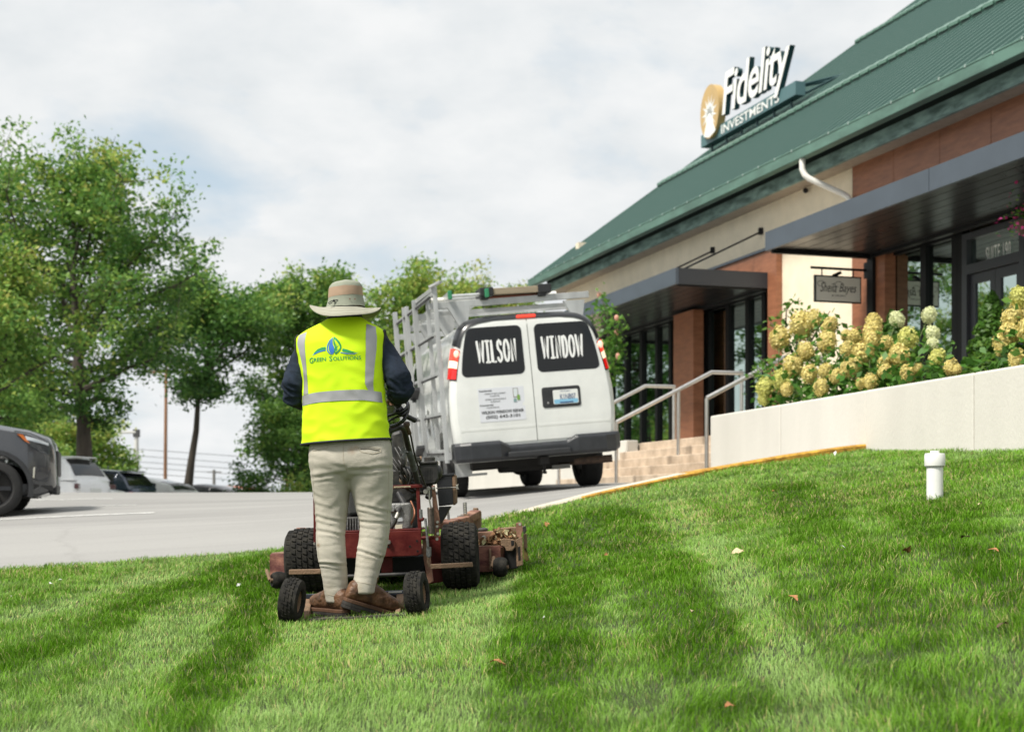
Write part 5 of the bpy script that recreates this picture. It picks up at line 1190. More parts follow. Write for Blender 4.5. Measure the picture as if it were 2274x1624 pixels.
# chassis
ch = plate('chassis_plate', [(700,1184),(935,1176),(936,1229),(926,1233),(706,1241)], 8.45, .014, redp)
plate('engine_deck', [(700,1180),(935,1172),(935,1176),(700,1184)], 8.452, .50, redp)
for (x, y) in ((925.7,1200),(909.8,1212),(926.9,1222.5),(862,1213)): mb = MB(); mb.lathe([(0,-.003),(.0065,-.003),(.0065,.0)], Q(x,y,8.45), 'y', 10); mb.build('bolt_hole', blkm, ch)
bolt(Q(863,1203,8.44), .014, ch); bolt(Q(860,1200,8.44), .008, ch)
plate('lower_plate', [(846,1236),(871,1235),(871,1270),(846,1271)], 8.56, .02, redp)
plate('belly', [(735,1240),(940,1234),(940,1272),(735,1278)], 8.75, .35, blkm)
plate('frame_side', [(936,1180),(948,1178),(962,1290),(950,1296),(940,1240)], 8.5, .03, reddirt)
plate('frame_side_plate', [(944,1194),(986,1188),(986,1290),(948,1296)], 8.78, .25, redp)
plate('frame_post', [(695,1100),(702,1100),(703,1209),(696,1209)], 8.5, .03, redp); bolt(Q(698,1206,8.49), .009, mow)
plate('frame_post', [(923,1077),(931,1076),(936,1182),(928,1182)], 8.47, .03, redp)
bar_ = plate('top_bar', [(868,1077),(937,1074),(938,1082),(868,1085)], 8.46, .03, redp)
lb = plate('label_strip', [(874,1079),(911,1077.8),(911,1081),(874,1082.4)], 8.458, .001, M('label_tan', (.50,.42,.28), .7), bar_, 0)
mb = MB(); put_text(mb, 'TRACKING LABEL', lambda u, v, w: Q(892.5, 1080.2, 8.4565)+Vector((u, 0, v+u*.03)), width=.092, height=.006); mb.build('label_text', M('ink_black', (.012,.012,.012), .6), lb)
ap = plate('arm_plate', [(958,1078),(965,1076),(977,1160),(973,1196),(967,1200),(963,1188)], 8.44, .012, reddirt)
for (x, y) in ((962,1083),(971,1158),(970,1168),(972,1184),(970,1196)): bolt(Q(x,y,8.437), .010, ap)
tubeq('cross_tube', [(935,1193.5,8.46),(968,1192,8.45)], .011, redp)
# return spring
mb = MB(); P0, P1 = Q(955.5,1126,8.42), Q(958,1184,8.42); ax = (P1-P0); hp_ = []
for i in range(26*10+1):
    t = i/260; a = 2*math.pi*i/10; hp_.append(P0+ax*t+Vector((math.cos(a)*.017, math.sin(a)*.017, 0)))
mb.tube(hp_, .0036, 5); mb.build('return_spring', M('spring_metal', (.12,.10,.085), .5, metal=.6, var=.3, vs=50), mow, smooth=True)
tubeq('spring_hook', [(952.5,1084,8.42),(953,1105,8.42),(955,1118,8.42),(957,1126,8.42)], .005, boltm)
bolt(Q(951,1084,8.42), .014, mow); bolt(Q(945,1091,8.42), .016, mow)
tubeq('brake_rod', [(944,1150,8.43),(948,1190,8.42),(950,1214,8.42)], .008, castalu)
plate('clevis', [(946,1214),(957,1213),(957,1233),(954,1237),(949,1237),(946,1233)], 8.42, .03, castalu)
tubeq('lower_rod', [(951,1236,8.43),(951,1248,8.43),(955,1258,8.43)], .009, dust)
tubeq('grab_pin', [(934,1130,8.44),(935,1150,8.44)], .010, castalu); tubeq('pin_lug', [(930,1152,8.44),(937,1153,8.44),(940,1148,8.44)], .010, redp)
plate('foot_bar', [(641,1263.8),(712,1262.5),(712,1273.5),(641,1275)], 8.26, .05, dust)
plate('foot_bar', [(955,1252),(1048,1247.5),(1050,1257.5),(956,1262.5)], 8.30, .05, dust)
tubeq('axle_tube', [(768,1279,8.3),(943,1272,8.3)], .012, blk)
# engine and tanks
e = plate('engine_shroud', [(772,1052),(790,1040),(905,1034),(922,1044),(925,1108),(905,1122),(774,1128)], 8.86, .38, blk, bevel=.03)
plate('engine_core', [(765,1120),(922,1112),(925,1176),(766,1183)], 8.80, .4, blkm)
gb = plate('gear_housing', [(864,1119),(872,1116),(910,1115),(913,1124),(912,1174),(868,1177)], 8.58, .16, castalu, bevel=.012)
for (x, y) in ((871,1130),(884,1128)): mb = MB(); mb.lathe([(0,-.022),(.014,-.022),(.020,-.014),(.022,.0)], Q(x,y,8.58), 'y', 14); mb.build('cover_cap', castalu, gb, smooth=True)
plate('sticker', [(877,1164),(893,1163),(893,1172),(877,1173)], 8.577, .001, M('sticker_white', (.55,.53,.42), .6), gb, 0)
plate('sticker', [(881,1150),(893,1147),(894,1156),(883,1157)], 8.577, .001, M('sticker_grey', (.45,.48,.50), .6), gb, 0)
tubeq('hydraulic_hose', [(888,1128,8.53),(884,1137,8.50),(880,1148,8.49),(876,1160,8.49),(868,1172,8.5)], [.011]*25, blk); tubeq('hose_fitting', [(884,1138,8.495),(879,1150,8.485)], .0135, boltm)
fn_ = plate('cylinder_block', [(768,1147),(804,1146),(804,1180),(768,1182)], 8.62, .15, blk, bevel=.008)
for k in range(6): plate('cooling_fin', [(770+6*k,1150),(772.5+6*k,1150),(772.5+6*k,1178),(770+6*k,1178)], 8.605, .02, castalu, fn_, .001)
plate('air_cleaner', [(772,1085),(800,1082),(800,1140),(772,1144)], 8.70, .2, M('mesh_grey', (.03,.031,.03), .7, var=.5, vs=200), bevel=.015)
plate('fuel_tank', [(868,960),(893,952),(898,1000),(899,1040),(871,1044)], 8.62, .22, blk, bevel=.02)
rt = plate('oil_reservoir', [(930,1029),(971,1026),(973,1062),(967,1074),(938,1076),(931,1066)], 8.74, .12, blk, bevel=.010)
for k in range(5): plate('reservoir_rib', [(943+3.4*k,1036),(944.4+3.4*k,1036),(944.4+3.4*k,1066),(943+3.4*k,1066)], 8.735, .006, blk, rt, .0005)
plate('reservoir_lid', [(928,1025),(970,1022),(971,1028),(929,1030)], 8.73, .14, blk, rt)
mb = MB(); mb.lathe([(.034,0),(.034,.024),(.030,.028),(0,.028)], Q(953.5,1024,8.80), 'z', 18); mb.build('filler_cap', blk, rt)
mb = MB(); mb.sphere(Q(972,1048,8.80), (.030,.05,.045), 14, 10); mb.build('filter_bowl', blk, rt, smooth=True)
tubeq('reservoir_neck', [(954,1075,8.8),(955,1090,8.8),(950,1105,8.78)], .02, blk)
plate('elbow_pipe', [(917,1014),(932,1013),(934,1024),(918,1026)], 8.72, .05, blk); tubeq('nut', [(931,1018,8.74),(936,1018,8.74)], .016, dust)
bt = plate('battery_box', [(968,1058),(1004,1054),(1007,1119),(974,1123)], 8.95, .20, blkg)
plate('battery_lid', [(966,1053),(1008,1049.5),(1009,1055),(967,1059)], 8.94, .22, blkg, bt)
plate('battery_bracket', [(1003.5,1052),(1011.5,1053.5),(1013,1115),(1006.5,1121)], 8.945, .20, dust, bt)
tubeq('battery_strap', [(968,1083,8.93),(1017,1081,8.93)], .004, boltm, bt); plate('wing_nut', [(1012,1076),(1018,1074),(1016,1080),(1019,1086),(1012,1085)], 8.925, .02, boltm, bt, .001)
plate('battery_shelf', [(974,1124),(1001,1123),(980,1160),(970,1168)], 8.97, .15, blk)
# handles, levers, cables
hb = tubeq('handle_tube', [(862,956,7.98),(874,952,8.0),(889,948,8.05),(897,955,8.12),(903,978,8.2),(909,1002,8.3),(918,1036,8.42),(928,1076,8.49)], .0175, blk, n=12)
tubeq('tape_wrap', [(904,998,8.275),(911,1012,8.32),(917,1036,8.41),(919,1042,8.43)], [.0205+.0014*math.sin(k*2.1) for k in range(19)], M('tape_grey', (.10,.105,.105), .7, var=.2, vs=30), hb, 12)
for (a, b) in (((901,1004),(893,992)),((900,1006),(893,1018)),((899,1004),(889,1003))): mb = MB(); mb.quadbox(Q(a[0],a[1],8.26), Q(b[0],b[1],8.25), .003, .018); mb.build('tape_end', M('tape_grey', (.10,.105,.105), .7), hb)
tubeq('handle_tube', [(740,968,7.98),(728,960,8.0),(716,962,8.05),(712,985,8.2),(706,1040,8.42),(700,1102,8.49)], .0175, blk, n=12)
tubeq('control_rod', [(904,944,8.02),(911,964,8.08),(921,1012,8.2),(934,1050,8.32),(948,1088,8.43)], .0055, blk)
tubeq('rod_joint', [(902,938,8.0),(904,948,8.02),(909,962,8.06)], .0125, M('rust', (.10,.065,.045), .7, var=.4, vs=40)); tubeq('rod_collar', [(902,940,8.0),(903,944,8.01)], .019, M('rust', (.10,.065,.045), .7))
gr = tubeq('hand_grip', [(876,911,7.94),(895,920,7.97),(922,933,8.02)], .0145, blk, n=12)
tubeq('hand_grip', [(690,940,7.98),(720,930,7.97),(748,922,7.94)], .0145, blk, n=12)
tubeq('grip_loop', [(861,923,7.92),(876,918,7.90),(892,913,7.9),(903,903,7.92),(905,893,7.96),(899,888,8.0)], .0085, blkg)
tubeq('grip_loop', [(868,946,7.95),(882,942,7.92),(896,932,7.91),(904,916,7.93),(906,899,7.96),(901,892,7.99)], .0105, blkg)
tubeq('grip_loop', [(862,935,7.94),(878,926,7.91),(893,921,7.9),(903,912,7.92)], .007, blkg)
mb = MB(); mb.quadbox(Q(866,877,7.93), Q(886,903,7.93), .012, .034); mb.quadbox(Q(886,903,7.93), Q(899,921,7.94), .012, .030); mb.build('drive_lever', blkg, mow, bevel=.003)
plate('handle_bracket', [(857,902),(871,898),(879,903),(878,916),(866,922),(858,918)], 7.97, .05, castalu, bevel=.008)
plate('console', [(735,952),(858,944),(862,962),(738,972)], 8.02, .10, blk, bevel=.01)
rg_ = random.Random(5)
for k in range(9):
    x0, y0 = 866+rg_.random()*30, 985+rg_.random()*50; x1, y1 = 905+rg_.random()*38, 1050+rg_.random()*45
    tubeq('cable', [(x0,y0,8.5),(x0+12+8*rg_.random(),y0+28,8.46),((x0+x1)/2,(y0+y1)/2+22,8.5),(x1,y1,8.55)], .005+.003*rg_.random(), blk)
tubeq('copper_pipe', [(909,1168,8.6),(918,1150,8.58),(920,1132,8.6),(912,1112,8.65)], .006, M('copper', (.24,.10,.055), .45, metal=.6))
mb = MB(); mb.sphere(Q(897,1065,8.55), (.03,.03,.03), 12, 8); mb.build('regulator', M('brass_dusty', (.20,.14,.085), .6, var=.3, vs=20), mow, smooth=True)
tubeq('exhaust_stub', [(885,1095,8.7),(898,1120,8.62)], .02, blk)
# cutting deck
def deck():
    pl_ = [(-1.61,9.48),(-1.59,9.33),(-1.50,9.24),(-1.36,9.20),(-1.1,9.24),(-.8,9.26),(-.45,9.24),(-.2,9.21),(-.075,9.23),(-.03,9.36),(-.03,9.62),(-.16,9.86),(-.42,10.0),(-.9,10.06),(-1.35,9.98),(-1.55,9.78)]
    def zt(X): return -.318+(X+1.61)*(.055/1.56)
    n = len(pl_); cx, cy = -.82, 9.62; R3 = []
    for (k, dz, sc) in ((0,-.165,1.0),(1,-.012,1.0),(2,0,.985),(3,.004,.90),(4,.012,.5)): R3.append([Vector((cx+(X-cx)*sc, cy+(Y-cy)*sc, zt(cx+(X-cx)*sc)+dz))-ML for X, Y in pl_])
    mb = MB(); mb.loft(R3[:3], 0, caps=False); o0 = mb.build('deck_skirt', M('deck_side', (.105,.018,.014), .8, var=.4, vs=7, col2=(.15,.065,.042), bump=.3, bs=60, stretch=(1,1,3)), mow, smooth=True)
    mb = MB(); mb.loft(R3[2:], 0, caps=True); mb.build('deck_top', dust, mow, smooth=True)
    return zt
dzt = deck()
tubeq('deck_loop', [(633,1228,9.15),(633,1212,9.15),(636,1208,9.17),(640,1210,9.2)], .008, redp)
def roller(c, r, w, yaw=0): 
    mb = MB(); mb.lathe([(.0,-w*.36),(r*.42,-w*.36),(r*.42,-w*.46),(r*.7,-w*.5),(r*.9,-w*.36),(r,-w*.15),(r,w*.15),(r*.9,w*.36),(r*.7,w*.5),(r*.42,w*.46),(r*.42,w*.36),(0,w*.36)], (0,0,0), 'x', 22); o = mb.build('anti_scalp_wheel', tyrem, mow, smooth=True); o.location = c; o.rotation_euler = (0,0,yaw)
    mb = MB(); mb.tube([(-w*.6,0,0),(w*.6,0,0)], .012, 8); mb.tube([(-w*.6,0,0),(-w*.6,.08,.06)], .011, 8); mb.build('wheel_pin', dust, o)
roller(Q(619,1287,8.98), .055, .095, R(25)); roller(Q(1111,1258,9.08), .064, .088, R(-6))
plate('deck_rib', [(1085,1217),(1090,1217),(1091.5,1262),(1086,1265)], 9.20, .02, dust)
plate('side_box', [(1060,1181),(1096,1179),(1097,1195),(1062,1198)], 9.30, .22, reddirt); bolt(Q(1074,1193,9.29), .016, mow)
plate('hinge_bracket', [(1111,1197),(1118,1194),(1143,1197.5),(1143.5,1213),(1137,1222),(1124,1222),(1120,1213),(1112,1211)], 9.18, .03, dust)
plate('bracket_slot', [(1134,1199),(1141,1199),(1141,1209),(1135,1212)], 9.178, .003, blkm)
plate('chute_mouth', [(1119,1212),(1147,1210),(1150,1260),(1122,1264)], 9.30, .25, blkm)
plate('chute_frame', [(1144,1198),(1152,1193),(1160,1190),(1161,1254),(1147,1257)], 9.20, .02, dust); plate('frame_slot', [(1149.5,1214),(1154.5,1211),(1155.5,1241),(1150.5,1244)], 9.197, .003, blkm)
plate('chute_frame', [(1161,1186),(1169,1182),(1171,1215),(1163,1218)], 9.26, .02, dust)
plate('chute_flap', [(1161,1206),(1166,1204),(1175,1243),(1168,1246),(1162,1240)], 9.28, .015, M('flap_olive', (.12,.09,.02), .8, var=.5, vs=15))
plate('chute_top', [(1108,1172),(1167,1168),(1170,1178),(1112,1184)], 9.45, .25, dust)
hg = plate('hinge_plate', [(1145,1160),(1156,1158.5),(1159,1162),(1159.5,1180),(1156,1193),(1148,1192),(1145,1176)], 9.22, .012, reddirt); mb = MB(); mb.lathe([(0,-.002),(.009,-.002),(.009,0)], Q(1154,1163,9.22), 'y', 10); mb.build('hinge_hole', M('hole_pale', (.35,.36,.30), .8), hg)
plate('hinge_plate', [(1160,1168),(1168,1166),(1168,1180),(1162,1186)], 9.34, .02, blk)
# front frame and casters
mb = MB(); mb.quadbox(Q(985,1166,9.35), Q(1030,1154,9.8), .07, .05); mb.quadbox(Q(1028,1155,9.78), Q(1056,1140,10.25), .08, .055); mb.build('front_arm', reddirt, mow, bevel=.008)
mb = MB(); mb.lathe([(.042,-.10),(.042,.03),(.036,.034),(0,.034)], Q(1056,1145,10.28), 'z', 16); mb.lathe([(.02,.034),(.02,.055),(.016,.06),(0,.06)], Q(1056,1145,10.28), 'z', 6); mb.build('caster_post', dust, mow)
mb = MB(); mb.quadbox(Q(700,1190,9.4), Q(668,1178,10.1), .07, .05); mb.build('front_arm', reddirt, mow, bevel=.008)
for (x, Y) in ((1054,10.32),(660,10.3)):
    p = px(x, 1200, Y); p.z = float(lawn_z(np.array([p.x]), np.array([p.y]))[0])+.105; turf_wheel(p-ML, .10, .085, RT, 3, 16, .006, name='caster_wheel')
hpst = plate('height_post', [(1027,1114),(1035.5,1113.5),(1037,1146),(1028.5,1146)], 9.85, .03, castalu)
for k in range(5): mb = MB(); mb.lathe([(0,-.002),(.006,-.002),(.006,0)], Q(1031.5+.3*k,1118+5*k,9.85), 'y', 8); mb.build('post_hole', M('hole_pale', (.35,.36,.30), .8), hpst)
plate('height_post', [(991,1130),(996,1127),(1000,1161),(994,1162)], 9.5, .02, castalu)
plate('post_foot', [(1022,1141),(1041,1140),(1041,1146),(1022,1147)], 9.83, .08, dust); plate('linkage', [(1014,1144),(1030,1142),(1030,1148),(1016,1150)], 9.8, .05, castalu)
plate('cross_frame', [(985,1152),(1034,1147),(1036,1156),(986,1162)], 9.9, .05, reddirt)
plate('spindle_cover', [(1060,1172),(1080,1171),(1084,1178),(1061,1181)], 9.5, .2, blk, bevel=.01)
# riding platform
fl = [(688,1368),(905,1358)]
plat_ = MB(); a, b = Q(686,1374,7.42), Q(900,1363,7.42); c_, d_ = Q(690,1362,7.86), Q(902,1352,7.86); dn = Vector((0,0,-.012)); plat_.add([a,b,d_,c_,a+dn,b+dn,d_+dn,c_+dn], [(0,1,2,3),(7,6,5,4),(0,4,5,1),(1,5,6,2),(2,6,7,3),(3,7,4,0)]); pf = plat_.build('riding_platform', M('platform_dirt', (.045,.038,.03), .9, var=.5, vs=12, bump=.4, bs=60), mow)
bp_ = plate('platform_back', [(690,1327),(902,1318),(902,1360),(690,1369)], 7.87, .008, blk, pf)
for (x, y) in ((709,1346),(862,1338),(883,1337)): mb = MB(); mb.lathe([(0,-.002),(.011,-.002),(.011,0)], Q(x,y,7.868), 'y', 14); mb.build('back_hole', M('hole_green', (.12,.22,.04), .8), bp_)
mb = MB(); mb.quadbox(Q(677,1323,7.82), Q(898,1314,7.82), .05, .024); mb.build('platform_bar', M('bar_bluegrey', (.055,.065,.085), .35, metal=.4, var=.3, vs=10), pf, bevel=.003)
for (x0, x1) in ((705,722),(842,857),(862,892)): mb = MB(); mb.quadbox(Q(x0,1321.5-(x0-677)*.041,7.79), Q(x1,1321.5-(x1-677)*.041,7.79), .004, .008); mb.build('worn_paint', M('chip_white', (.55,.55,.50), .7), pf)
plate('side_bracket', [(673,1327),(694,1329),(691,1336),(684,1374),(674,1371)], 7.55, .22, dust, pf, dY=[.25,.25,.2,0,0]); plate('side_bracket', [(880,1317),(897,1316),(897,1325),(886,1360),(877,1361)], 7.55, .22, dust, pf, dY=[.25,.25,.2,0,0])
turf_wheel(Q(648,1333,7.48), .122, .100, R(7), 5, 20, .006, pf, 'platform_wheel', R(-6)); turf_wheel(Q(925,1317,7.48), .120, .100, R(-5), 5, 20, .006, pf, 'platform_wheel', R(-9))
tubeq('tow_bar', [(790,1322,7.88),(795,1300,8.1),(800,1280,8.32)], .02, blk, pf)
# fallen leaves caught on the deck
lt = thing('leaf_litter', 'dry brown leaves and clippings piled on the right of the mower deck', 'leaves', px(1105,1200,9.4)); rl = np.random.default_rng(3)
PL = []
for k in range(420):
    x = 1063+rl.random()*84; f = (x-1063)/84; y = 1211-rl.random()*(30 if x > 1095 else 14)-6*math.sin(f*3.1); PL.append(tuple(px(x, y, 9.26+.30*rl.random())-lt.location))
litm = leaf_mat('dry_leaf', [(0,(.14,.07,.03)),(.4,(.30,.16,.08)),(.7,(.45,.30,.17)),(.9,(.52,.45,.28)),(1,(.22,.26,.08))], trans=.1, rough=.8)
leaves('dry_leaves', np.array(PL), rl.random(420), .055, litm, lt, rg=rl, aspect=.5, up=.25)
# ================================================================== the person
from mathutils.bvhtree import BVHTree
PLOC = px(775, 1369, 7.60)
per = thing('person', 'person in wide sun hat, yellow safety vest and khaki trousers riding behind the mower', 'person', PLOC)
KX_ = 7.60/F
def P2(x, y): return ((x-775)*KX_, (1369-y)*KX_)
def ringe(x0, x1, yc, b, z, n=36, e=2.4):
    cx, a = (x0+x1)/2, (x1-x0)/2; out = []
    for k in range(n):
        t = 2*math.pi*k/n; c, s_ = math.cos(t), math.sin(t); out.append(Vector((cx+a*math.copysign(abs(c)**(2/e), c), yc+b*math.copysign(abs(s_)**(2/e), s_), z)))
    return out
def interp_rings(spec, n, m=40, e=2.4):             # spec rows: z, x0, x1, yc, b -> smooth stack
    z = [r[0] for r in spec]; zz = np.linspace(z[0], z[-1], n); cols = [np.interp(zz, z, [r[k] for r in spec]) for k in range(1, 5)]
    for c in cols:
        for _ in range(2): c[1:-1] = (c[:-2]+2*c[1:-1]+c[2:])/4
    return [ringe(cols[0][i], cols[1][i], cols[2][i], cols[3][i], zz[i], m, e) for i in range(n)]
def capsule(mb, pts, rs, n=16, flat=1.0):
    pts = [Vector(p) for p in pts]; d0 = (pts[0]-pts[1]).normalized(); d1 = (pts[-1]-pts[-2]).normalized()
    P_ = [pts[0]+d0*rs[0]*.95, pts[0]+d0*rs[0]*.7]+pts+[pts[-1]+d1*rs[-1]*.7, pts[-1]+d1*rs[-1]*.95]; r_ = [rs[0]*.25, rs[0]*.7]+list(rs)+[rs[-1]*.7, rs[-1]*.25]
    mb.tube(P_, r_, n, flat=flat)
# ---- trousers
khaki = M('khaki_cloth', (.43,.40,.335), .85, var=.09, vs=5, bump=.25, bs=260)
def stain(m, spots):
    nt = m.node_tree; b = nt.nodes['Principled BSDF']; src = b.inputs['Base Color'].links[0].from_socket; tc = nt.nodes.new('ShaderNodeTexCoord'); cur = src
    for (x, z, r, col, k) in spots:
        mp = nt.nodes.new('ShaderNodeMapping'); mp.inputs['Location'].default_value = (-x/r, 0, -z/r); mp.inputs['Scale'].default_value = (1/r, 0, 1/r); nt.links.new(tc.outputs['Object'], mp.inputs[0])
        no = nt.nodes.new('ShaderNodeTexNoise'); no.inputs['Scale'].default_value = 2.5; nt.links.new(mp.outputs[0], no.inputs['Vector'])
        ln = nt.nodes.new('ShaderNodeVectorMath'); ln.operation = 'LENGTH'; nt.links.new(mp.outputs[0], ln.inputs[0]); ad = nt.nodes.new('ShaderNodeMath'); ad.operation = 'ADD'; nt.links.new(ln.outputs['Value'], ad.inputs[0]); nt.links.new(no.outputs['Fac'], ad.inputs[1])
        mr = nt.nodes.new('ShaderNodeMapRange'); nt.links.new(ad.outputs[0], mr.inputs[0]); mr.inputs['From Min'].default_value = .6; mr.inputs['From Max'].default_value = 1.5; mr.inputs['To Min'].default_value = k; mr.inputs['To Max'].default_value = 0
        mx = nt.nodes.new('ShaderNodeMixRGB'); nt.links.new(mr.outputs[0], mx.inputs[0]); nt.links.new(cur, mx.inputs[1]); mx.inputs[2].default_value = (*col, 1); cur = mx.outputs[0]
    nt.links.new(cur, b.inputs['Base Color'])
stain(khaki, [(-.157,.385,.016,(.22,.13,.06),.8),(.03,.885,.03,(.33,.20,.12),.5),(.055,.90,.02,(.36,.24,.15),.5),(.05,.15,.05,(.36,.30,.20),.5),(-.03,.27,.035,(.38,.33,.25),.4),(.115,.30,.07,(.36,.32,.24),.35),(-.1,.16,.05,(.37,.32,.23),.3)])
tm = MB()
tm.loft(interp_rings([(.078,-.124,.004,.012,.074),(.16,-.136,-.008,.01,.076),(.257,-.152,-.012,.0,.078),(.327,-.168,-.0165,-.005,.084),(.345,-.172,-.017,-.005,.086),(.432,-.177,-.024,.0,.084),(.502,-.178,-.0185,.015,.088),(.607,-.186,-.0046,.015,.098),(.70,-.197,.004,.005,.108),(.775,-.206,.02,-.005,.12),(.86,-.205,.03,-.005,.12)], 40, 32, 2.3))
tm.loft(interp_rings([(.128,.018,.146,-.035,.078),(.19,.024,.150,-.03,.078),(.257,.036,.169,-.02,.078),(.327,.040,.189,-.01,.084),(.365,.045,.200,-.005,.088),(.432,.055,.213,.0,.086),(.502,.058,.218,.01,.09),(.607,.026,.227,.01,.102),(.70,.006,.233,.0,.112),(.775,-.012,.234,-.008,.122),(.86,-.03,.230,-.005,.12)], 40, 32, 2.3))
tm.loft(interp_rings([(.735,-.170,.200,.0,.085),(.765,-.203,.230,-.005,.122),(.816,-.2125,.234,-.015,.140),(.87,-.212,.231,-.012,.138),(.922,-.2077,.2258,-.005,.128),(.99,-.19,.20,.0,.115)], 20, 40, 2.5))
me = remesh(tm, .0075, 5)
co = coords(me); nr = normals(me)
def ridged(p, o=3): return 1-abs(mnoise.noise(Vector(p)))*2
def wrinkle(co, nr, fn):
    out = co.copy()
    for i in range(len(co)): out[i] += nr[i]*fn(co[i], nr[i])
    return out
def C2(cx, cy): return P2(582.7+.2905*cx, 943.4+.2905*cy)
# creases read off the cloth: ends, depth, half width
CREASES = [((405,690),(640,745),.006,.010),((412,735),(560,770),.004,.008),((420,800),(630,838),.007,.009),((430,855),(560,862),.003,.007),((425,930),(600,905),.0025,.008),((432,1052),(640,1068),.010,.008),((445,1082),(600,1098),.005,.007),((560,985),(640,1062),.005,.010),((470,1160),(640,1180),.0025,.010),((490,1240),(650,1225),.003,.009),((400,600),(540,640),.003,.010),((640,560),(520,660),.0035,.012),((385,520),(470,560),.003,.010),
  ((690,352),(990,330),.006,.013),((700,400),(960,372),.004,.011),((380,400),(640,372),.006,.013),((400,440),(560,420),.003,.010),((660,330),(520,300),.003,.012),((735,610),(975,668),.006,.010),((745,660),(900,690),.004,.008),((742,730),(965,748),.007,.009),((745,775),(880,800),.004,.008),((740,850),(960,880),.004,.009),((725,950),(930,1012),.010,.009),((730,985),(870,1030),.006,.008),((880,960),(935,1030),.005,.009),((715,1080),(890,1100),.0035,.010),((705,1150),(875,1168),.003,.009),((985,560),(880,640),.004,.012),((960,420),(850,520),.0025,.014),((365,250),(560,290),.0025,.013),((985,260),(800,300),.0025,.013)]
CR = [(Vector((*C2(*a), 0)), Vector((*C2(*b), 0)), d*(.62 if a[1] > 820 and d < .009 else .85), w) for a, b, d, w in CREASES]
def tw(c, n):
    x, y, z = float(c[0]), float(c[1]), float(c[2]); left = x < .012
    hm = .085 if left else .135; edge = min(1, max(0, (z-hm)/.03)); out = 0.0
    p = Vector((x, z+.006*mnoise.noise(Vector((x*14, y*14, z*14))), 0)); back = min(1, max(0, .55-float(n[1])*1.2))
    for a, b, d, w in CR:
        ab = b-a; t = (p-a).dot(ab)/ab.length_squared
        if -.15 < t < 1.15:
            q = a+ab*min(1, max(0, t)); s_ = (p.y-q.y)*(1 if abs(ab.x) > 1e-6 else 1)*abs(ab.x)/ab.length+(0 if True else 0); e = (p-q).length
            if e > 4*w: continue
            fade = min(1, max(0, (t+.15)/.25))*min(1, max(0, (1.15-t)/.25)); u = s_/w
            out += fade*d*(-math.exp(-u*u*1.6)*.75+.85*math.exp(-(u-1.35)**2*1.3)+.25*math.exp(-(u+1.6)**2))
    q = mnoise.noise(Vector((x*6, y*6, z*5)))
    soft = .0022*mnoise.noise(Vector((x*11+q, y*11, z*17+q)))+.0011*(1-min(1, abs(mnoise.noise(Vector((x*20+3, y*20, z*34+2*q))))*3))
    return edge*(.82*out*back+soft)
new = wrinkle(co, nr, tw)
# sharp fold shelf behind the knees and the flare of the hems
set_coords(me, new); trs = finish(me, 'trousers', khaki, per)
tb = BVHTree.FromPolygons([Vector(v) for v in coords(me)], [tuple(p.vertices) for p in me.polygons])
def on_cloth(tree_, x, z, off):
    h = tree_.ray_cast(Vector((x, -1.0, z)), Vector((0, 1, 0)))
    return (h[0]+Vector((0, -off, 0))) if h[0] is not None else None
def seam(tree_, pts, r, name, mat, parent, off=.0005, close=False):
    P_ = []
    for (x, z) in pts:
        q = on_cloth(tree_, x, z, off)
        if q is not None: P_.append(q)
    if len(P_) < 2: return
    mb = MB(); mb.tube(P_, r, 6); return mb.build(name, mat, parent, smooth=True)
def dens(pts, n=10): 
    out = []
    for a, b in zip(pts, pts[1:]): out += [(a[0]+(b[0]-a[0])*k/n, a[1]+(b[1]-a[1])*k/n) for k in range(n)]
    return out+[pts[-1]]
khd = M('khaki_seam', (.40,.35,.27), .9)
seam(tb, dens([C2(392,192),C2(420,172),C2(525,160),C2(525,182),C2(400,205)]), .0016, 'pocket_seam', khd, trs)
seam(tb, dens([C2(752,178),C2(835,172),C2(915,186),C2(920,210),C2(860,226),C2(775,212),C2(752,178)]), .0018, 'pocket_seam', khd, trs)
seam(tb, dens([C2(770,190),C2(830,186),C2(905,198)]), .0030, 'pocket_opening', M('pocket_dark', (.16,.14,.11), .9), trs)
seam(tb, dens([C2(643,130),C2(642,250),C2(650,300),C2(668,355)]), .0016, 'back_seam', khd, trs)
seam(tb, dens([C2(395,330),C2(412,600),C2(428,850),C2(448,1090),C2(505,1300)]), .0012, 'side_seam', khd, trs); seam(tb, dens([C2(975,330),C2(965,600),C2(950,850),C2(890,1080),C2(858,1230)]), .0012, 'side_seam', khd, trs)
seam(tb, dens([C2(500,1283),C2(580,1300),C2(655,1290)]), .0014, 'hem_seam', khd, trs); seam(tb, dens([C2(705,1185),C2(790,1195),C2(878,1215)]), .0014, 'hem_seam', khd, trs)
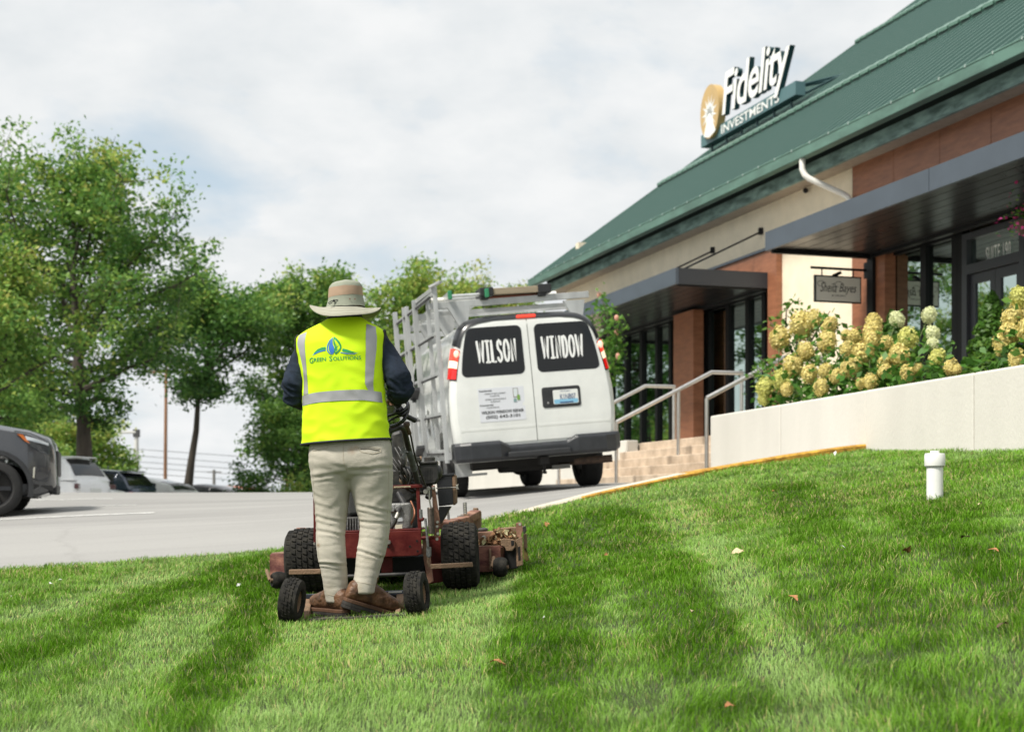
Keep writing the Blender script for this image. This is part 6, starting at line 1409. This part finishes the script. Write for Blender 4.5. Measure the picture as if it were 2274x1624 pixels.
# ---- boots
leather = M('boot_leather', (.075,.034,.016), .5, var=.45, vs=18, col2=(.115,.056,.027), bump=.35, bs=70); solem = M('boot_sole', (.022,.019,.016), .8, var=.4, vs=30); weltm = M('boot_welt', (.085,.04,.02), .7, var=.2, vs=30)
def boot(loc, rot, scale=1.18):
    sp = [(-.078,.016,.060),(-.070,.028,.080),(-.045,.037,.105),(0,.040,.118),(.045,.0405,.105),(.09,.044,.085),(.13,.0485,.074),(.165,.047,.066),(.195,.036,.054),(.212,.018,.042)]
    mb = MB(); rings = []
    for (y, w, h) in sp:
        rings.append([Vector((w*math.copysign(abs(math.cos(t))**.8, math.cos(t)), y, .026+h*.5+h*.5*math.copysign(abs(math.sin(t))**.75, math.sin(t)))) for t in np.linspace(0, 2*math.pi, 25)[:-1]])
    mb.loft(rings)
    mb.loft([ringe(-.040+.002*k,.040-.002*k,-.010+.006*k,.048-.003*k,.07+.03*k,24,2.2) for k in range(4)])
    me = remesh(mb, .005, 4); co = coords(me); nr = normals(me)
    co = wrinkle(co, nr, lambda c, n: .0035*mnoise.noise(Vector((c[0]*18, c[1]*30, c[2]*42)))*(1 if c[1] < .12 else .25)+.002*mnoise.noise(Vector((c[0]*50, c[1]*50, c[2]*60))))
    set_coords(me, co*scale); o = finish(me, 'boot', leather, per); o.location = loc; o.rotation_euler = rot
    ol = []
    for t in np.linspace(0, 2*math.pi, 41)[:-1]:
        y = .067-.150*math.cos(t); w = float(np.interp(y, [-.083,-.075,-.05,0,.05,.10,.14,.18,.205,.217], [0,.026,.038,.042,.042,.047,.0525,.050,.034,0])); ol.append((w if math.sin(t) >= 0 else -w, y))
    s = MB(); s.prism(ol, lambda u, v, d: Vector((u, v, d))*scale, .016, .032); s.build('welt', weltm, o, bevel=.003)
    s = MB(); s.prism([(u*.98, v*1.0) for u, v in ol], lambda u, v, d: Vector((u, v, d))*scale, .0, .0155); s.prism([(u*.97, v) for u, v in ol if v < .02], lambda u, v, d: Vector((u, v, d))*scale, -.014, -.0005); s.build('sole', solem, o, bevel=.002)
    return o
boot((-.060,.005,.010), (R(0),R(-4),R(38))); boot((.052,-.045,.052), (R(-17),R(8),R(-62)))
# ---- shirt sleeves and torso
navy = M('navy_cotton', (.016,.024,.040), .9, var=.25, vs=30, bump=.35, bs=240, spec=.25)
sh = MB()
sh.loft(interp_rings([(.95,-.20,.17,.0,.10),(1.15,-.20,.155,.0,.105),(1.35,-.215,.16,.0,.105),(1.46,-.235,.17,0,.10),(1.52,-.19,.13,.0,.075),(1.57,-.09,.055,.01,.062)], 16, 30, 2.3))
capsule(sh, [(-.205,.03,1.455),(-.262,.03,1.35),(-.297,-.005,1.235),(-.300,.01,1.185),(-.262,.13,1.168),(-.20,.28,1.17)], [.070,.068,.066,.064,.056,.043])
capsule(sh, [(.130,.03,1.480),(.205,.03,1.37),(.265,-.01,1.275),(.280,.0,1.222),(.262,.12,1.205),(.222,.27,1.20)], [.074,.071,.070,.068,.058,.044])
me = remesh(sh, .009, 4); co = coords(me); nr = normals(me)
def sw(c, n):
    x, y, z = map(float, c); a = .0018+.0050*math.exp(-((z-1.21)/.06)**2)+.002*math.exp(-((y-.2)/.08)**2)
    v = mnoise.noise(Vector((x*10, y*16, z*24+1.5*mnoise.noise(Vector((x*9, y*9, z*9)))))); return a*((1-min(1, abs(v)*2.4))**1.4*2-.7)
set_coords(me, wrinkle(co, nr, sw)); shirt = finish(me, 'shirt', navy, per)
# ---- body: head, neck, arms and hands in one skin
skin = M('skin', (.24,.125,.075), .55, var=.12, vs=25, bump=.1, bs=120)
bd = MB()
capsule(bd, [(-.03,.0,1.48),(-.028,.012,1.57),(-.022,.02,1.66)], [.065,.056,.056]); bd.sphere((-.02,.03,1.682), (.074,.094,.100), 20, 14)
bd.sphere((-.02,.085,1.645), (.050,.048,.050), 14, 10); bd.sphere((-.02,.135,1.69), (.014,.020,.022), 10, 8); bd.sphere((-.02,.118,1.735), (.05,.02,.016), 10, 8)
for s_ in (-1, 1): bd.sphere((-.02+s_*.082,.018,1.690), (.013,.024,.034), 10, 8); bd.sphere((-.02+s_*.032,.112,1.705), (.012,.010,.009), 8, 6)
bd.sphere((-.02,.125,1.655), (.024,.012,.009), 10, 6)
capsule(bd, [(-.03,.0,1.0),(-.03,.0,1.25),(-.045,.0,1.45)], [.12,.12,.11])
for (sx0, arm) in ((-1, [(-.20,.03,1.44),(-.262,.03,1.35),(-.294,.005,1.21),(-.262,.13,1.168),(-.20,.28,1.17),(-.188,.335,1.172)]), (1, [(.13,.03,1.46),(.205,.03,1.37),(.272,.0,1.235),(.262,.12,1.205),(.222,.27,1.20),(.214,.325,1.196)])):
    capsule(bd, arm, [.045,.044,.040,.036,.030,.027]); h = Vector(arm[-1]); i_ = -sx0
    capsule(bd, [h+Vector((0,.01,0)), h+Vector((0,.055,-.004))], [.026,.028], flat=1.0)
    for k in range(4):
        o_ = (k-1.5)*.019; L_ = (.88,1.0,.95,.78)[k]; b0 = h+Vector((o_*.95,.068,.006)); b1 = b0+Vector((o_*.1,.036*L_,-.010)); b2 = b1+Vector((0,.008,-.030*L_)); b3 = b2+Vector((0,-.018,-.014*L_))
        capsule(bd, [b0-Vector((0,.02,0)), b0, b1], [.0095,.0095,.009], 8); capsule(bd, [b1, b2], [.009,.0085], 8); capsule(bd, [b2, b3], [.0085,.0075], 8)
    t0 = h+Vector((i_*.022,.02,-.006)); capsule(bd, [t0, t0+Vector((i_*.022,.026,-.012)), t0+Vector((i_*.016,.056,-.024))], [.012,.0105,.0085], 8)
me = remesh(bd, .0072, 2); finish(me, 'body', skin, per)
hr = MB(); 
for s_ in (-1, 1): hr.sphere((-.02+s_*.070,.03,1.64), (.016,.03,.03), 10, 8)
hr.sphere((-.022,-.035,1.685), (.066,.045,.055), 14, 10); hr.build('hair', M('dark_hair', (.012,.009,.007), .8), per, smooth=True)
# ---- safety vest
TILT = .065
def vt(v): return Vector((v.x, v.y, v.z+TILT*(v.x+.03)))
vest_spec = [(.930,-.250,.216,-.006,.152),(1.0,-.246,.205,-.006,.150),(1.08,-.246,.196,-.006,.147),(1.16,-.247,.190,-.004,.142),(1.25,-.251,.186,-.003,.141),(1.33,-.258,.183,-.003,.142),(1.41,-.272,.186,-.003,.140),(1.465,-.284,.190,-.003,.132),(1.500,-.284,.190,-.002,.120),(1.525,-.262,.174,.0,.108),(1.548,-.218,.138,.004,.098),(1.572,-.160,.096,.008,.088),(1.597,-.118,.064,.010,.080)]
rv = interp_rings(vest_spec, 84, 96, 2.25)
def vw(p):
    x, y, z = p.x, p.y, p.z
    a = .0045+.0065*max(0, 1-(z-.93)/.25)+.005*math.exp(-((z-1.2)/.07)**2)
    v = mnoise.noise(Vector((x*7+2.0*(z-1.1), y*4, z*4.2))); v2 = mnoise.noise(Vector((x*9-3.2*z, y*6, z*12+x*4))); v3 = mnoise.noise(Vector((x*22+5*z, y*9, z*26)))
    return a*(v*1.1+.7*(1-2*abs(v2)))+.0009*v3
cx_ = -.03; rings = []
for r_ in rv:
    row = []
    for p in r_:
        d = Vector((p.x-cx_, p.y*1.6, 0)).normalized(); row.append(vt(p+d*vw(p)))
    rings.append(row)
def vest_mat():
    m = M('vest_yellow', (.52,.80,.008), .75, spec=.3); nt = m.node_tree; b = nt.nodes['Principled BSDF']; N = nt.nodes.new; L = nt.links.new
    tc = N('ShaderNodeTexCoord'); mp = N('ShaderNodeMapping'); mp.inputs['Scale'].default_value = (1,.0,1); L(tc.outputs['Object'], mp.inputs[0])
    v = N('ShaderNodeTexVoronoi'); v.inputs['Scale'].default_value = 210; v.inputs['Randomness'].default_value = .15; L(mp.outputs[0], v.inputs['Vector'])
    r = N('ShaderNodeValToRGB'); L(v.outputs['Distance'], r.inputs[0]); r.color_ramp.elements[0].position = .18; r.color_ramp.elements[0].color = (.50,.75,.004,1); r.color_ramp.elements[1].position = .42; r.color_ramp.elements[1].color = (.62,.88,.010,1)
    L(r.outputs[0], b.inputs['Base Color']); bp = N('ShaderNodeBump'); bp.inputs['Strength'].default_value = .25; bp.inputs['Distance'].default_value = .002; L(v.outputs['Distance'], bp.inputs['Height']); L(bp.outputs[0], b.inputs['Normal'])
    b.inputs['Emission Color'].default_value = (.55,.85,.0,1); b.inputs['Emission Strength'].default_value = 0.0
    return m
vm = MB(); vm.loft(rings, caps=False); vest = vm.build('safety_vest', vest_mat(), per, smooth=True)
vb = BVHTree.FromPolygons([Vector(v) for v in vm.v], vm.f)
def C1(cx, cy): return P2(582.7+.2562*cx, 599.3+.2562*cy)
silver = M('reflective_tape', (.36,.36,.37), .42, metal=.25, var=.06, vs=8)
def band(name, left, right, n=30, cols=6, off=.0022, mat=silver, parent=vest):
    def at(pl_, t):
        d = [0]; 
        for a, b in zip(pl_, pl_[1:]): d.append(d[-1]+math.dist(a, b))
        s_ = t*d[-1]; return (float(np.interp(s_, d, [p[0] for p in pl_])), float(np.interp(s_, d, [p[1] for p in pl_])))
    mb = MB(); rows = []
    for i in range(n+1):
        a, b = at(left, i/n), at(right, i/n); row = []
        for k in range(cols+1):
            t = k/cols; q = on_cloth(vb, a[0]+(b[0]-a[0])*t, a[1]+(b[1]-a[1])*t, off); row.append(q)
        rows.append(row)
    ok = [r for r in rows if all(q is not None for q in r)]
    mb.loft(ok, caps=False, closed=False); return mb.build(name, mat, parent, smooth=True)
band('reflective_strip', [C1(345,515),C1(325,580),C1(315,650),C1(345,760),C1(372,880),C1(374,1000),C1(372,1092)], [C1(415,492),C1(396,580),C1(388,650),C1(395,760),C1(405,880),C1(412,1000),C1(419,1083)])
band('reflective_strip', [C1(912,478),C1(914,600),C1(916,700),C1(912,850),C1(910,1000),C1(935,1056)], [C1(990,500),C1(1003,600),C1(1000,700),C1(985,850),C1(975,1000),C1(980,1066)])
band('reflective_belt', [C1(358,1096),C1(500,1075),C1(700,1060),C1(900,1053),C1(1040,1066)], [C1(352,1184),C1(500,1162),C1(700,1148),C1(900,1143),C1(1050,1156)], n=44, off=.0030)
# black binding at neck, armholes, hem
binding = M('binding_black', (.012,.013,.015), .7)
def loop_tube(name, pts, r, parent=vest): mb = MB(); mb.tube(pts, r, 8); return mb.build(name, binding, parent, smooth=True)
hem = rings[0]; loop_tube('hem_binding', [p+Vector((0,0,.004)) for p in hem]+[hem[0]+Vector((0,0,.004))], .0062)
nk = rings[-1]; loop_tube('neck_binding', nk+[nk[0]], .007)
for (k0, z0_, z1_) in ((50.6, 1.27, 1.512), (93.4, 1.25, 1.512)):
    P_ = []
    for i, row in enumerate(rv):
        z = row[0].z
        if z0_ <= z <= z1_:
            i0 = int(k0); p = rings[i][i0].lerp(rings[i][(i0+1) % 96], k0-i0); c_ = Vector((-.04, 0, p.z)); P_.append(p+(p-c_).normalized()*.003)
    if len(P_) > 2: loop_tube('armhole_binding', P_+[Vector((p.x, -p.y*.8, p.z+.012)) for p in P_[::-1]]+[P_[0]], .0058)
# print on the back
def on_vest(x, z, off=.0015): return on_cloth(vb, x, z, off) or Vector((x, -.14, z))
def c1poly(name, pts, mat, off=.0022, parent=vest, sub=5):
    P_ = []
    for a, b in zip(pts, pts[1:]+pts[:1]): P_ += [(a[0]+(b[0]-a[0])*k/sub, a[1]+(b[1]-a[1])*k/sub) for k in range(sub)]
    bm = bmesh.new(); vs = [bm.verts.new((*C1(*p), 0)) for p in P_]; f = bm.faces.new(vs); bmesh.ops.triangulate(bm, faces=[f]); bmesh.ops.subdivide_edges(bm, edges=[e for e in bm.edges if e.calc_length() > .02], cuts=3, use_grid_fill=True); bmesh.ops.triangulate(bm, faces=bm.faces[:])
    for v in bm.verts: v.co = on_vest(v.co.x, v.co.y, off)
    me_ = bpy.data.meshes.new(name); bm.to_mesh(me_); bm.free(); me_.materials.append(mat); return link(name, me_, parent)
pg = M('print_green', (.012,.27,.075), .7); pb = M('print_blue', (.03,.16,.55), .7)
logo = c1poly('logo_leaf', [(645,600),(672,618),(695,645),(709,675),(711,700),(700,722),(680,742),(662,756),(652,735),(650,712),(657,700),(652,682),(645,665),(640,640)], pg)
c1poly('logo_leaf_inner', [(652,625),(672,645),(690,668),(699,690),(696,706),(680,725),(664,742),(659,730),(668,700),(664,670),(655,645)], vest.data.materials[0], .0030, logo)
c1poly('leaf_vein', [(664,742),(661,720),(668,690),(671,662),(674,690),(690,672),(676,700),(673,715),(688,702),(673,724)], pg, .0036, logo, 3)
c1poly('logo_drop', [(638,604),(634,640),(636,665),(648,690),(652,710),(650,735),(640,750),(622,745),(610,730),(603,705),(606,675),(617,642)], pb)
c1poly('drop_ring', [(638,602),(610,632),(592,668),(586,700),(592,730),(612,752),(640,757),(640,752),(616,745),(599,725),(594,700),(600,670),(614,638)], pb, .0026, logo)
c1poly('swoosh', [(576,690),(540,695),(505,710),(478,735),(470,748),(500,728),(540,716),(578,712)], pg); c1poly('swoosh', [(578,716),(540,721),(500,733),(472,750),(458,762),(480,752),(520,735),(578,722)], pb)
c1poly('swoosh', [(722,704),(760,712),(800,728),(838,738),(800,741),(760,738),(718,728)], pg); c1poly('swoosh', [(705,736),(760,744),(810,746),(853,738),(820,752),(760,752),(702,742)], pb)
mb = MB()
def wordz(s_, cx0, cx1, cy, hpx, of=.008):
    x0, z0_ = C1(cx0, cy); x1, z1_ = C1(cx1, cy-.05*(cx1-cx0)); put_text(mb, s_, lambda u, v, w: on_vest((x0+x1)/2+u, (z0_+z1_)/2+v+u*.05, .0022), width=x1-x0, height=hpx*.2562*KX_, offset=of)
wordz('G', 434, 468, 804, 46); wordz('REEN', 474, 580, 800, 32); wordz('S', 608, 634, 790, 44); wordz('OLUTIONS', 640, 876, 791, 31)
mb.build('lettering', pg, vest)
# ---- hat
sage = M('hat_sage', (.255,.272,.21), .85, var=.08, vs=12, bump=.25, bs=220); hband = M('hat_band', (.36,.25,.17), .85, var=.06, vs=14, bump=.3, bs=300); brimm = M('hat_brim', (.315,.31,.25), .85, var=.07, vs=10, bump=.25, bs=180)
HC = Vector((-.021,.012,1.655))
def hat_ring(r, z, n=48, wob=.0): 
    return [HC+Vector((math.cos(t)*r*(1+wob*fbm((math.cos(t)*2, math.sin(t)*2, z*20), 2)), math.sin(t)*r*1.16*(1+wob*fbm((math.cos(t)*2+5, math.sin(t)*2, z*20), 2)), z+.006*math.cos(t)+.004*fbm((math.cos(t)*1.5, math.sin(t)*1.5, z*9+4), 2))) for t in np.linspace(0, 2*math.pi, n+1)[:-1]]
hat = MB(); hat.loft([hat_ring(.1045,-.004), hat_ring(.099,.018,wob=.03), hat_ring(.0945,.040,wob=.03), hat_ring(.0925,.055,wob=.03)], caps=False); ho = hat.build('sun_hat', sage, per, smooth=True)
hat = MB(); hat.loft([hat_ring(.0935,.054,wob=.03), hat_ring(.0925,.078,wob=.03), hat_ring(.0892,.103,wob=.03)], caps=False); hat.build('hat_band', hband, ho, smooth=True)
hat = MB(); hat.loft([hat_ring(.0892,.102,wob=.03), hat_ring(.085,.116,wob=.02), hat_ring(.075,.128), hat_ring(.058,.136), hat_ring(.034,.140), hat_ring(.012,.141)], caps=True); hat.build('hat_top', sage, ho, smooth=True)
def brim_pt(r, t, dz=0):
    f = max(0, (r-.100)/.092)**1.15; c, s_ = math.cos(t), math.sin(t)
    z = -.004+f*((.016 if c < 0 else .002)*abs(c)**3-.068*max(0, -s_)**1.1-.035*max(0, s_))+.0035*f*math.sin(4*t+.6)
    return HC+Vector((c*r*(1.0 if c > 0 else 1.0), s_*r*1.06, z+dz))
br = MB(); rows = []
ts = np.linspace(0, 2*math.pi, 73)[:-1]; rr_ = np.linspace(.098, .190, 9)
rows = [[brim_pt(r, t) for t in ts] for r in rr_]+[[brim_pt(r, t, -.0035) for t in ts] for r in rr_[::-1]]
br.loft(rows, caps=False); br.build('brim', brimm, ho, smooth=True)
for k in (.35,.6,.85,.97):
    mb = MB(); r = .098+.092*k; mb.tube([brim_pt(r, t, .0006) for t in ts]+[brim_pt(r, ts[0], .0006)], .0009, 5); mb.build('brim_stitch', M('stitch', (.42,.39,.29), .9), ho)
mb = MB(); c0 = HC+Vector((-.048,-.112,.020)); mb.sphere(c0, .007, 10, 8); mb.tube([c0, c0+Vector((-.012,-.006,-.002)), c0+Vector((-.028,-.010,-.014)), c0+Vector((-.022,-.012,-.020)), c0+Vector((-.006,-.008,-.008))], .0022, 6); mb.tube([c0, c0+Vector((.012,.0,.004)), c0+Vector((.022,.004,.003))], .0022, 6); mb.build('chin_cord', binding, ho, smooth=True)
for (dx, dz) in ((.036,.030),(.062,.030)): mb = MB(); mb.lathe([(.0012,-.002),(.004,-.002),(.004,.0)], HC+Vector((dx,-.114+.35*dx*dx*8,dz)), 'y', 10); mb.build('eyelet', M('eyelet', (.16,.09,.06), .5), ho)
for s_ in (-1, 1): mb = MB(); mb.tube([HC+Vector((s_*.086,.02,-.006)), HC+Vector((s_*.082,.03,-.05)), HC+Vector((s_*.05,.06,-.09))], .003, 6); mb.build('chin_strap', binding, ho)
# ================================================================== small things
# white cleanout pipe in the lawn
pb_ = hit(lawn_z, 2075, 1106, 8, 12); pvc = M('pvc_white', (.80,.80,.77), .4, var=.03, vs=10); k_ = pb_.y/F
pp = thing('cleanout_pipe', 'white plastic cleanout pipe with a cap standing in the lawn', 'pipe', pb_)
mb = MB(); mb.lathe([(.0,-.08),(18*k_,-.08),(18*k_,76*k_)], (0,0,0), n=28); mb.build('pipe', pvc, pp, smooth=True)
mb = MB(); mb.lathe([(18.2*k_,72*k_),(22*k_,72*k_),(22.5*k_,74*k_),(22.5*k_,96*k_),(21*k_,100*k_),(10*k_,100*k_),(10*k_,106*k_),(0,106*k_)], (0,0,0), n=28); mb.build('cap', pvc, pp, smooth=True)
mb = MB(); mb.lathe([(18.4*k_,69*k_),(19.6*k_,69*k_),(19.6*k_,72*k_)], (0,0,0), n=28); mb.build('rim', M('pvc_shade', (.45,.45,.43), .6), pp)
# poles and wires behind the lot
def vpole(name, label, x, y0, y1, Y, r, mat, cat, extra=None, lean=0):
    a, b = px(x, y1, Y), px(x+lean, y0, Y); a.z = min(a.z, -1.2); o = thing(name, label, cat, a); mb = MB(); mb.tube([Vector((0,0,0)), b-a], [r*1.15, r*.9], 12); mb.build('shaft', mat, o, smooth=True)
    return o, b-a
lp, t_ = vpole('light_pole', 'pale parking lot light pole left of the slim tree', 303, 957, 1100, 75, .12, M('pole_pale', (.55,.55,.52), .6), 'lamp post')
mb = MB(); mb.box(t_+Vector((-.55,0,-.05)), (1.1,.35,.13)); mb.build('lamp_head', M('pole_pale', (.55,.55,.52), .6), lp, bevel=.03); mb = MB(); mb.box(t_+Vector((0,0,-.1)), (.3,.3,.4)); mb.build('lamp_bracket', M('pole_dark', (.06,.06,.06), .6), lp)
wood = M('pole_wood', (.24,.12,.06), .85, var=.2, vs=3, stretch=(1,1,.1))
up_, t2 = vpole('utility_pole', 'brown wooden utility pole between the two tree trunks', 366, 800, 1100, 95, .11, wood, 'utility pole', lean=3)
mb = MB(); mb.box(t2*.93, (2.2,.12,.14)); mb.build('cross_arm', wood, up_)
vp2, t3 = vpole('utility_pole', 'small distant utility pole right of the slim trunk', 475, 1042, 1100, 150, .16, M('pole_grey', (.16,.15,.14), .8), 'utility pole')
mb = MB(); mb.box(t3*.95, (1.6,.1,.1)); mb.build('cross_arm', M('pole_grey', (.16,.15,.14), .8), vp2)
wm = M('wire', (.10,.10,.11), .7)
for i, (ya, yb_, Y, lab) in enumerate(((1000,1010,95,'topmost'),(1012,1028,95,'second'),(1026,1040,95,'third'),(1040,1050,95,'fourth'),(1052,1064,95,'lowest'))):
    o = thing('power_line', '%s of the power lines sagging behind the trees' % lab, 'wire', px(366, 1040, Y), group='power lines behind the lot'); mb = MB(); pts = []
    for k in range(25):
        t = k/24; x = -250+t*1350; y = ya+(yb_-ya)*t-14*math.sin(t*math.pi*2.0); pts.append(px(x, y, Y)-o.location)
    mb.tube(pts, .020, 5, caps=False); mb.build('cable', wm, o)
rs_, t4 = vpole('round_sign', 'pale round shop sign on a post half hidden by the thick trunk', 193, 955, 1100, 60, .08, M('pole_pale', (.55,.55,.52), .6), 'sign')
mb = MB(); mb.lathe([(0,-.06),(.46,-.06),(.5,0),(.46,.06),(0,.06)], t4, 'y', 28); mb.build('sign_face', M('sign_pale', (.46,.45,.42), .6), rs_, smooth=True)
# hanging flower basket at the right edge, under the canopy
s_, z_ = on_r(2276, 470, 11.4); hb_ = thing('flower_basket', 'pink flowers of a hanging basket at the right edge under the canopy', 'flowers', BP(11.4, s_-.10, z_-.2)); rb = np.random.default_rng(9)
mb = MB(); mb.lathe([(.0,-.12),(.12,-.1),(.19,.05),(.2,.06)], (0,0,0), n=16); mb.build('basket', M('pot_brown', (.06,.028,.018), .5), hb_)
mb = MB(); mb.tube([(0,0,.05),(0,0,4.10-(z_-.2))], .008, 6); mb.build('hook', blackm, hb_)
pt = rb.normal(size=(260,3))*np.array([.13,.13,.12])+np.array([0,0,.12]); leaves('foliage', pt, rb.random(260), .06, bush_leaf, hb_, rg=rb)
pt = rb.normal(size=(120,3))*np.array([.14,.14,.13])+np.array([0,0,.13]); leaves('blossom', pt, rb.random(120), .05, leaf_mat('pink_petal', [(0,(.5,.02,.16)),(1,(.7,.10,.35))]), hb_, rg=rb, aspect=.9)
# fallen leaves and scraps on the lawn
litters = [(1213,1172,.075,0,'rust leaf on the grass right of the mower chute'),(1637,1238,.085,2,'pale curled leaf alone in the middle of the lawn'),(1812,1113,.05,1,'dark brown leaf on the upper lawn near the retaining wall'),(1718,1098,.05,0,'small brown leaf below the yellow kerb'),(1760,1342,.06,0,'orange leaf on the light stripe right of the dark stripe'),(2016,1235,.085,0,'orange brown leaf below the white pipe'),(2143,1206,.06,1,'dark leaf right of the white pipe'),(2176,1128,.05,2,'pale leaf beside the white pipe'),(2226,1408,.06,1,'dark leaf near the right edge of the lawn'),(1105,1490,.065,0,'orange leaf at the edge of the mown track'),(1208,1385,.035,3,'white scrap on the dark stripe'),(112,1304,.045,3,'white scrap on the far left of the lawn'),(134,1295,.03,3,'tiny white scrap beside the leftmost one'),(530,1307,.04,3,'white scrap on the grass left of the mower'),(1855,1012,.06,3,'white scrap at the foot of the retaining wall'),(1870,1226,.035,3,'white scrap in the middle right of the lawn'),(1700,1128,.045,2,'pale leaf on the lawn below the kerb'),(2205,1236,.05,0,'rust leaf at the right of the lawn'),(1345,1240,.04,0,'tan leaf on the dark stripe near the mower'),(1620,1590,.05,0,'orange leaf at the bottom right of the lawn'),(1535,1372,.05,2,'straw leaf on the lawn left of the orange one'),(24,1331,.035,3,'white scrap at the left edge of the lawn')]
lm_ = [M('leaf_rust', (.34,.15,.06), .8, var=.3, vs=60), M('leaf_dark', (.09,.05,.03), .8, var=.3, vs=60), M('leaf_straw', (.55,.44,.27), .8, var=.2, vs=60), M('scrap_white', (.74,.74,.72), .7)]
rf = np.random.default_rng(77)
for (x, y, sz, k, lab) in litters:
    p = hit(lawn_z, x, y+1, 2.6, 15.5); o = thing('fallen_leaf' if k < 3 else 'paper_scrap', lab, 'leaf' if k < 3 else 'scrap', p+Vector((0,0,.030)), (rf.normal()*.5, rf.normal()*.5, rf.random()*6))
    mb = MB(); n = 9; u = np.linspace(-1, 1, n); top = [Vector((a*sz/2, sz*.26*math.cos(a*1.5)*(1+.25*math.sin(a*9)), .16*sz*math.sin(a*2+1)+.10*sz)) for a in u]; bot = [Vector((a*sz/2, -sz*.26*math.cos(a*1.5)*(1+.25*math.cos(a*8)), .16*sz*math.sin(a*2+1)+.06*sz)) for a in u]; mid = [Vector((a*sz/2, 0, .16*sz*math.sin(a*2+1))) for a in u]
    mb.loft([[a, m_, b] for a, m_, b in zip(top, mid, bot)], caps=False, closed=False); mb.build('blade' if k < 3 else 'scrap', lm_[k], o, smooth=True)
